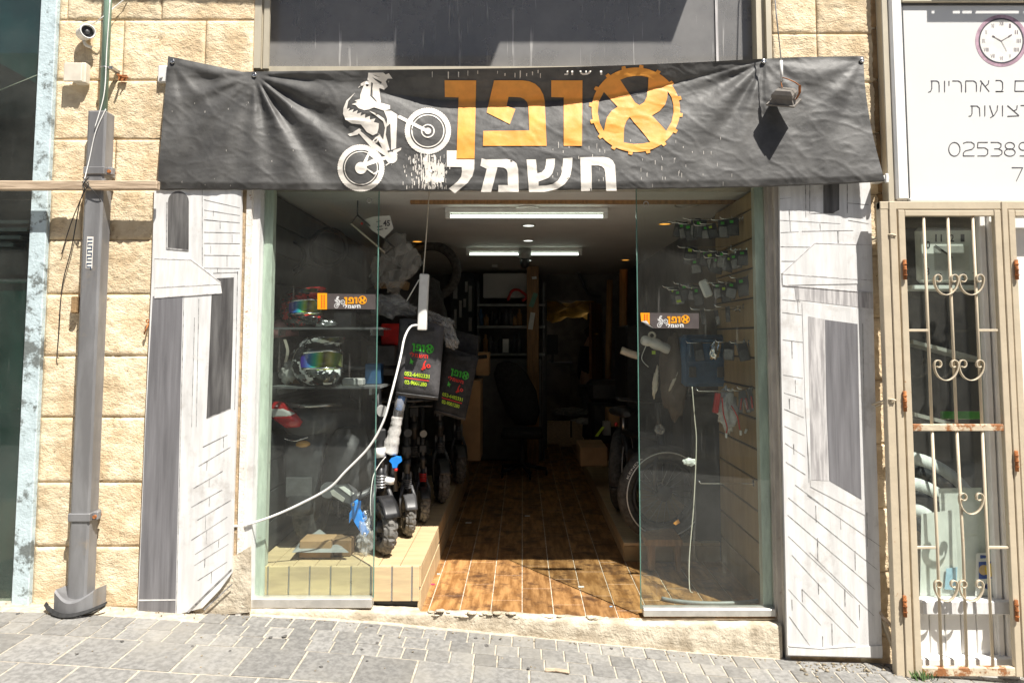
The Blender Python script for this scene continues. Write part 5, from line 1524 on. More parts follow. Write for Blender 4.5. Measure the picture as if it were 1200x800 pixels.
obj('lining', MB().blob(cpp + Vector((.0, .0, -.07)), (.09, .085, .085), seed=4, amp=.12), m_blackmatt, hp)
obj('strap', MB().ribbon(smooth_path([cpp + Vector((.05, -.085, -.03)), cpp + Vector((.075, -.1, -.1)), cpp + Vector((.06, -.09, -.17))]), (.018, 0, 0), .003), m_beige, hp)
def crumple(name, label, c, rad, seed, mat=m_poly, cat='plastic bag', amp=.55, rot=0):
    mb = MB().blob(c, rad, seed=seed, amp=amp * .7, freq=1.3, sub=4, mat=Matrix.Rotation(rot, 4, 'Y'), ridge=.5 if mat in (m_poly, m_bubble) else .2)
    return tag(obj(name, mb, mat, None, c), label, cat)
p = at(341, 436, .22)
crumple('plastic_bag', 'crumpled white plastic bag lying behind the black and silver helmet', at(338, 437, .36), (.05, .05, .065), 12, m_paper)
p = at(415, 448, .25); tag(obj('paper_tag', MB().box(p.x - .07, p.x + .06, .22, .30, zsh2 + .001, zsh2 + .045, bev=.008), m_grey), 'flat grey packet on the lower glass shelf beside the helmet', 'packet')
crumple('wrapped_chrome_lock', 'shiny wrapped chain at the left end of the upper shelf', at(378, 379, .24), (.09, .04, .022), 21, m_steel, 'chain', .6)
crumple('plastic_bag', 'clear plastic bag hanging high at the left beside the price card', at(462, 312, .75), (.12, .08, .17), 31, rot=R(15))
crumple('plastic_bag', 'clear wrapping draped over the scooter handlebars above the black bags', at(458, 359, .55), (.15, .07, .065), 41, rot=R(12))
crumple('plastic_bag', 'clear wrapping tuft beside the top right of the front black bag', at(527, 393, .58), (.04, .04, .085), 42, rot=R(-25))
crumple('plastic_bag', 'twisted clear wrapping between the power strip and the second black bag', at(512, 374, .62), (.11, .04, .035), 43, rot=R(20))
bx_ = at(404, 375, .4)
tag(obj('small_box', MB().box(bx_.x - .05, bx_.x + .06, .33, .45, zsh1 + .001, zsh1 + .10, bev=.004), m_darkgrey), 'dark small box on the upper shelf right of the red flame helmet', 'box')
tag(obj('small_box', MB().box(-1.50, -1.38, .40, .47, zsh2 + .001, zsh2 + .16, bev=.004), m_carton), 'brown small box at the left end of the lower shelf behind the crumpled bag', 'box')
tag(obj('small_box', MB().box(-1.0, -.90, .36, .46, zsh2 + .001, zsh2 + .13, bev=.004), m_dblue), 'dark blue small box at the right end of the lower glass shelf', 'box')
tag(obj('cable_loop', MB().torus(at(338, 300, .6), .10, .010, 'Y', 32, 6).torus(at(340, 303, .62), .11, .009, 'Y', 32, 6), m_black), 'loops of black cable hanging high on the dark slat wall', 'cable')
tag(obj('cable_loop', MB().torus(at(385, 290, .9), .13, .018, 'Y', 32, 8), m_rubber), 'black inner tube loop hanging behind the left glass above the sticker', 'inner tube')
tag(obj('hanging_box', MB().box(at(330, 0, .7).x, at(352, 0, .7).x, .70, .78, at(340, 275, .7).z, at(340, 248, .7).z, bev=.004), m_red), 'small red box hanging high behind the left glass', 'box')
# price card and metal rack it hangs on
pc = thing('price_card', 'white arrow shaped price card hanging high behind the left glass edge', 'price card', at(440, 262, .6))
obj('card', MB().prism([(425, 258), (437, 254), (457, 252.5), (461, 268), (450, 279), (436, 270)], .60, .003), m_paper, pc)
mb = MB(); flat(mb, fit(text2d('45', 1, .03), 449, 258, 457, 265), .598); strokes(mb, [((442, 266), (448, 265), 1.4), ((442, 269.5), (449, 268.5), 1.2), ((451, 268), (454, 267.6), 1.2), ((441, 260), (446, 259), .8)], .598)
obj('writing', mb, m_ink, pc)
obj('red_dot', MB().prism(circ(424, 262, 1.6, 10), .58, .004), m_red, pc)
rk = thing('hanging_rack', 'thin metal rack slanting down from the ceiling behind the left glass edge', 'rack', at(430, 270, .55))
for k, (a, b) in enumerate((((411, 262), (452, 297)), ((419, 252), (462, 290)), ((411, 262), (419, 252)), ((452, 297), (462, 290)))):
    obj('rail', MB().tube([at(*a, .5 + .05 * (k % 2)), at(*b, .66 + .05 * (k % 2))], .006, 6), m_beige if k == 0 else m_darkgrey, rk)
obj('hanger', MB().tube([at(419, 252, .55), (at(419, 252, .55).x, .55, 2.5)], .005, 6), m_darkgrey, rk)

def dome(pts, Y, bulge):
    n = len(pts); cu_ = sum(p[0] for p in pts) / n; cv_ = sum(p[1] for p in pts) / n
    rings = []
    for f, d in ((1, .03), (1, 0), (.85, -.55 * bulge), (.55, -.9 * bulge)):
        rings.append([at(cu_ + (a - cu_) * f, cv_ + (b - cv_) * f, Y) + Vector((0, d, 0)) for a, b in pts])
    mb = MB().loft(rings, cap=True); return mb
mo = thing('moped', 'dark moped with a red and white tail lamp standing behind the left glass', 'moped', (-1.38, .6, PZ))
sec = [(.34, 1.02, .11, .05), (.42, 1.03, .16, .10), (.62, 1.02, .17, .13), (.95, .98, .17, .16), (1.3, .93, .15, .16), (1.6, .90, .10, .12), (1.75, .88, .05, .06)]
obj('tail_body', MB().loft([[(-1.375 + w_ * math.cos(2 * PI * k / 20), y, z + h_ * math.sin(2 * PI * k / 20)) for k in range(20)] for y, z, w_, h_ in sec]), m_darkgrey, mo)
obj('seat', MB().loft([[(-1.375 + w_ * math.cos(PI * k / 10), y, z + h_ * math.sin(PI * k / 10)) for k in range(11)] + [(-1.375 - w_, y, z - .03), (-1.375 + w_, y, z - .03)] for y, z, w_, h_ in ((.46, 1.12, .10, .02), (.55, 1.13, .15, .06), (1.0, 1.10, .16, .07), (1.4, 1.04, .12, .06))]), m_black, mo)
sec = [(.40, .97, .13, .05), (.36, .88, .125, .05), (.34, .78, .12, .045), (.33, .66, .10, .03), (.30, .56, .085, .02)]
obj('rear_panel', MB().loft([[(-1.375 + w_ * math.cos(2 * PI * k / 16), y + h_ * math.sin(2 * PI * k / 16), z) for k in range(16)] for y, z, w_, h_ in sec]), m_black, mo)
tl = obj('tail_lamp', dome([(309, 477), (314, 471), (330, 470), (346, 484), (354, 494), (351, 500), (336, 502), (320, 491)], .30, .05), m_redlens, mo)
obj('white_band', dome([(309, 477.5), (330, 478), (344, 484.5), (339, 488.5), (320, 489)], .262, .012), m_wplastic, tl)
obj('reflector_strip', MB().tube(smooth_path([at(333, 514, .31), at(345, 516.5, .30), at(361, 512, .32)]), .004, 6), m_chrome, mo)
obj('indicator_lamp', MB().blob(at(355, 520, .32), (.045, .03, .022), amp=.05), M('amber_lens', (.55, .28, .05), rough=.2, coat=.5), mo)
wl = obj('rear_tyre', MB().torus((-1.375, .55, PZ + .25), .19, .065, 'X', 40, 12), m_tyre, mo)
obj('rim', MB().lathe([(.0, -.03), (.15, -.03), (.15, .03), (0, .03)], 28, Matrix.Translation((-1.375, .55, PZ + .25)) @ Matrix.Rotation(R(90), 4, 'Y')), m_darkgrey, wl)
obj('exhaust', MB().tube([(-1.22, .36, PZ + .36), (-1.20, .9, PZ + .22)], .05, 14), m_darkgrey, mo)
mb = MB().lathe([(.0, .0), (.10, .0), (.16, -.18), (.17, -.36), (.12, -.40)], 20, Matrix.Translation((-1.16, .62, .98))); obj('side_fairing', mb, m_darkgrey, mo)
obj('front_column', MB().tube([(-1.375, 1.75, .7), (-1.375, 1.68, 1.3)], .05, 10), m_black, mo)
obj('handlebar', MB().tube([(-1.54, 1.64, 1.32), (-1.375, 1.68, 1.30), (-1.08, 1.64, 1.32)], .016, 8), m_black, mo)
obj('number_plate', MB().box(-1.46, -1.30, .285, .290, .60, .72, bev=.003), m_darkgrey, mo)
obj('grab_rail', MB().tube(smooth_path([(-1.53, .62, 1.13), (-1.52, .42, 1.15), (-1.375, .34, 1.15), (-1.23, .42, 1.15), (-1.22, .62, 1.13)]), .012, 8), m_steel, mo)
obj('mudguard', MB().loft([[(x, .55 - (.275 + o_) * math.cos(a), PZ + .25 + (.275 + o_) * math.sin(a)) for x, o_ in ((-1.46, -.02), (-1.44, .005), (-1.31, .005), (-1.29, -.02), (-1.31, -.006), (-1.44, -.006))] for a in [R(-5 + 12 * i) for i in range(11)]]), m_black, mo)
for s_ in (-1, 1): obj('shock_absorber', MB().tube([(-1.375 + s_ * .10, .56, PZ + .28), (-1.375 + s_ * .12, .68, PZ + .62)], .022, 10), m_chrome, mo)
fw = obj('front_tyre', MB().torus((-1.375, 1.85, PZ + .25), .19, .065, 'X', 40, 12), m_tyre, mo)
# folded kick scooter leaning behind the glass
ks = thing('kick_scooter', 'folded black kick scooter leaning diagonally behind the left glass', 'scooter', at(455, 600, .75))
obj('stem', MB().tube(smooth_path([at(370, 468, .62), at(385, 478, .64), at(402, 510, .68), at(425, 552, .74)]), [.016] * 9 + [.03] * 16, 10), m_black, ks)
obj('deck', MB().loft([[at(u + du, v + dv, .72 + dy) for du, dv, dy in ((-7, 5, 0), (7, -5, 0), (7, -5, .03), (-7, 5, .03))] for u, v in ((404, 505), (440, 556), (458, 578))], smooth=False), m_darkgrey, ks)
kw = obj('wheel', MB().torus(at(450, 552, .74), .075, .03, 'X', 28, 10), m_tyre, ks)
obj('hub', MB().lathe([(0, -.025), (.055, -.025), (.055, .025), (0, .025)], 20, Matrix.Translation(at(450, 552, .74)) @ Matrix.Rotation(R(90), 4, 'Y')), m_grey, kw)
obj('handle', MB().tube(smooth_path([at(371, 470, .60), at(376, 466, .60), at(383, 470, .62)]), .010, 8), m_chrome, ks)
tag(obj('bench_board', MB().box(at(352, 487, .9).x, at(410, 487, .9).x, .9, .93, at(380, 492, .9).z, at(380, 484, .9).z), shelf_m), 'clear narrow shelf board behind the moped tail lamp', 'board')
# things lying on the platform
cb = at(352, 643, .16)
tag(obj('carton_flap', MB().box(at(352, 640, .18).x, at(389, 640, .18).x, .16, .30, PZ + .003, at(370, 632, .18).z, bev=.004), m_carton), 'small flattened cardboard box on the platform behind the left glass', 'box')
tag(obj('carton_flap', MB().box(at(390, 640, .22).x, at(412, 640, .22).x, .20, .32, PZ + .003, at(400, 631, .22).z, bev=.004), M('dark_cardboard', (.2, .12, .06), rough=.8)), 'darker brown box beside the small cardboard box on the platform', 'box')
mb = MB(); A = [at(342, 647, .12), at(408, 647, .12), at(374, 620, .36), at(352, 634, .3)]
mb.add([A[0], A[1], A[2], A[3], A[0] + Vector((0, .02, -.004)), A[1] + Vector((0, .02, -.004)), A[2] + Vector((0, .02, -.004)), A[3] + Vector((0, .02, -.004))], [(0, 1, 2, 3), (7, 6, 5, 4), (0, 4, 5, 1), (1, 5, 6, 2), (2, 6, 7, 3), (3, 7, 4, 0)])
tag(obj('grey_sheet', mb, m_grey), 'grey triangular sheet propped behind the small cardboard box', 'sheet')

# ================================================================== SCOOTERS ON THE PLATFORM
def scooter(label):
    t = thing('electric_scooter', label, 'scooter', (0, 0, 0), group='electric scooters on the left platform')
    RW = .165
    def tread(i, j, r):
        out = math.cos(2 * PI * j / 16)
        if out > .05:
            gap = (i + (2 if j % 16 in (1, 2, 3) else 0)) % 4 == 0 or j in (2, 14)
            return r * (.86 if gap else 1.10)
        return r
    def wheel(y, nm, rr=1):
        ty = obj(nm, MB().torus((0, y, RW), RW - .042, .042, 'X', 60, 16, fn=tread, smooth=False), m_tyre, t)
        mb = MB().lathe([(.10, -.025), (.124, -.03), (.124, .03), (.10, .025)], 32, Matrix.Translation((0, y, RW)) @ Matrix.Rotation(R(90), 4, 'Y'))
        mb.lathe([(0, -.045), (.03, -.045), (.036, -.02), (.036, .02), (.03, .045), (0, .045)], 20, Matrix.Translation((0, y, RW)) @ Matrix.Rotation(R(90), 4, 'Y'))
        for k in range(5):
            a = 2 * PI * k / 5; mb.tube([(0, y + .03 * math.cos(a), RW + .03 * math.sin(a)), (0, y + .112 * math.cos(a + .2), RW + .112 * math.sin(a + .2))], .011, 6)
        obj('rim', mb, m_darkgrey, ty)
        obj('brake_disc', MB().lathe([(.045, .0), (.065, .0), (.065, .003), (.045, .003)], 28, Matrix.Translation((.047, y, RW)) @ Matrix.Rotation(R(90), 4, 'Y')), m_steel, ty)
    wheel(0, 'front_tyre'); wheel(.92, 'rear_tyre')
    mb = MB(); rows = []
    for i in range(13):
        a = R(28 + 120 * i / 12); rr = RW + .022
        rows.append([(x, -rr * math.cos(a) * (1 if abs(x) < .03 else .985), RW + rr * math.sin(a) * (1 if abs(x) < .03 else .96)) for x in (-.05, -.03, .03, .05)] + [(.045, -(rr - .008) * math.cos(a), RW + (rr - .012) * math.sin(a)), (-.045, -(rr - .008) * math.cos(a), RW + (rr - .012) * math.sin(a))])
    obj('front_fender', mb.loft(rows), m_black, t)
    for s_ in (-1, 1):
        obj('fork_leg', MB().tube([(s_ * .062, 0, RW), (s_ * .062, .03, RW + .15), (s_ * .035, .06, RW + .24)], .014, 8), m_darkgrey, t)
    obj('suspension', MB().tube([(0, .06, RW + .2), (0, .066, RW + .36)], .022, 10).tube([(0, .06, RW + .22), (0, .063, RW + .3)], .032, 10), m_black, t)
    for k in range(5): obj('spring_coil', MB().torus((0, .06 + .001 * k, RW + .225 + .017 * k), .032, .006, 'Z', 18, 6), m_steel, t)
    obj('stem', MB().tube([(0, .066, RW + .34), (0, .19, 1.10)], .026, 12), m_black, t)
    obj('collar', MB().tube([(0, .075, RW + .40), (0, .085, RW + .46)], .034, 14), m_wplastic, t)
    obj('clamp', MB().box(-.04, .04, .08, .15, .66, .74, bev=.01), m_red, t)
    obj('handlebar', MB().tube([(-.26, .22, 1.13), (-.12, .19, 1.12), (.12, .19, 1.12), (.26, .22, 1.13)], .014, 8), m_black, t)
    for s_ in (-1, 1): obj('grip', MB().tube([(s_ * .17, .20, 1.124), (s_ * .29, .225, 1.132)], .020, 10), m_rubber, t)
    obj('head_lamp', MB().tube([(0, .10, .86), (0, .05, .855)], [.03, .036], 16), m_grey, t)
    obj('deck', MB().box(-.085, .085, .22, .78, .17, .24, bev=.02), m_black, t)
    obj('neck', MB().loft([[(x, y, z) for x, z in ((-.04, z0), (.04, z0), (.04, z1), (-.04, z1))] for y, z0, z1 in ((.07, .40, .52), (.16, .28, .38), (.26, .18, .235))], smooth=False), m_darkgrey, t)
    obj('rear_mudguard', MB().loft([[(x, y, z) for x, z in ((-.05, z0), (.05, z0), (.05, z0 + .01), (-.05, z0 + .01))] for y, z0 in ((.75, .26), (.9, .355), (1.05, .33), (1.12, .26))], smooth=False), m_black, t)
    obj('tail_lamp', MB().box(-.025, .025, 1.115, 1.13, .27, .31, bev=.005), m_redlens, t)
    return t
sc0 = scooter('nearest electric scooter with a chunky tread tyre in the sunlight at the platform front')
m_dusty = M('dusty_tyre', (.13, .125, .115), rough=.85, var=.3, scale=30, col2=(.19, .18, .165))
for ch in sc0.children:
    if ch.name.split('.')[0] == 'clamp': ch.material_slots[0].link = 'OBJECT'; ch.material_slots[0].material = m_black
    if ch.name.split('.')[0] == 'front_tyre': ch.material_slots[0].link = 'OBJECT'; ch.material_slots[0].material = m_dusty
sp0 = on_z(455, 645, PZ)
sc0.location = (sp0.x - .02, .26, PZ); sc0.rotation_euler = (0, 0, R(30))
def put(u, v, yaw, s_, label):
    p = on_z(u, v, PZ); c = copy_thing(sc0, (p.x, p.y, PZ), R(yaw), label); c.scale = (s_, s_, s_)
    def recolour(nm, m_):
        for ch in c.children:
            if ch.name.split('.')[0] == nm: ch.material_slots[0].link = 'OBJECT'; ch.material_slots[0].material = m_
    recolour('collar', m_black); recolour('head_lamp', m_black if s_ != .72 else m_grey); recolour('spring_coil', m_red if u == 496 else m_darkgrey)
    if u in (478, 487, 538): recolour('clamp', m_black)
    if u == 478: recolour('front_fender', m_darkgrey); recolour('front_tyre', m_dusty)
    return c
put(478, 627, 20, .78, 'smaller electric scooter just behind the nearest chunky tyred one')
put(496, 611, 16, .72, 'small wheeled electric scooter in the middle of the row under the front black bag')
put(487, 600, 22, 1.05, 'taller electric scooter with a large wheel hidden behind the middle small wheeled one')
put(517, 588, 18, 1.0, 'electric scooter in the shade under the second black bag')
put(538, 566, 14, 1.0, 'deepest electric scooter of the row, next to the tall brown carton')
# wrapped stem, clamp and blue bracket of the nearest bicycle
wr = thing('wrapped_post', 'bubble wrapped steering stem standing below the front black bag', 'steering stem', at(460, 560, .38))
obj('bare_stem', MB().tube([at(462, 575, .36), at(460, 520, .37), at(470, 455, .37)], .022, 12), m_black, wr)
mb = MB(); pth = [at(456, 530, .36), at(460, 515, .36), at(464, 498, .36), at(465, 488, .36)]; mb.tube(smooth_path(pth, 6), [.055, .052, .05, .046, .045, .048, .044, .04, .038, .040, .036, .034, .034, .036, .033, .034, .034, .034, .030][:19], 14)
for i in range(len(mb.v)): mb.v[i] += Vector((1, .6, .8)) * .009 * noise.noise(mb.v[i] * 40)
obj('bubble_wrap', mb, m_bubble, wr)
obj('clear_sleeve', MB().tube([at(466, 490, .36), at(471, 462, .36)], [.032, .038], 12), m_poly, wr)
obj('blue_paper', MB().tube([at(467, 480, .365), at(471, 463, .365)], [.022, .026], 10), m_blue, wr)
obj('blue_knob', MB().prism([(458, 537), (464, 535), (469, 536), (470, 541), (466, 544), (465, 548), (460, 548), (459, 543), (456, 540)], .30, .04), m_blue, wr)
obj('reflector_ring', MB().tube([at(455, 566, .33), at(456, 559, .33)], .036, 14), m_wplastic, wr)
obj('red_button', MB().blob(at(464, 550, .31), (.012, .012, .012), amp=0, sub=2), m_red, wr)
fr_ = thing('foot_rest', 'grey angled foot rest with a bright blue bracket behind the left glass edge', 'foot rest', at(410, 595, .28))
obj('pad', MB().prism([(388, 576), (392, 571), (405, 569), (415, 576), (418, 583), (412, 591), (403, 588)], .26, .07), m_darkgrey, fr_)
obj('pad_stripe', MB().prism([(397, 570.5), (403, 569.5), (415, 578), (411, 581)], .255, .01), m_wplastic, fr_)
obj('end_plate', MB().prism([(387, 575), (390, 573.5), (404, 584), (402, 588), (389, 580)], .25, .012), m_alu, fr_)
bb = obj('blue_bracket', MB().prism([(411, 590), (416, 587), (421, 589), (420, 598), (429, 618), (432, 624), (428, 629), (424, 626), (412, 606), (409, 613), (409.5, 601), (412, 597)], .235, .05), m_blue, fr_)
obj('bolt', MB().lathe([(0, -.01), (.010, -.008), (.010, 0)], 12, Matrix.Translation(at(414, 590.5, .232)) @ Matrix.Rotation(R(-90), 4, 'X')), m_steel, bb)
obj('bolt', MB().lathe([(0, -.01), (.010, -.008), (.010, 0)], 12, Matrix.Translation(at(427.5, 625, .232)) @ Matrix.Rotation(R(-90), 4, 'X')), m_steel, bb)
obj('support_arm', MB().tube(smooth_path([at(417, 582, .30), at(430, 577, .34), at(444, 568, .36), at(452, 560, .36)]), .022, 10), m_darkgrey, fr_)
crumple('tangled_wrap', 'tangle of clear wrapping around the nearest tyre behind the glass edge', at(429, 632, .24), (.05, .05, .085), 77, m_poly, 'plastic wrap', .7)
crumple('silver_wrap', 'silvery crumpled foil beside the blue bracket', at(430, 608, .29), (.04, .04, .05), 78, m_steel, 'foil', .7)

# black delivery bags with print
def bag(name, label, F, depth, Yb, prt):
    b = thing(name, label, 'bag', at((F[0][0] + F[2][0]) / 2, F[2][1], Yb), group='black delivery bags on the scooters')
    fr = [at(u, v, Yb) for u, v in F]
    n = 10; vs = []; fs = []
    def qp(a, c):
        p = fr[0].lerp(fr[1], a).lerp(fr[3].lerp(fr[2], a), c)
        e = min(a, 1 - a, c * .6 + .15, 1 - c) * 4
        p = p + Vector((0, .025 * (1 - min(1, e)) ** 2 - .012 + .016 * noise.noise(Vector((a * 3, c * 4, Yb * 9))), 0)); return p
    for j in range(n + 1):
        for i in range(n + 1): vs.append(qp(i / n, j / n))
    for j in range(n):
        for i in range(n): fs.append((j * (n + 1) + i, (j + 1) * (n + 1) + i, (j + 1) * (n + 1) + i + 1, j * (n + 1) + i + 1))
    rim = [i for i in range(n + 1)] + [j * (n + 1) + n for j in range(1, n + 1)] + [n * (n + 1) + i for i in range(n - 1, -1, -1)] + [j * (n + 1) for j in range(n - 1, 0, -1)]
    base = len(vs); m = len(rim)
    c = sum((vs[i] for i in rim), Vector()) / m
    for kk, (dy, gr) in enumerate(((depth * .1, 1.02), (depth * .6, 1.03), (depth, .98))):
        for i in rim:
            p = vs[i]; vs.append(c + (p - c) * gr + Vector((-.06 * dy / depth, dy + .02, .02 * noise.noise(p * 9 + Vector((0, dy, 0))))))
    prev = rim
    for kk in range(3):
        cur = [base + kk * m + i for i in range(m)]
        for i in range(m): fs.append((prev[i], prev[(i + 1) % m], cur[(i + 1) % m], cur[i]))
        prev = cur
    fs.append(tuple(prev))
    obj('body', MB().add(vs, fs, True), m_bagcloth_sunlit if Yb < .5 else m_blackmatt, b)  # same cloth in two tones: lighter for the sunlit bag, darker for shade
    mb = MB().ribbon(smooth_path([qp(.2, .06) + Vector((0, -.012, 0)), qp(.5, .10) + Vector((0, -.03, 0)), qp(.8, .06) + Vector((0, -.012, 0))]), (0, .0, .025), .004); obj('strap', mb, m_black, b)
    obj('seam', MB().tube([qp(i / 8, .965) + Vector((0, -.004, 0)) for i in range(9)], .004, 5), m_darkgrey, b)
    # print: local square 0..1 on the face
    def put_(nm, shapes, src, dst, mat, lift=.0045):
        f = affine(src, dst); mb = MB()
        for s_ in shapes: flat(mb, s_, 0, lambda u, v: qp(*f(u, v)) - Vector((0, lift, 0)))
        obj(nm, mb, mat, b)
    x0, x1, y0 = prt
    put_('green_lettering', LET_O, (525, 78, 801, 186), (x0, y0, x1, y0 + .13), m_lgreen)
    put_('red_lettering', LET_W, (500, 176, 723, 224), (x0 - .06, y0 + .135, x1 - .12, y0 + .195), m_rprint)
    put_('chili_emblem', [fill2d([circ(0, 0, .5, 14)]), fill2d([[(-.3, -1.2), (.2, -2.2), (.45, -2.0), (.1, -1.2), (.2, 0), (-.3, .9), (-.9, .7), (-.5, 0)]]), fill2d([circ(1.2, -.6, .6, 12), circ(1.2, -.6, .25, 10)])], (-2, -2.2, 2, 1), (x0 + .14, y0 + .22, x0 + .46, y0 + .36), m_rprint)
    put_('green_leaf', [fill2d([[(-.5, -1), (.3, -.2), (1, 0), (.2, .3), (.6, 1), (-.3, .6), (-.8, .8), (-.6, 0)]])], (-1, -1, 1, 1), (x0 - .06, y0 + .215, x0 + .06, y0 + .30), m_lgreen)
    put_('lime_number', [fit(text2d('052-6482331', 1, .03), 0, 0, 1, 1)], (0, 0, 1, 1), (x0 - .15, y0 + .40, x1 - .05, y0 + .455), m_lime)
    put_('red_rule', [fill2d([[(0, 0), (1, 0), (1, 1), (0, 1)]])], (0, 0, 1, 1), (x0 - .15, y0 + .475, x1 - .05, y0 + .49), m_rprint)
    put_('lime_number', [fit(text2d('02-9001280', 1, .03), 0, 0, 1, 1)], (0, 0, 1, 1), (x0 - .13, y0 + .51, x1 - .10, y0 + .565), m_lime)
    return b
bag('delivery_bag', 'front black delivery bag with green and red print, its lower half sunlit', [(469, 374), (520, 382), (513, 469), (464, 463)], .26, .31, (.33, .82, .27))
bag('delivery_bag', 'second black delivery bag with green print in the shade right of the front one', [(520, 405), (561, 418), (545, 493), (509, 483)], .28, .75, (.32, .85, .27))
bag2 = tag(obj('bag_lid', MB().prism([(520, 384), (561, 394), (557, 425), (521, 410)], .86, .2), m_blackmatt), 'black bag lid with a green mark behind the second delivery bag', 'bag')
# red crate and cartons behind the bags
tag(obj('red_crate', px_box(MB(), 446, 470, 379, 404, 1.05, .3, .01), m_red), 'red crate at the left behind the front black bag', 'crate')
tag(obj('carton', px_box(MB(), 430, 462, 405, 440, 1.0, .4, .006), m_darkgrey), 'dark grey box below the red crate behind the glass edge', 'box')
tag(obj('carton', px_box(MB(), 438, 478, 330, 352, 1.3, .3, .006), m_carton), 'brown carton high on the left behind the hanging plastic bag', 'box')
tag(obj('tall_carton', px_box(MB(), 536, 563, 446, 540, 2.6, .4, .006), m_carton), 'tall brown carton standing behind the second black bag', 'box')
tag(obj('carton', px_box(MB(), 558, 573, 413, 440, 2.8, .3, .006), m_carton), 'small brown carton on top beside the tall carton', 'box')
tag(obj('black_cover', MB().blob(at(475, 365, 1.6), (.35, .4, .30), seed=9, amp=.3), m_blackmatt), 'heap of black covers stacked at the left wall behind the wrapped handlebars', 'covers')
tag(obj('tyre_loop', MB().torus(at(505, 318, 2.6), .25, .045, 'Y', 36, 10), m_tyre), 'black tyre hanging high at the left of the shop', 'tyre')
tag(obj('tyre_loop', MB().torus(at(490, 335, 2.2), .22, .045, 'X', 36, 10), m_tyre), 'black tyre hanging edge on at the left wall', 'tyre')

# power strip and cable
ps_ = thing('power_strip', 'white power strip hanging upright on a string in the entrance', 'power strip', at(496, 387, .2))
a = at(496, 354, .2)
mb = MB(); m = Matrix.Translation(a) @ Matrix.Rotation(R(2), 4, 'Y')
mb.box(-.028, .028, -.02, .025, at(496, 387, .2).z - a.z, at(496, 321, .2).z - a.z, mat=m, bev=.006); obj('body', mb, m_wplastic, ps_)
for k in range(4):
    mb = MB(); mb.lathe([(.017, 0), (.015, .004), (0, .005)], 16, m @ Matrix.Translation((0, -.0205, .10 - .062 * k)) @ Matrix.Rotation(R(-90), 4, 'X')); obj('socket', mb, m_beige, ps_)
obj('string', MB().tube([at(496, 322, .21), at(500, 270, .24), (at(503, 225, .26).x, .26, 2.5)], .0035, 5), m_beige, ps_)
obj('side_cord', MB().tube([at(491, 328, .21), at(477, 352, .34)], .004, 5), m_wplastic, ps_)
mb = MB().tube(smooth_path([at(489, 381, .19), at(481, 383, .17), at(474, 396, .12), at(469, 420, .05), at(459, 460, -.04), at(449, 494, -.06), at(432, 524, -.06), at(405, 552, -.055), at(385, 572, -.05), at(350, 591, -.05), at(318, 605, -.055), at(287, 615, -.07), at(270, 616, -.085)]), .0068, 8)
tag(obj('white_cable', mb, m_wplastic), 'white cable sagging from the power strip across the left glass to the frame', 'cable')
mb = MB().tube(smooth_path([at(452, 535, .3), at(444, 545, .28), at(437, 560, .25), at(434, 590, .22), at(436, 612, .25)]), .003, 5)
tag(obj('thin_cable', mb, m_wplastic), 'thin white cable hanging in front of the nearest scooter', 'cable')

# ================================================================== RIGHT SIDE DISPLAY
m_card = M('black_card', (.03, .03, .032), rough=.4)
ORD = ['first', 'second', 'third', 'fourth', 'fifth', 'sixth', 'seventh', 'eighth', 'ninth']
rows_ = [('top', 252, [(796, 269), (801, 270), (809, 272), (815, 266), (820, 268), (828, 272), (835, 271), (848, 268), (859, 266)]),
         ('second', 298, [(809, 300), (816, 312), (827, 303), (835, 305), (840, 311), (846, 304), (854, 309), (862, 306), (871, 302)]),
         ('third', 332, [(791, 346), (796, 348), (804, 342), (812, 343), (818, 347), (843, 340), (850, 344), (857, 340), (871, 336)]),
         ('fourth', 356, [(824, 371), (840, 372), (853, 368)]),
         ('fifth', 394, [(819, 412), (854, 411), (871, 412)]),
         ('lowest', 459, [(868, 470), (874, 470), (880, 468)])]
rnd = random.Random(11)
def depth_for(u): return .18 + (885 - u) / 90 * .46
pk0 = None
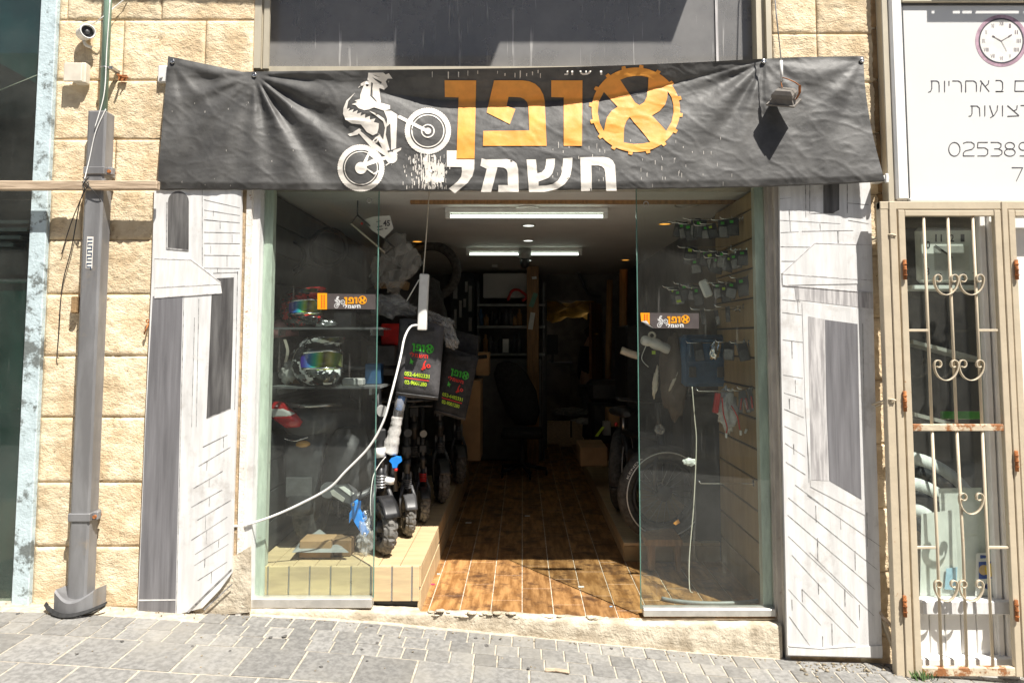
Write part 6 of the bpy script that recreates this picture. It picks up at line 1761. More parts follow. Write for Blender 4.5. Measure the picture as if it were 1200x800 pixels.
for nm, hv, lst in rows_:
    for k, (u, v) in enumerate(lst):
        Y = depth_for(u); wd, ht = rnd.uniform(.030, .042), rnd.uniform(.045, .062)
        c = at(u, v, Y)
        t = thing('hanging_packet', '%s %s from the left, %s' % (ORD[k], {'top': 'black packet with green print', 'second': 'dark packet', 'third': 'dark packet', 'fourth': 'small part', 'fifth': 'small packet', 'lowest': 'narrow red packet'}[nm], {'top': 'top row behind the right glass', 'second': 'second row behind the right glass', 'third': 'third row, above the torn glass sticker', 'fourth': 'hanging right of the torn glass sticker', 'fifth': 'hanging in front of the blue case', 'lowest': 'low on the right slat wall'}[nm]), 'packet', c, group='packets in the %s row on the right wall' % nm)
        if nm in ('fourth',): wd, ht = .014, .05
        if nm == 'lowest': wd, ht = .014, .07
        tl_ = rnd.uniform(-.25, .25)
        m = Matrix.Translation(c) @ Matrix.Rotation(rnd.uniform(-.5, .1), 4, 'Z') @ Matrix.Rotation(tl_, 4, 'Y')
        obj('card', MB().box(-wd, wd, -.003, .003, -ht, ht, mat=m), m_card if nm != 'lowest' else m_darkgrey, t)
        obj('blister', MB().box(-wd * .85, wd * .85, -.022, -.0035, -ht * .95, ht * .2, mat=m, bev=.006), m_poly if k % 2 else m_blister, t)
        if nm in ('top', 'second', 'third'):
            obj('green_label', MB().box(-wd * .5, wd * .1, -.0045, -.0032, ht * .45, ht * .75, mat=m), m_lgreen if k % 3 else m_lime, t)
        if nm == 'lowest': obj('red_part', MB().tube([m @ Vector((0, -.012, -.05)), m @ Vector((.005, -.012, .02))], .005, 6), m_red, t)
        if nm == 'third' and k == 1: obj('lime_label', MB().box(-wd * .6, wd * .4, -.0245, -.0225, -ht * .7, -ht * .4, mat=m), m_lime, t)
        # its hook, from the slat wall
        zt_ = c.z + ht * .9
        hk = thing('display_hook', 'thin metal hook carrying the %s packet from the left in the %s row' % (ORD[k], nm), 'hook', (XWr - .05, Y, zt_), group='hooks in the %s row on the right wall' % nm)
        obj('prong', MB().tube([(XWr - .05, Y, zt_ + .005), (c.x - .05, Y, zt_ + .002), (c.x - .075, Y, zt_ + .004), (c.x - .085, Y, zt_ + .016)], .0032, 6), m_chrome, hk)
        obj('plate', MB().box(XWr - .054, XWr - .0502, Y - .012, Y + .012, zt_ - .012, zt_ + .02), m_chrome, hk)
crumple('foil_packet', 'bright crumpled silver packet hanging in front of the blue case', at(838, 411, .5), (.035, .02, .055), 51, m_chrome, 'packet', .5, R(15))
tag(obj('white_packet', MB().box(-.030, .030, -.012, .012, -.058, .058, mat=Matrix.Translation(at(827, 338, .42)) @ Matrix.Rotation(R(-22), 4, 'Y'), bev=.01), m_wplastic), 'white bottle shaped packet hanging among the dark packets in the third row', 'packet')
crumple('parts_bag', 'clear bag of wires with red leads hanging at the right glass', at(853, 481, .30), (.06, .03, .115), 61, m_bubble, 'bag', .4)
mb = MB().tube(smooth_path([at(846, 465, .26), at(848, 485, .25), at(852, 500, .25), at(851, 508, .26)]), .004, 6).tube(smooth_path([at(857, 475, .25), at(864, 488, .25), at(867, 503, .26)]), .004, 6)
tag(obj('red_lead', mb, m_red), 'red leads dangling from the clear parts bag', 'lead')
mb = MB().box(-.006, .006, -.006, .006, -.015, .015, mat=Matrix.Translation(at(868, 507, .26)), bev=.002).box(-.006, .006, -.006, .006, -.015, .015, mat=Matrix.Translation(at(874, 505, .26)) @ Matrix.Rotation(.4, 4, 'Y'), bev=.002).box(-.006, .006, -.006, .006, -.015, .015, mat=Matrix.Translation(at(851, 510, .26)), bev=.002)
tag(obj('white_connector', mb, m_wplastic), 'white plug connectors at the ends of the red leads', 'connector')
tag(obj('red_box', MB().box(-.016, .016, -.01, .02, -.062, .062, mat=Matrix.Translation(at(840, 472, .28)) @ Matrix.Rotation(R(9), 4, 'Y'), bev=.004), m_red), 'slim red box hanging left of the clear parts bag', 'box')
for (ua, ub, v, Y, lab) in ((818, 872, 458, .28, 'long metal hook carrying the clear parts bag'), (821, 872, 566, .22, 'bare metal hook sticking out low on the right slat wall')):
    a, b = at(ua, v, Y), at(ub, v + .5, Y)
    hk = thing('display_hook', lab, 'hook', b); obj('prong', MB().tube([(XWr - .05, Y, b.z), a, a + Vector((-.012, 0, .018))], .004, 6), m_chrome, hk); obj('plate', MB().box(XWr - .056, XWr - .0502, Y - .015, Y + .015, b.z - .015, b.z + .02), m_chrome, hk)
bc = thing('blue_case', 'dark blue plastic tool case hanging on the wall behind the small packets', 'case', at(828, 453, .85))
A = at(800, 453, .80); B = at(860, 392, .80)
obj('shell', MB().box(A.x, B.x, .80, .93, A.z, B.z, bev=.025), m_dblue, bc)
A2 = at(806, 425, .79); B2 = at(853, 398, .79); obj('lid_panel', MB().box(A2.x, B2.x, .79, .805, A2.z, B2.z, bev=.01), m_dblue, bc)
obj('carry_handle', MB().tube(smooth_path([at(808, 418, .77), at(809, 402, .75), at(816, 398, .75), at(835, 398, .75), at(842, 402, .75), at(843, 418, .77)]), .011, 8), m_dblue, bc)
for u in (812, 845): obj('latch', px_box(MB(), u - 4, u + 4, 430, 442, .785, .02, .004), m_darkgrey, bc)
# dark side bags and handles
tag(obj('hanging_coat', MB().blob(at(790, 440, .98), (.10, .16, .30), seed=19, amp=.25), M('brown_grey_cloth', (.11, .085, .065), rough=.85, bump=.4, bscale=30)), 'brown grey cloth hanging below the pale handles behind the right glass', 'cloth')
tag(obj('black_case', px_box(MB(), 812, 858, 462, 700, 1.0, .3, .02), M('grey_black_panel', (.06, .062, .065), rough=.35, var=.2)), 'tall grey black panel standing behind the hanging cable at the right', 'panel')
ph = thing('wrapped_handlebar', 'pale foam wrapped handlebar ends of the bicycle behind the right glass edge', 'handlebar', at(775, 402, .9))
obj('foam_sleeve', MB().tube(smooth_path([at(752, 398, .85), at(766, 402, .87), at(780, 408, .9), at(796, 415, .95)]), [.022, .03, .034, .036, .036, .034, .03, .036, .038, .04, .04, .038, .036, .034, .034, .036, .036, .034, .03, .028, .036, .036, .034, .03, .02][:25], 12), m_wplastic, ph)
obj('foam_sleeve', MB().tube(smooth_path([at(728, 410, 1.3), at(738, 414, 1.3), at(748, 417, 1.3)]), .028, 12), m_beige, ph)
obj('end_ring', MB().torus(at(764, 393, .86), .022, .008, 'Y', 20, 8), m_beige, ph)
obj('cable_tie', MB().tube(smooth_path([at(757, 405, .85), at(752, 420, .86), at(760, 430, .86)]), .003, 5), m_wplastic, ph)
tag(obj('green_tag', MB().box(-.012, .012, -.004, .004, -.012, .012, mat=Matrix.Translation(at(766, 413, .84))), m_lime), 'tiny lime tag under the pale handlebar end', 'tag')
crumple('pale_strap', 'pale crumpled strap hanging behind the right glass edge', at(768, 448, .85), (.018, .02, .10), 71, m_beige, 'strap', .4, R(8))
crumple('pale_strap', 'narrow pale strip hanging beside the brown grey cloth', at(789, 447, .82), (.010, .02, .075), 72, m_beige, 'strap', .4, R(25))
crumple('clear_lamp', 'round clear lamp low behind the right glass edge', at(773, 503, .8), (.032, .03, .032), 73, m_poly, 'lamp', .1)
mb = MB().tube(smooth_path([at(811, 453, .35), at(814, 490, .35), at(816, 520, .34), at(813, 590, .30), at(808, 650, .25), at(808, 688, .20), at(812, 694, .18)]), .0032, 6)
tag(obj('hanging_cable', mb, m_beige), 'yellowed cable hanging from the blue case down to the floor behind the right glass', 'cable')
crumple('plastic_scrap', 'torn pale plastic scrap caught on the hanging cable', at(808, 541, .33), (.035, .01, .022), 74, m_paper, 'scrap', .6)
mb = MB(); rows = []
for i in range(25):
    a = R(200 + 120 * i / 24); c = at(838, 690, .2)
    rows.append(c + Vector((.33 * math.cos(a), .12 * math.sin(a) + .08, -.005)))
tag(obj('coiled_hose', MB().tube([Vector((p.x, p.y, .012)) for p in rows], .012, 8), m_grey), 'pale curved hose lying on the floor inside the right glass', 'hose')
# side tables and bits on the right platform
tag(obj('low_stool', px_box(px_box(MB(), 757, 800, 632, 640, .72, .3, .003), 760, 768, 640, 668, .74, .03).box(at(792, 650, .74).x, at(798, 650, .74).x, .74, .77, 0.002, at(795, 640, .74).z), m_post), 'low brown wooden stool on the floor inside the right glass', 'stool')
tag(obj('orange_leaf', MB().prism([(789, 613), (795, 608), (797, 612), (792, 615)], .5, .006), m_orange), 'small orange reflector near the bicycle wheel', 'reflector')

# the fat tyre bicycle
bk = thing('fat_tyre_bicycle', 'black fat tyre electric bicycle with white lined tyres behind the right glass edge', 'bicycle', on_z(778, 625, .13))
cW = at(777, 577, 1.02); RWh = .29
mrot = Matrix.Rotation(R(12), 4, 'Z')
def bwheel(c, mr):
    ty = obj('tyre', MB().torus(c, RWh, .055, 'Y', 64, 16, mat=mr), m_tyre, bk)
    m = Matrix.Translation(c) @ mr @ Matrix.Rotation(R(90), 4, 'X')
    obj('rim', MB().lathe([(.215, -.03), (.242, -.035), (.242, .035), (.215, .03), (.215, -.03)], 48, m), m_black, ty)
    mb = MB()
    for rr in (.296,): mb.torus(c + mr @ Vector((0, -.0565, 0)), rr, .0042, 'Y', 64, 6, mat=mr)
    obj('white_line', mb, m_wplastic, ty)
    mb = MB()
    for k in range(24):
        a = 2 * PI * k / 24; s_ = .025 * (1 if k % 2 else -1)
        mb.tube([c + mr @ Vector((.035 * math.cos(a + .5), s_, .035 * math.sin(a + .5))), c + mr @ Vector((.216 * math.cos(a), 0, .216 * math.sin(a)))], .0013, 4)
    obj('spokes', mb, m_steel, ty)
    obj('hub', MB().lathe([(0, -.05), (.05, -.045), (.06, -.02), (.06, .02), (.05, .045), (0, .05)], 24, m), m_black, ty)
    vs, fs = text2d('KENDA', 1, .01)
    ax = max(p[0] for p in vs)
    mb = MB(); pts = []
    for a_, b_ in vs:
        th = R(158) - R(34) * a_ / ax; rr = .308 + .022 * b_
        pts.append(c + mr @ Vector((rr * math.cos(th), -.0535, rr * math.sin(th))))
    mb.add(pts, fs); obj('tyre_lettering', mb, m_wplastic, ty)
bwheel(cW, mrot)
cW2 = at(728, 545, 1.9)
cW2.z = .13 + .345; bwheel(cW2, Matrix.Rotation(R(72), 4, 'Z'))
hd = Vector((1.02, 1.05, .78)); bbp = Vector((.86, 1.45, .50)); stp = Vector((.82, 1.58, .82))
obj('fork', MB().tube([cW + mrot @ Vector((-.07, .0, 0)) + Vector((0, -.0, 0)), hd + Vector((-.06, -.08, -.05))], .018, 8).tube([cW + mrot @ Vector((.03, .07, 0)), hd + Vector((.05, -.03, -.05))], .018, 8), m_black, bk)
obj('frame', MB().tube([hd, bbp], .036, 10).tube([hd + Vector((0, 0, .06)), stp], .026, 10).tube([bbp, stp], .022, 10).tube([bbp, cW2], .018, 8).tube([stp, cW2], .014, 8), m_black, bk)
obj('head_tube', MB().tube([hd + Vector((.01, -.03, -.1)), hd + Vector((-.01, .03, .12))], .03, 10), m_black, bk)
obj('stem', MB().tube([hd + Vector((-.01, .03, .12)), hd + Vector((-.02, .05, .32))], .02, 8), m_black, bk)
obj('handlebar', MB().tube(smooth_path([hd + Vector((-.33, -.05, .36)), hd + Vector((-.15, .05, .33)), hd + Vector((.1, .1, .33)), hd + Vector((.26, .10, .36))]), .014, 8), m_black, bk)
obj('seat', MB().loft([[(stp.x + w_ * math.cos(2 * PI * k / 12), y, stp.z + .16 + h_ * math.sin(2 * PI * k / 12)) for k in range(12)] for y, w_, h_ in ((1.40, .03, .02), (1.5, .05, .035), (1.66, .11, .045), (1.76, .10, .03))]), m_black, bk)
obj('seat_post', MB().tube([stp, stp + Vector((0, .02, .14))], .014, 8), m_steel, bk)
for s_ in (-1, 1): obj('pedal', MB().box(bbp.x + s_ * .12 - .045, bbp.x + s_ * .12 + .045, bbp.y - .03, bbp.y + .03, bbp.z - .01 + s_ * .1, bbp.z + .012 + s_ * .1, bev=.004), m_black, bk)
obj('battery', MB().box(bbp.x - .04, bbp.x + .06, 1.2, 1.42, .5, .72, bev=.02), m_black, bk)
obj('tail_reflector', MB().blob(at(722, 497, 1.9), (.015, .01, .02), amp=0, sub=2), m_redlens, bk)

# ================================================================== THE BACK OF THE SHOP
YP_ = 5.35
pb0 = at(624.5, 430, 4.7)
pst = thing('timber_post', 'brown timber post from floor to ceiling in the middle of the shop', 'post', (pb0.x, pb0.y, 0))
hwp = 7.0 / FPX * (pb0.y + 4)
obj('shaft', MB().box(pb0.x - hwp, pb0.x + hwp, pb0.y, pb0.y + .14, 0, 2.49, bev=.004), m_post, pst)
for u, v0, v1, rot, m_ in ((625, 343, 360, .35, m_lgreen), (623, 366, 386, .15, m_paper), (626, 324, 327, -.1, m_paper)):
    c = at(u, (v0 + v1) / 2, pb0.y - .004); hh = at(u, v0, pb0.y).z - c.z
    obj('tape', MB().box(-.03, .03, -.002, .002, -hh, hh, mat=Matrix.Translation(c) @ Matrix.Rotation(rot, 4, 'Y')), m_ if m_ is not m_lgreen else M('green_tape', (.1, .25, .15), rough=.4), pst)
su = thing('shelf_unit', 'pale metal shelf unit with bottles at the back left of the timber post', 'shelf unit', at(600, 520, 5.0))
XS0, XS1 = at(560, 400, 5.1).x, at(638, 400, 5.1).x
for v in (356, 381.5, 414):
    z = at(600, v, 4.9).z; obj('shelf', MB().box(XS0, XS1, 4.9, 5.3, z - .03, z), m_grey, su)
for x in (XS0, XS1 - .03): obj('upright', MB().box(x, x + .03, 4.91, 4.95, 0, 2.3), m_darkgrey, su)
obj('back_panel', MB().box(XS0, XS1, 5.28, 5.30, 0.2, at(600, 356, 5.3).z), m_wall, su)
tag(obj('cabinet', MB().box(XS0 + .02, XS1 - .04, 4.86, 5.25, .02, at(600, 417, 4.86).z - .03, bev=.01), M('grey_cabinet', (.13, .125, .12), rough=.5)), 'grey cabinet under the shelf unit at the back', 'cabinet')
tag(obj('white_board', px_box(MB(), 566, 618, 320, 349, 5.1, .12, .01), m_ceiling), 'wide pale flat box on top of the back shelf unit', 'box')
mb = MB().tube(smooth_path([at(595, 352, 4.95), at(600, 341, 4.92), at(608, 340, 4.9), at(617, 347, 4.9), at(612, 353, 4.9)]), .018, 8)
tag(obj('red_strap', mb, m_red), 'red strap lying on the top back shelf', 'strap')
cols = [m_darkgrey, m_black, m_darkgrey, m_black, m_dblue, m_post, m_darkgrey, m_post]
rnd = random.Random(21)
for si, v in enumerate((381.5, 414)):
    z = at(600, v, 4.95).z + .001
    for k in range(9):
        u = 564 + k * 5.6 + rnd.uniform(-1, 1)
        x = at(u, v, 4.97).x; hh = rnd.uniform(.12, .26)
        bt = obj('bottle', MB().lathe([(0, 0), (.035, 0), (.035, hh * .7), (.014, hh * .82), (.014, hh), (0, hh)], 12, Matrix.Translation((x, 4.99, z))), rnd.choice(cols))
        tag(bt, '%s bottle from the left on the %s back shelf' % (ORD[k], ['middle', 'lower'][si]), 'bottle', ['bottles on the middle back shelf', 'bottles on the lower back shelf'][si])
tag(obj('white_carton', px_box(MB(), 589, 596, 397, 413, 4.93, .05), m_wplastic), 'small white carton with a red mark on the lower back shelf', 'box')
# wall poster and conduit at the back left
bpz = thing('tool_board', 'black and white tool board on the back wall left of the shelf unit', 'board', at(542, 385, 5.5))
obj('panel', px_box(MB(), 528, 556, 320, 392, 5.5, .03), m_black, bpz)
for k, (u0, u1, v0, v1) in enumerate(((531, 536, 335, 350), (538, 541, 352, 372), (545, 548, 330, 342), (549, 553, 335, 365), (532, 535, 362, 385), (543, 546, 350, 360), (549, 553, 372, 388))):
    obj('white_patch', px_box(MB(), u0, u1, v0, v1, 5.49, .008), m_ceiling, bpz)
for (ua, va, ub, vb, lab) in ((608, 308, 618, 322, 'short white conduit at the ceiling end left of the post'), (677, 318, 690, 345, 'grey conduit bending above the back doorway')):
    tag(obj('conduit', MB().tube(smooth_path([at(ua, va, 5.7), at((ua + ub) / 2, (va + vb) / 2, 5.7), at(ub, vb, 5.75), at(ub + 14, vb + 2, 5.8)]), .022, 8), m_darkgrey), lab, 'conduit')
tag(obj('wall_sensor', px_box(MB(), 576, 583, 306, 313, 4.6, .06, .01), m_wplastic), 'small white sensor at the back end of the ceiling', 'sensor')
# open door in the back doorway
dr = thing('brown_door', 'open brown door in the back doorway with a brass handle', 'door', at(697, 520, 5.7))
mb = MB(); p0, p1 = at(690, 400, 5.55), at(703, 400, 5.85)
mb.loft([[(p0.x, 5.5, 0.01), (p1.x, 5.85, 0.01), (p1.x + .03, 5.83, 0.01), (p0.x + .03, 5.48, 0.01)], [(p0.x, 5.5, dzt - .05), (p1.x, 5.85, dzt - .05), (p1.x + .03, 5.83, dzt - .05), (p0.x + .03, 5.48, dzt - .05)]], smooth=False)
obj('leaf', mb, m_door, dr); obj('handle', MB().tube([at(696, 391, 5.52), at(701, 391, 5.48)], .012, 8), M('brass', (.6, .4, .1), rough=.3, metal=1), dr)
obj('door_frame', MB().box(dxb - .01, dxb + .05, 5.86, 5.899, 0, dzt + .05).box(dxa - .04, dxa + .01, 5.86, 5.899, 0, dzt + .05), m_darkgrey, dr)
mb = MB(); rows = []
for i in range(12):
    rows.append([Vector((lerp(-.5, 1.1, i / 11), lerp(6.3, 7.6, j / 8), 2.10 + .08 * math.sin(i * 1.3 + j) + .04 * math.sin(j * 2.1) - .02 * j)) for j in range(9)])
vs = [p for r in rows for p in r]; fs = [(i * 9 + j, (i + 1) * 9 + j, (i + 1) * 9 + j + 1, i * 9 + j + 1) for i in range(11) for j in range(8)]
tag(obj('tarpaulin', MB().add(vs, fs, True).add([p + Vector((0, 0, .008)) for p in vs], [tuple(reversed(f)) for f in fs], True), m_tarp), 'sagging tarpaulin coloured yellow for lamplight under the ceiling beyond the back doorway', 'tarpaulin')
tag(obj('monitor', px_box(px_box(MB(), 641, 654, 392, 415, 7.2, .05), 646, 649, 415, 425, 7.24, .03), m_black), 'dark monitor beyond the back doorway left of the person', 'monitor')
tag(obj('work_table', px_box(MB(), 636, 672, 425, 428, 7.0, .6).box(at(638, 430, 7).x, at(640, 430, 7).x, 7.0, 7.05, 0, at(640, 428, 7).z).box(at(668, 430, 7).x, at(670, 430, 7).x, 7.0, 7.05, 0, at(640, 428, 7).z), m_wall), 'low work table beyond the back doorway', 'table')
# the person at the back, reading, seen from the side
def skin_body(name, joints, edges, mat, parent, sub=2):
    me = bpy.data.meshes.new(name); me.from_pydata([j[0] for j in joints], edges, [])
    o = bpy.data.objects.new(name, me); COL.objects.link(o)
    sm = o.modifiers.new('skin', 'SKIN'); sm.use_smooth_shade = True
    for i, j in enumerate(joints): me.skin_vertices[0].data[i].radius = (j[1], j[2] if len(j) > 2 else j[1])
    me.skin_vertices[0].data[0].use_root = True
    ss = o.modifiers.new('sub', 'SUBSURF'); ss.levels = sub; ss.render_levels = sub
    bpy.context.view_layer.update()
    dg = bpy.context.evaluated_depsgraph_get()
    m2 = bpy.data.meshes.new_from_object(o.evaluated_get(dg))
    bpy.data.objects.remove(o)
    m2.materials.clear(); m2.materials.append(mat)
    m2.polygons.foreach_set('use_smooth', [True] * len(m2.polygons))
    o = bpy.data.objects.new(name, m2); COL.objects.link(o)
    if parent is not None: o.parent = parent
    return o
pe0 = on_z(688, 522, 0)
pe = thing('person', 'person in black jacket and grey trousers standing side on in the back doorway', 'person', (pe0.x, pe0.y, 0))
# facing +x (to the right in the photo); local coordinates about the feet
J = [((0, 0, .93), .14, .15), ((.0, 0, 1.12), .13, .16), ((.0, 0, 1.32), .125, .18), ((.02, 0, 1.43), .07, .09), ((.05, 0, 1.51), .052, .055), ((.085, 0, 1.60), .085, .075), ((.10, 0, 1.69), .075, .065),
     ((0, -.18, 1.38), .065), ((.02, -.22, 1.12), .05), ((.22, -.17, 1.03), .038), ((.30, -.15, 1.03), .03),
     ((0, .18, 1.38), .065), ((.02, .22, 1.12), .05), ((.22, .17, 1.03), .038), ((.30, .15, 1.03), .03),
     ((.0, -.09, .85), .10), ((.02, -.10, .48), .068), ((-.02, -.10, .10), .045), ((.0, -.1, .05), .045), ((.13, -.11, .035), .035),
     ((.02, .09, .85), .10), ((.10, .10, .48), .068), ((.08, .10, .10), .045), ((.10, .1, .05), .045), ((.23, .11, .035), .035)]
E = [(0, 1), (1, 2), (2, 3), (3, 4), (4, 5), (5, 6), (2, 7), (7, 8), (8, 9), (9, 10), (2, 11), (11, 12), (12, 13), (13, 14), (0, 15), (15, 16), (16, 17), (17, 18), (18, 19), (0, 20), (20, 21), (21, 22), (22, 23), (23, 24)]
body = skin_body('body', J, E, m_skin, pe)
JK = [((0, 0, .90), .155, .17), ((0, 0, 1.12), .15, .18), ((0, 0, 1.32), .14, .19), ((.02, 0, 1.44), .085, .10), ((0, -.19, 1.39), .08), ((.02, -.235, 1.12), .065), ((.20, -.18, 1.03), .05), ((0, .19, 1.39), .08), ((.02, .235, 1.12), .065), ((.20, .18, 1.03), .05)]
skin_body('jacket', JK, [(0, 1), (1, 2), (2, 3), (2, 4), (4, 5), (5, 6), (2, 7), (7, 8), (8, 9)], m_cloth, pe)
TR = [((0, 0, .92), .145, .155), ((.0, -.09, .82), .115), ((.02, -.10, .48), .085), ((-.02, -.10, .10), .07), ((.02, .09, .82), .115), ((.10, .10, .48), .085), ((.08, .10, .10), .07)]
skin_body('trousers', TR, [(0, 1), (1, 2), (2, 3), (0, 4), (4, 5), (5, 6)], m_trouser, pe)
for y, x in ((-.105, .05), (.105, .15)):
    o = obj('shoe', MB().blob((pe0.x + x, pe0.y + y, .045), (.14, .05, .045), amp=.03), m_black, pe)
o = obj('hair', MB().blob((pe0.x + .075, pe0.y, 1.665), (.105, .085, .095), seed=3, amp=.12, freq=3), m_hair, pe)
fc = obj('nose', MB().blob((pe0.x + .185, pe0.y, 1.605), (.018, .012, .02), amp=0, sub=2), m_skin, pe)
for s_ in (-1, 1):
    obj('ear', MB().blob((pe0.x + .085, pe0.y + s_ * .08, 1.61), (.02, .01, .03), amp=0, sub=2), m_skin, pe)
    obj('eye', MB().blob((pe0.x + .162, pe0.y + s_ * .032, 1.62), (.008, .011, .007), amp=0, sub=2), m_black, pe)
    hand = MB().blob((pe0.x + .335, pe0.y + s_ * .15, 1.03), (.045, .028, .016), amp=.05, sub=2)
    for k in range(4):
        hand.tube([(pe0.x + .365, pe0.y + s_ * (.13 + .013 * k), 1.03), (pe0.x + .40 + .006 * (k in (1, 2)), pe0.y + s_ * (.13 + .013 * k), 1.035), (pe0.x + .42 + .006 * (k in (1, 2)), pe0.y + s_ * (.13 + .012 * k), 1.055)], [.009, .0085, .007], 6)
    hand.tube([(pe0.x + .33, pe0.y + s_ * .125, 1.035), (pe0.x + .36, pe0.y + s_ * .105, 1.05), (pe0.x + .385, pe0.y + s_ * .105, 1.06)], [.011, .010, .008], 6)
    obj('hand', hand, m_skin, pe)
obj('mouth', MB().box(pe0.x + .158, pe0.x + .165, pe0.y - .018, pe0.y + .018, 1.563, 1.568), M('lip', (.28, .1, .08), rough=.5), pe)
pap = tag(obj('paper_bundle', MB().box(pe0.x + .30, pe0.x + .45, pe0.y - .12, pe0.y + .12, 1.066, 1.075), m_paper), 'pale paper held by the person at the back', 'paper')
# clutter at the back right
ch = thing('office_chair', 'black office chair with a tall curved back left of the timber post', 'chair', on_z(607, 528, 0))
cb_ = on_z(607, 528, 0); cb_.y -= .9; cb_ = Vector((at(604, 500, 4.2).x, 4.2, 0))
obj('backrest', MB().loft([[(cb_.x + cx + hw_ * math.cos(2 * PI * k / 14), cb_.y + .05 * math.sin(2 * PI * k / 14), z) for k in range(14)] for z, cx, hw_ in ((.55, .12, .12), (.7, .09, .20), (.95, .02, .23), (1.15, -.06, .20), (1.27, -.10, .12), (1.30, -.11, .04))]), m_blackmatt, ch)
obj('seat', MB().box(cb_.x - .16, cb_.x + .32, cb_.y - .45, cb_.y, .44, .53, bev=.03), m_blackmatt, ch)
obj('column', MB().tube([(cb_.x + .08, cb_.y - .22, .1), (cb_.x + .08, cb_.y - .22, .44)], .03, 10), m_darkgrey, ch)
for k in range(5):
    a = 2 * PI * k / 5; lg = obj('leg', MB().tube([(cb_.x + .08, cb_.y - .22, .12), (cb_.x + .08 + .28 * math.cos(a), cb_.y - .22 + .28 * math.sin(a), .075)], .02, 8), m_black, ch)
    obj('caster', MB().torus((cb_.x + .08 + .28 * math.cos(a), cb_.y - .22 + .28 * math.sin(a), .032), .02, .012, 'X', 16, 8), m_black, lg)
tag(obj('black_bin', px_box(px_box(MB(), 693, 724, 472, 520, 3.6, .4, .04), 690, 728, 446, 472, 3.62, .36, .05), m_black), 'shiny black helmet case and bin at the back right', 'bin')
tag(obj('carton', px_box(MB(), 713, 734, 480, 500, 3.1, .3, .006), m_carton), 'brown carton at the right, right of the black bin', 'box')
tag(obj('white_carton', px_box(MB(), 707, 716, 494, 510, 3.05, .1, .006), m_grey), 'pale can beside the brown carton at the right', 'can')
tag(obj('yellow_strip', MB().ribbon([at(699, 511, 2.9), at(707, 500, 2.95)], (.03, 0, 0), .01), m_lime), 'short lime strip on the floor at the back right', 'strip')
tag(obj('carton', px_box(MB(), 680, 712, 524, 546, 2.6, .5, .006), m_carton), 'open brown box end on the right platform end', 'box')
tag(obj('wall_pipe', MB().tube([(1.2, 4.2, .2), (1.22, 4.2, 2.4)], .05, 10), m_post), 'brown rolled carpet standing at the right wall at the back', 'roll')
tag(obj('wall_pipe', MB().tube([(1.05, 4.6, .2), (1.1, 4.55, 2.3)], .04, 10), m_post), 'thinner brown roll standing left of the rolled carpet', 'roll')
tag(obj('dark_cupboard', MB().box(1.0, 1.44, 2.6, 3.4, .21, 1.7, bev=.02), m_black), 'dark cupboard standing at the right wall behind the bicycle', 'cupboard')
crumple('paper_litter', 'heap of blue and white papers on the floor at the back beyond the chair', at(668, 482, 5.6), (.25, .2, .05), 91, m_grey, 'papers', .5)
crumple('shiny_wrap', 'shiny wrapping on the floor right of the person', at(684, 493, 5.2), (.14, .1, .04), 92, m_steel, 'wrapping', .6)
# small litter on the floor and pavement
for (u, v, m_, sz, lab) in ((514, 672, M('pale_blue_scrap', (.5, .65, .7), rough=.6), .010, 'tiny pale blue paper scrap on the floor beside the left platform'), (507, 684, M('magenta_scrap', (.5, .03, .12), rough=.6), .014, 'small magenta scrap on the floor beside the left platform'), (681, 687, m_paper, .018, 'white paper scrap on the sunlit floor tiles'), (549, 612, m_paper, .025, 'white paper scrap on the shaded floor in the shop'), (618, 604, m_paper, .022, 'small grey scrap on the dark floor in the middle'), (716, 710, M('blue_scrap', (.3, .5, .7), rough=.6), .008, 'tiny blue scrap on the sunlit floor near the right glass')):
    p = on_z(u, v, .004)
    tag(obj('floor_scrap', MB().box(p.x - sz, p.x + sz, p.y - sz * .6, p.y + sz * .6, .002, .005, mat=None), m_), lab, 'scrap')
p = at(655, 776, -.42); zt_ = gz(p.x, p.y)
mb = MB().ribbon([Vector((p.x - .07, -.45, zt_ + .012)), Vector((p.x - .02, -.44, zt_ + .008)), Vector((p.x + .05, -.46, zt_ + .007))], (0, .022, .004), .006)
tag(obj('dry_leaf', mb, m_beam), 'dry curled leaf lying on the paving in front of the entrance', 'leaf')

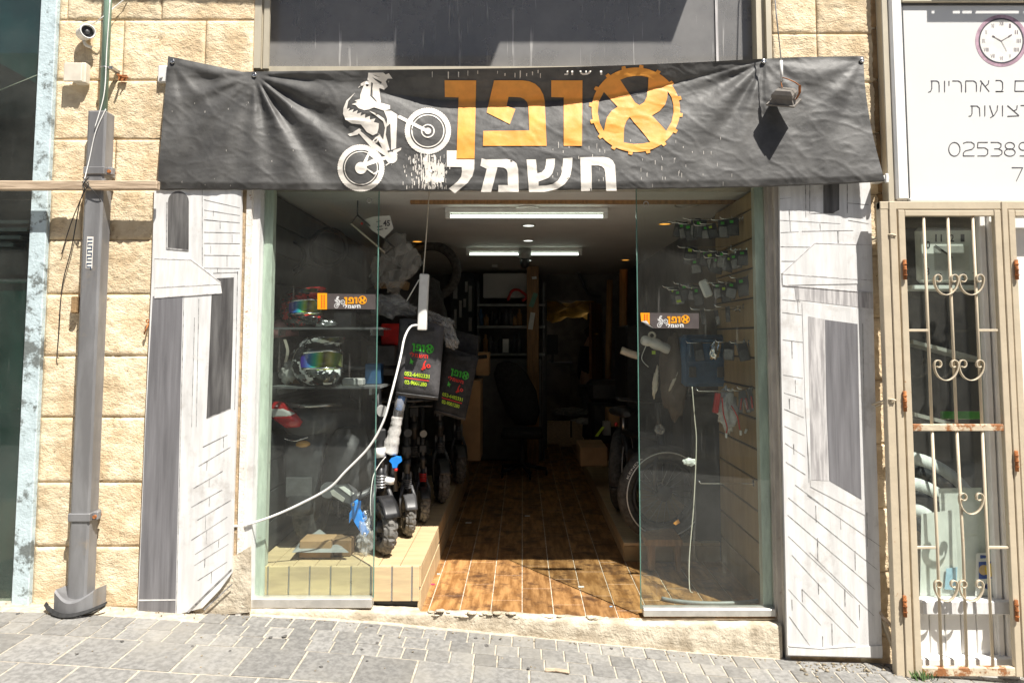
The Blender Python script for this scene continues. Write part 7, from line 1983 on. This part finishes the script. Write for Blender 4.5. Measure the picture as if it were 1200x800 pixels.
# dirt along the foot of the wall, stains on the slabs and a weed under the gate
rnd = random.Random(33)
db = MB()
for k in range(420):
    r_ = rnd.random()
    if r_ < .45: x = rnd.uniform(1.5, 2.25); y = -.11 - abs(rnd.gauss(0, .07))
    elif r_ < .8: x = rnd.uniform(-3, 2.2); y = -.10 - abs(rnd.gauss(0, .03))
    else: x = rnd.uniform(-3, 2.4); y = rnd.uniform(-.8, -.1)
    s_ = rnd.uniform(.0015, .0055) if r_ > .1 else rnd.uniform(.005, .011)
    db.blob((x, y, gz(x, y) + s_ * .4), (s_ * 1.3, s_, s_ * .7), seed=k, amp=.5, sub=1)
o = obj('wall_debris', db, M('dusty_debris', (.24, .20, .14), rough=.95, var=.4, scale=60), pavement); o['kind'] = 'stuff'
gm = MB()
for k in range(30):
    x, y = rnd.uniform(-3, 2.4), rnd.uniform(-.85, -.12); r_ = rnd.uniform(.006, .016); n = 9
    pts = [Vector((x + r_ * rnd.uniform(.6, 1.2) * math.cos(2 * PI * i / n), y + r_ * rnd.uniform(.6, 1.2) * math.sin(2 * PI * i / n), 0)) for i in range(n)]
    for p in pts: p.z = gz(p.x, p.y) + .0032
    gm.add(pts, [tuple(range(n))])
o = obj('gum_stains', gm, M('old_gum', (.09, .085, .08), rough=.8, var=.3, scale=50), pavement); o['kind'] = 'stuff'
wd = MB(); w0 = Vector((at(1082, 790, -.26).x, -.25, 0)); w0.z = gz(w0.x, w0.y)
for k in range(26):
    a = rnd.uniform(0, 2 * PI); L_ = rnd.uniform(.02, .055); b0 = w0 + Vector((rnd.uniform(-.07, .07), rnd.uniform(-.02, .02), 0))
    tip = b0 + Vector((.6 * L_ * math.cos(a), .4 * L_ * math.sin(a), L_)); sd_ = Vector((.004, .002, 0))
    wd.add([b0 - sd_, b0 + sd_, b0.lerp(tip, .6) + sd_ * 1.4, tip, b0.lerp(tip, .6) - sd_ * 1.4], [(0, 1, 2, 3, 4)])
tag(obj('weed', wd, M('weed_leaf', (.06, .11, .03), rough=.7, var=.3, scale=60)), 'small green weed growing at the foot of the grille gate', 'weed')
